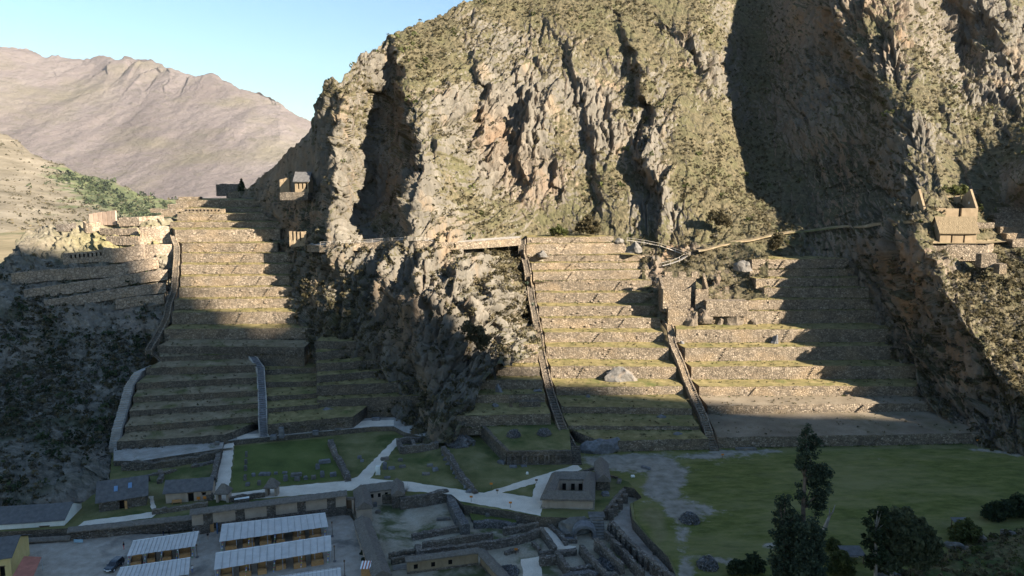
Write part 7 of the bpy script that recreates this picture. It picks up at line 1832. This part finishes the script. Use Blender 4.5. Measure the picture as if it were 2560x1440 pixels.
def trunk_to(b, lst, Y): return [Vector((0, 0, -.3))] + [Vector((at(a, c, Y).x - b.x, 0, at(a, c, Y).z)) for a, c in lst]
tree('eucalyptus_tree', 'shorter bushy dark eucalyptus left of the tall one', b1, trunk_to(b1, [(1962, 1400), (1960, 1330), (1962, 1250)], 116),
  blob_px(b1, [(1962, 1242, 12), (1950, 1258, 14), (1968, 1262, 17), (1945, 1262, 9), (1962, 1285, 22), (1980, 1285, 17), (1990, 1300, 15), (1955, 1310, 22), (1975, 1320, 26), (1950, 1340, 22), (1965, 1355, 28), (1985, 1345, 24), (1955, 1385, 28), (1980, 1390, 30), (1960, 1420, 32), (1990, 1425, 30), (1965, 1450, 34)], 116), 'leaf_euc', 'bark', 17, 0.13, 4, 'trees on the near edge of the lawn')
b2 = Vector((at(2030, 1520, 112).x, 112.0, 0))
tree('eucalyptus_tree', 'dense dark undergrowth eucalyptus at the foot of the tall one', b2, trunk_to(b2, [(2030, 1440), (2028, 1380), (2026, 1320)], 112),
  blob_px(b2, [(2020, 1310, 18), (2036, 1315, 16), (2012, 1335, 22), (2040, 1335, 20), (2025, 1355, 26), (2005, 1365, 22), (2048, 1360, 18), (2040, 1385, 26), (2015, 1395, 28), (2050, 1405, 22), (2030, 1425, 30), (2005, 1430, 28), (2055, 1435, 22), (2030, 1455, 34)], 112), 'leaf_euc', 'bark', 17, 0.13, 5, 'trees on the near edge of the lawn')
# dead leaning trunk
bd = G(2054, 1352, 0); dd_ = empty('dead_tree', bd); tag(dd_, 'bare grey dead trunk with broken antler-like branches beside the eucalyptus', 'tree')
P = lambda a, b: at(a, b, bd.y) - bd
mb = MB(); mb.tube([P(2054, 1354), P(2060, 1325), P(2068, 1305), P(2074, 1290)], [.5, .42, .36, .26], 7); mb.tube([P(2074, 1290), P(2082, 1280), P(2088, 1262)], [.24, .16, .06], 6); mb.tube([P(2073, 1292), P(2074, 1280), P(2073, 1270)], [.2, .13, .05], 6); mb.tube([P(2072, 1294), P(2066, 1287)], [.14, .04], 5)
mb.build('trunk', MT['pale_bark'], dd_, smooth=True)
# willow and shrubs at the lower right
Yw = 124.0; bw = Vector((at(2230, 1480, Yw).x, Yw, 0))
tree('willow_tree', 'wide feathery grey-green willow at the lower right', bw, trunk_to(bw, [(2230, 1420), (2235, 1360), (2240, 1310)], Yw),
  blob_px(bw, [(2245, 1290, 22), (2215, 1300, 22), (2270, 1300, 22), (2235, 1320, 30), (2295, 1315, 22), (2270, 1335, 30), (2310, 1335, 22), (2215, 1350, 32), (2250, 1365, 34), (2300, 1360, 30), (2325, 1360, 22), (2335, 1385, 20), (2280, 1390, 34), (2230, 1395, 34), (2310, 1400, 28), (2200, 1400, 28)], Yw), 'leaf_willow', 'pale_bark', 26, 0.17, 6, 'trees on the near edge of the lawn', droop=0.8)
bx2 = Vector((at(2190, 1460, 122).x, 122.0, 0))
tree('narrow_tree', 'narrow dark tree with pale stems left of the willow', bx2, trunk_to(bx2, [(2190, 1400), (2188, 1330), (2196, 1270)], 122),
  blob_px(bx2, [(2198, 1272, 12), (2205, 1285, 15), (2192, 1292, 14), (2210, 1305, 13), (2175, 1310, 14), (2182, 1330, 20), (2195, 1340, 20), (2178, 1360, 18), (2190, 1385, 22), (2180, 1410, 18)], 122), 'leaf_dark', 'pale_bark', 24, 0.15, 7, 'trees on the near edge of the lawn')
for k, (px, py, r, mt, lab) in enumerate([
 (2410, 1352, 34, 'leaf_green', 'bright green bush beside the stream shelter'),
 (2490, 1298, 30, 'leaf_dark', 'dark bush at the lawn edge near the right border'), (2545, 1290, 36, 'leaf_dark', 'large dark bush at the right border'),
 (1880, 1432, 30, 'leaf_dark', 'dark round bush at the bottom edge left of the eucalyptus'), (1840, 1436, 24, 'leaf_dark', 'smaller dark bush at the bottom edge left of the eucalyptus'),
 (2100, 1432, 34, 'leaf_green', 'green bush at the bottom edge under the small shelter'),
 (2080, 1375, 20, 'leaf_green', 'light green bush at the foot of the dead trunk'), (2440, 1400, 22, 'leaf_green', 'low green bush on the stony bank')]):
    p = G(px, py, 0.2); rr = r * p.y / FPX
    tree('bush', lab, p, [(0, 0, 0), (0.05, 0, rr * .5), (0.1, 0, rr)], [(0, 0, rr * .7, rr * .8), (rr * .6, .2, rr * .5, rr * .6), (-rr * .6, 0, rr * .5, rr * .6), (0.2, .4, rr * 1.1, rr * .5)], mt, 'bark', 24, 0.16, 20 + k, 'bushes along the stream', 'bush', r0=0.1)
tree('conifer', 'dark pointed conifer beside the roofless ruin on the skyline', at(605, 487, 398), [(0, 0, -.5), (0, 0, 5), (0, 0, 9)], [(0, 0, 2.0, 1.9), (0, 0, 3.8, 1.7), (0, 0, 5.6, 1.3), (0, 0, 7.2, 0.9), (0, 0, 8.4, 0.5)], 'leaf_dark', 'bark', 20, 0.2, 41, r0=0.25)
tree('shrub_tree', 'round green shrub at the top of the terraces against the cliff', at(1470, 582, 303), [(0, 0, -.5), (0, 0, 2), (0, 0, 4)], [(0, 0, 3, 3.2), (-3, 0, 2, 2.4), (3, 0, 2.2, 2.4), (0, 0, 5.2, 1.8)], 'leaf_scrub', 'bark', 20, 0.18, 42, 'shrubs above the terraces', 'shrub', r0=0.2)
tree('shrub_tree', 'green shrub left of the round one on the top terrace', at(1395, 588, 300), [(0, 0, -.5), (0, 0, 1), (0, 0, 2)], [(0, 0, 1.6, 2.0), (-2.2, 0, 1.2, 1.6), (2.4, 0, 1.2, 1.6)], 'leaf_green', 'bark', 20, 0.18, 43, 'shrubs above the terraces', 'shrub', r0=0.15)
tree('shrub_tree', 'tall green shrub on the gully path at the shadow edge', at(1938, 622, 286), [(0, 0, -.5), (0, 0, 2), (0, 0, 4)], [(0, 0, 2.6, 2.4), (1.5, 0, 4.2, 1.8), (-1, 0, 1.2, 1.8)], 'leaf_scrub', 'bark', 20, 0.18, 44, 'shrubs above the terraces', 'shrub', r0=0.15)
tree('shrub_tree', 'olive shrub on the slope above the gully path', at(1800, 560, 300), [(0, 0, -.5), (0, 0, 2), (0, 0, 4)], [(0, 0, 2.0, 2.6), (-3.0, 0, 3.2, 2.0), (2.6, 0, 0.6, 2.0)], 'leaf_scrub', 'bark', 20, 0.18, 45, 'shrubs above the terraces', 'shrub', r0=0.15)
tree('shrub_tree', 'bright green shrub behind the gabled ruin', at(2385, 490, 274), [(0, 0, -.5), (0, 0, 1.5), (0, 0, 3)], [(0, 0, 1.8, 2.2), (-3.4, 0, 1.2, 2.0), (3.0, 0, 2.0, 1.8)], 'leaf_green', 'bark', 20, 0.18, 46, 'shrubs above the terraces', 'shrub', r0=0.15)
tree('shrub_tree', 'brown-green shrub hanging low on the central cliff', at(1190, 860, 228), [(0, 0, -.5), (0, 0, 2), (0, 0, 4)], [(0, 0, 3, 3.0), (2.2, 0, 0.5, 2.6), (-2.6, 0, 5, 2.2)], 'leaf_scrub', 'bark', 20, 0.18, 47, 'shrubs above the terraces', 'shrub', r0=0.2)
def agave(label, p, r, n=18, seed=1):
    rs_ = random.Random(seed); root = empty('agave', p); tag(root, label, 'plant', 'agaves on the cliff'); 
    for k in range(n):
        a = rs_.uniform(0, 6.28); e = rs_.uniform(0.3, 1.3); L_ = r * rs_.uniform(.8, 1.1); u = Vector((math.cos(a) * math.cos(e), math.sin(a) * math.cos(e), math.sin(e))); s_ = Vector((-math.sin(a), math.cos(a), 0)) * r * 0.09
        MB().add([s_, u * L_ * .5 + s_ * 1.2, u * L_, u * L_ * .5 - s_ * 1.2, -s_, u * L_ * .5 + Vector((0, 0, -.06))], [(0, 1, 5), (5, 1, 2), (4, 5, 3), (5, 2, 3), (0, 5, 4)]).build('leaf', MT['agave_leaf'], root)
simple('agave_leaf', (0.10, 0.13, 0.085), 0.6, 0.3, 0.3)
agave('large agave hanging on the cliff beside the stone stairway', at(1329, 850, 246), 2.2, 20, 1); agave('smaller agave above the large one on the cliff edge', at(1332, 765, 262), 1.5, 16, 2); agave('agave rosette high on the cliff left of the stairway', at(1318, 712, 272), 1.6, 16, 3)
bsr = empty('bare_shrub', G(1012, 1232, 0)); tag(bsr, 'leafless shrub beside the small pavilion', 'shrub'); rs = random.Random(9)
mb = MB()
for k in range(26):
    a = rs.uniform(0, 6.28); L_ = rs.uniform(1.5, 3.0); u = Vector((math.cos(a) * .55, math.sin(a) * .55, rs.uniform(.5, 1))).normalized(); m_ = u * L_ * .5
    mb.tube([Vector((0, 0, 0)), m_, u * L_ + Vector((rs.uniform(-.3, .3), rs.uniform(-.3, .3), 0))], [.045, .03, .012], 4)
mb.build('branches', MT['pale_bark'], bsr)
# shelters
def shelter(label, px, py, w, d, h, z=0.0):
    r = empty('shelter', G(px, py, z)); tag(r, label, 'shelter', 'small roofed shelters by the stream')
    MB().add([(-w / 2, -d / 2, h), (w / 2, -d / 2, h), (w / 2, d / 2, h + .6), (-w / 2, d / 2, h + .6), (-w / 2, -d / 2, h + .12), (w / 2, -d / 2, h + .12), (w / 2, d / 2, h + .72), (-w / 2, d / 2, h + .72)], [(0, 3, 2, 1), (4, 5, 6, 7), (0, 1, 5, 4), (1, 2, 6, 5), (2, 3, 7, 6), (3, 0, 4, 7)]).build('roof', MT['tile_roof'], r)
    for x in (-w * .42, w * .42):
        for y in (-d * .4, d * .4): MB().box(x - .07, x + .07, y - .07, y + .07, 0, h + (.05 if y < 0 else .5)).build('post', MT['dark_wood'], r)
    MB().box(-w * .4, w * .4, d * .2, d * .36, .4, .48).build('bench', MT['grey_wood'], r)
shelter('small grey-roofed shelter by the stream stones', 2402, 1330, 3.6, 2.6, 2.1); shelter('small grey-roofed shelter between eucalyptus and willow', 2128, 1402, 4.4, 3.0, 1.8); shelter('grey-roofed shelter at the right border', 2556, 1288, 4.0, 2.6, 2.2)
for k, (px, py, sx, sy, lab) in enumerate(((2388, 1368, 2.2, 1.0, 'pale flat stream rock below the shelter'), (2424, 1376, 2.6, 1.2, 'long pale rock beside the stream channel'), (2455, 1352, 1.0, .7, 'small pale rock near the green bush'), (2215, 1440, 2.6, 1.6, 'dark angular rock at the bottom edge under the willow'), (2520, 1336, 1.6, .9, 'bluish rock at the upper stream bank'))):
    boulder('stream_rock', lab, G(px, py, 0.3), sx, sy, 1.1, 'boulder' if k != 3 else 'dark_boulder', 120 + k, rz=-.5, cat='rock', group='rocks along the stream')
scatter('bank_scrub', BANK, np.ones(BANK.shape[:2]), 900, 0.2, 0.9, 'leaf_scrub', 31, 16, 0.5)
scatter('bank_weeds', BANK, np.ones(BANK.shape[:2]), 500, 0.2, 0.8, 'leaf_green', 32, 16, 0.45)

# ------------------------------------------------------------------ people
def person(label, p, face=0.0, top='cloth_black', legs='cloth_navy', h=1.68, stride=0.12, arm=0.1, bag=None):
    root = empty('person', p, face); tag(root, label, 'person', 'people in the scene')
    s_ = h / 1.68
    J = {'pel': (0, 0, .92), 'che': (0, 0, 1.25), 'nec': (0, 0, 1.43), 'hea': (0, 0.02, 1.52), 'top': (0, 0.01, 1.62),
         'hl': (-.10, 0, .88), 'kl': (-.11, stride * .6, .48), 'al': (-.11, stride * .2, .07), 'tl': (-.11, stride * .2 + .16, .03), 'hr': (.10, 0, .88), 'kr': (.11, -stride * .2, .48), 'ar': (.11, -stride, .07), 'tr': (.11, -stride + .16, .03),
         'sl': (-.19, 0, 1.38), 'el': (-.25, -.02, 1.12), 'wl': (-.24, arm, .88), 'fl': (-.23, arm + .03, .78), 'sr': (.19, 0, 1.38), 'er': (.25, -.02, 1.12), 'wr': (.24, arm, .88), 'fr': (.23, arm + .03, .78)}
    Rr = {'pel': .15, 'che': .165, 'nec': .065, 'hea': .095, 'top': .08, 'hl': .095, 'kl': .065, 'al': .045, 'tl': .04, 'hr': .095, 'kr': .065, 'ar': .045, 'tr': .04, 'sl': .07, 'el': .048, 'wl': .036, 'fl': .03, 'sr': .07, 'er': .048, 'wr': .036, 'fr': .03}
    E_ = [('pel', 'che'), ('che', 'nec'), ('nec', 'hea'), ('hea', 'top'), ('pel', 'hl'), ('hl', 'kl'), ('kl', 'al'), ('al', 'tl'), ('pel', 'hr'), ('hr', 'kr'), ('kr', 'ar'), ('ar', 'tr'), ('che', 'sl'), ('sl', 'el'), ('el', 'wl'), ('wl', 'fl'), ('che', 'sr'), ('sr', 'er'), ('er', 'wr'), ('wr', 'fr')]
    ks = list(J); me = bpy.data.meshes.new('body'); me.from_pydata([tuple(c * s_ for c in J[k]) for k in ks], [(ks.index(a), ks.index(b)) for a, b in E_], [])
    o = bpy.data.objects.new('body', me); link(o, root)
    sk = o.modifiers.new('skin', 'SKIN'); o.modifiers.new('sub', 'SUBSURF').levels = 1
    for i, k in enumerate(ks): me.skin_vertices[0].data[i].radius = (Rr[k] * s_, Rr[k] * s_ * .85); me.skin_vertices[0].data[i].use_root = (k == 'pel')
    dg = bpy.context.evaluated_depsgraph_get(); ev = o.evaluated_get(dg); m2 = bpy.data.meshes.new_from_object(ev)
    o.modifiers.clear(); o.data = m2
    for nm in (top, legs, 'skin'): m2.materials.append(MT[nm])
    for pl in m2.polygons:
        z = pl.center.z / s_; x = abs(pl.center.x) / s_
        pl.material_index = 2 if z > 1.42 or (x > .17 and z < .92 and z > .7) else (1 if z < .95 else 0)
    m2.shade_smooth()
    hb = MB(); bm = bmesh.new(); bmesh.ops.create_uvsphere(bm, u_segments=8, v_segments=6, radius=.115 * s_)
    for v in bm.verts: v.co = Vector((v.co.x * .95, v.co.y * 1.05 - .02, v.co.z * .8 + 1.6 * s_))
    hm = bpy.data.meshes.new('hair'); bm.to_mesh(hm); bm.free(); hm.materials.append(MT['hair']); link(bpy.data.objects.new('hair', hm), root)
    if bag: MB().box(-.15, .15, -.3 * s_, -.14 * s_, 1.0 * s_, 1.42 * s_).build('backpack', MT[bag], root)
    return root
person('person in dark clothes standing left of the pair on the lower gravel path', G(526, 1104, 1.55), 0.3, 'cloth_navy', 'cloth_black'); person('person in black beside another visitor on the lower gravel path', G(533, 1103.5, 1.55), -0.4, 'cloth_black', 'cloth_black', 1.75)
person('person with white shirt and blue bag walking at the path corner', G(562, 1101, 1.55), 0.8, 'cloth_white', 'cloth_navy', 1.7, .2, bag='cloth_blue')
person('person in a black top and pale trousers standing in the market lane', G(520, 1349, ZM), 0.2, 'cloth_black', 'cloth_tan', 1.7); person('person in a black top and reddish trousers by the market lane wall', G(310, 1373, ZM), 2.6, 'cloth_black', 'cloth_red', 1.7)
person('person in black by the market lane wall, left one of a pair', G(409, 1340, ZM), 2.9, 'cloth_black', 'cloth_navy', 1.55); person('person in black by the market lane wall, right one of a pair', G(423, 1337, ZM), 3.3, 'cloth_black', 'cloth_black', 1.6)
person('person in white with a blue cloth between the left and right stalls', G(481, 1432, ZM), 0.4, 'cloth_white', 'cloth_blue', 1.6)
# ------------------------------------------------------------------ car
def car(label, p, rz):
    root = empty('car', p, rz); tag(root, label, 'car')
    prof_ = [(-2.1, .45), (-2.12, .85), (-1.95, 1.0), (-.95, 1.08), (-.35, 1.62), (.3, 1.72), (1.85, 1.70), (2.1, 1.1), (2.15, .7), (2.1, .42)]
    def ext(pr, w0, w1, zc=1.08):
        V = []; n = len(pr)
        for s_ in (-1, 1):
            for (x, z) in pr: V.append((x, s_ * (w0 if z <= zc + .03 else w1), z))
        return V, [tuple(range(n)), tuple(range(2 * n - 1, n - 1, -1))] + [(i, i + n, (i + 1) % n + n, (i + 1) % n) for i in range(n)]
    V, F = ext(prof_, .88, .72); body = mesh_obj('body', V, F, MT['car_paint'], root)
    md = body.modifiers.new('bevel', 'BEVEL'); md.width = .06; md.segments = 2
    def pane(nm, q_): mesh_obj(nm, q_, [tuple(range(len(q_)))], MT['car_glass'], root)
    pane('windscreen', [(-.97, -.78, 1.11), (-.97, .78, 1.11), (-.38, .66, 1.62), (-.38, -.66, 1.62)]); pane('rear_window', [(2.11, .7, 1.18), (2.11, -.7, 1.18), (1.90, -.64, 1.64), (1.90, .64, 1.64)])
    for s_ in (-1, 1):
        for x0, x1 in ((-.75, .35), (.45, 1.25), (1.33, 1.85)): pane('side_window', [(x0 + (.1 if x0 < 0 else 0), s_ * .86, 1.14), (x1, s_ * .86, 1.14), (x1 - .04, s_ * .735, 1.62), (max(x0, -.3), s_ * .735, 1.60)])
        for x in (-1.35, 1.35):
            w_ = MB().tube([(x, s_ * .72, .36), (x, s_ * .93, .36)], .36, 14).build('wheel', MT['rubber'], root); MB().tube([(x, s_ * .90, .36), (x, s_ * .945, .36)], .2, 10).build('rim', MT['chrome'], w_)
        MB().box(-2.15, -2.05, s_ * .62 - .16, s_ * .62 + .16, .72, .88).build('headlight', MT['white_paint'], root); MB().box(2.08, 2.17, s_ * .74 - .1, s_ * .74 + .1, .8, 1.1).build('tail_light', MT['cloth_red'], root)
        MB().box(-.85, -.65, s_ * .9, s_ * 1.08, 1.08, 1.22).build('mirror', MT['car_paint'], root)
    MB().box(-2.17, -2.1, -.3, .3, .5, .62).build('number_plate', MT['white_paint'], root); MB().box(-2.16, -2.08, -.5, .5, .68, .8).build('grille', MT['chrome'], root)
car('dark off-road car parked beside the left-hand market stalls', G(286, 1421, ZM), math.radians(84))
# ------------------------------------------------------------------ air
hz = MB().box(-6200, 4200, -1800, 7200, -6, 1330).build('haze', None)
hm = bpy.data.materials.new('haze'); hm.use_nodes = True; nt_ = hm.node_tree
for nd in list(nt_.nodes):
    if nd.type == 'BSDF_PRINCIPLED': nt_.nodes.remove(nd)
pv = nt_.nodes.new('ShaderNodeVolumePrincipled'); pv.inputs['Color'].default_value = (0.93, 0.95, 1.0, 1); pv.inputs['Density'].default_value = 0.000014; pv.inputs['Anisotropy'].default_value = 0.0
nt_.links.new(pv.outputs[0], nt_.nodes['Material Output'].inputs['Volume'])
hz.data.materials.clear(); hz.data.materials.append(hm); tag(hz, kind='stuff')
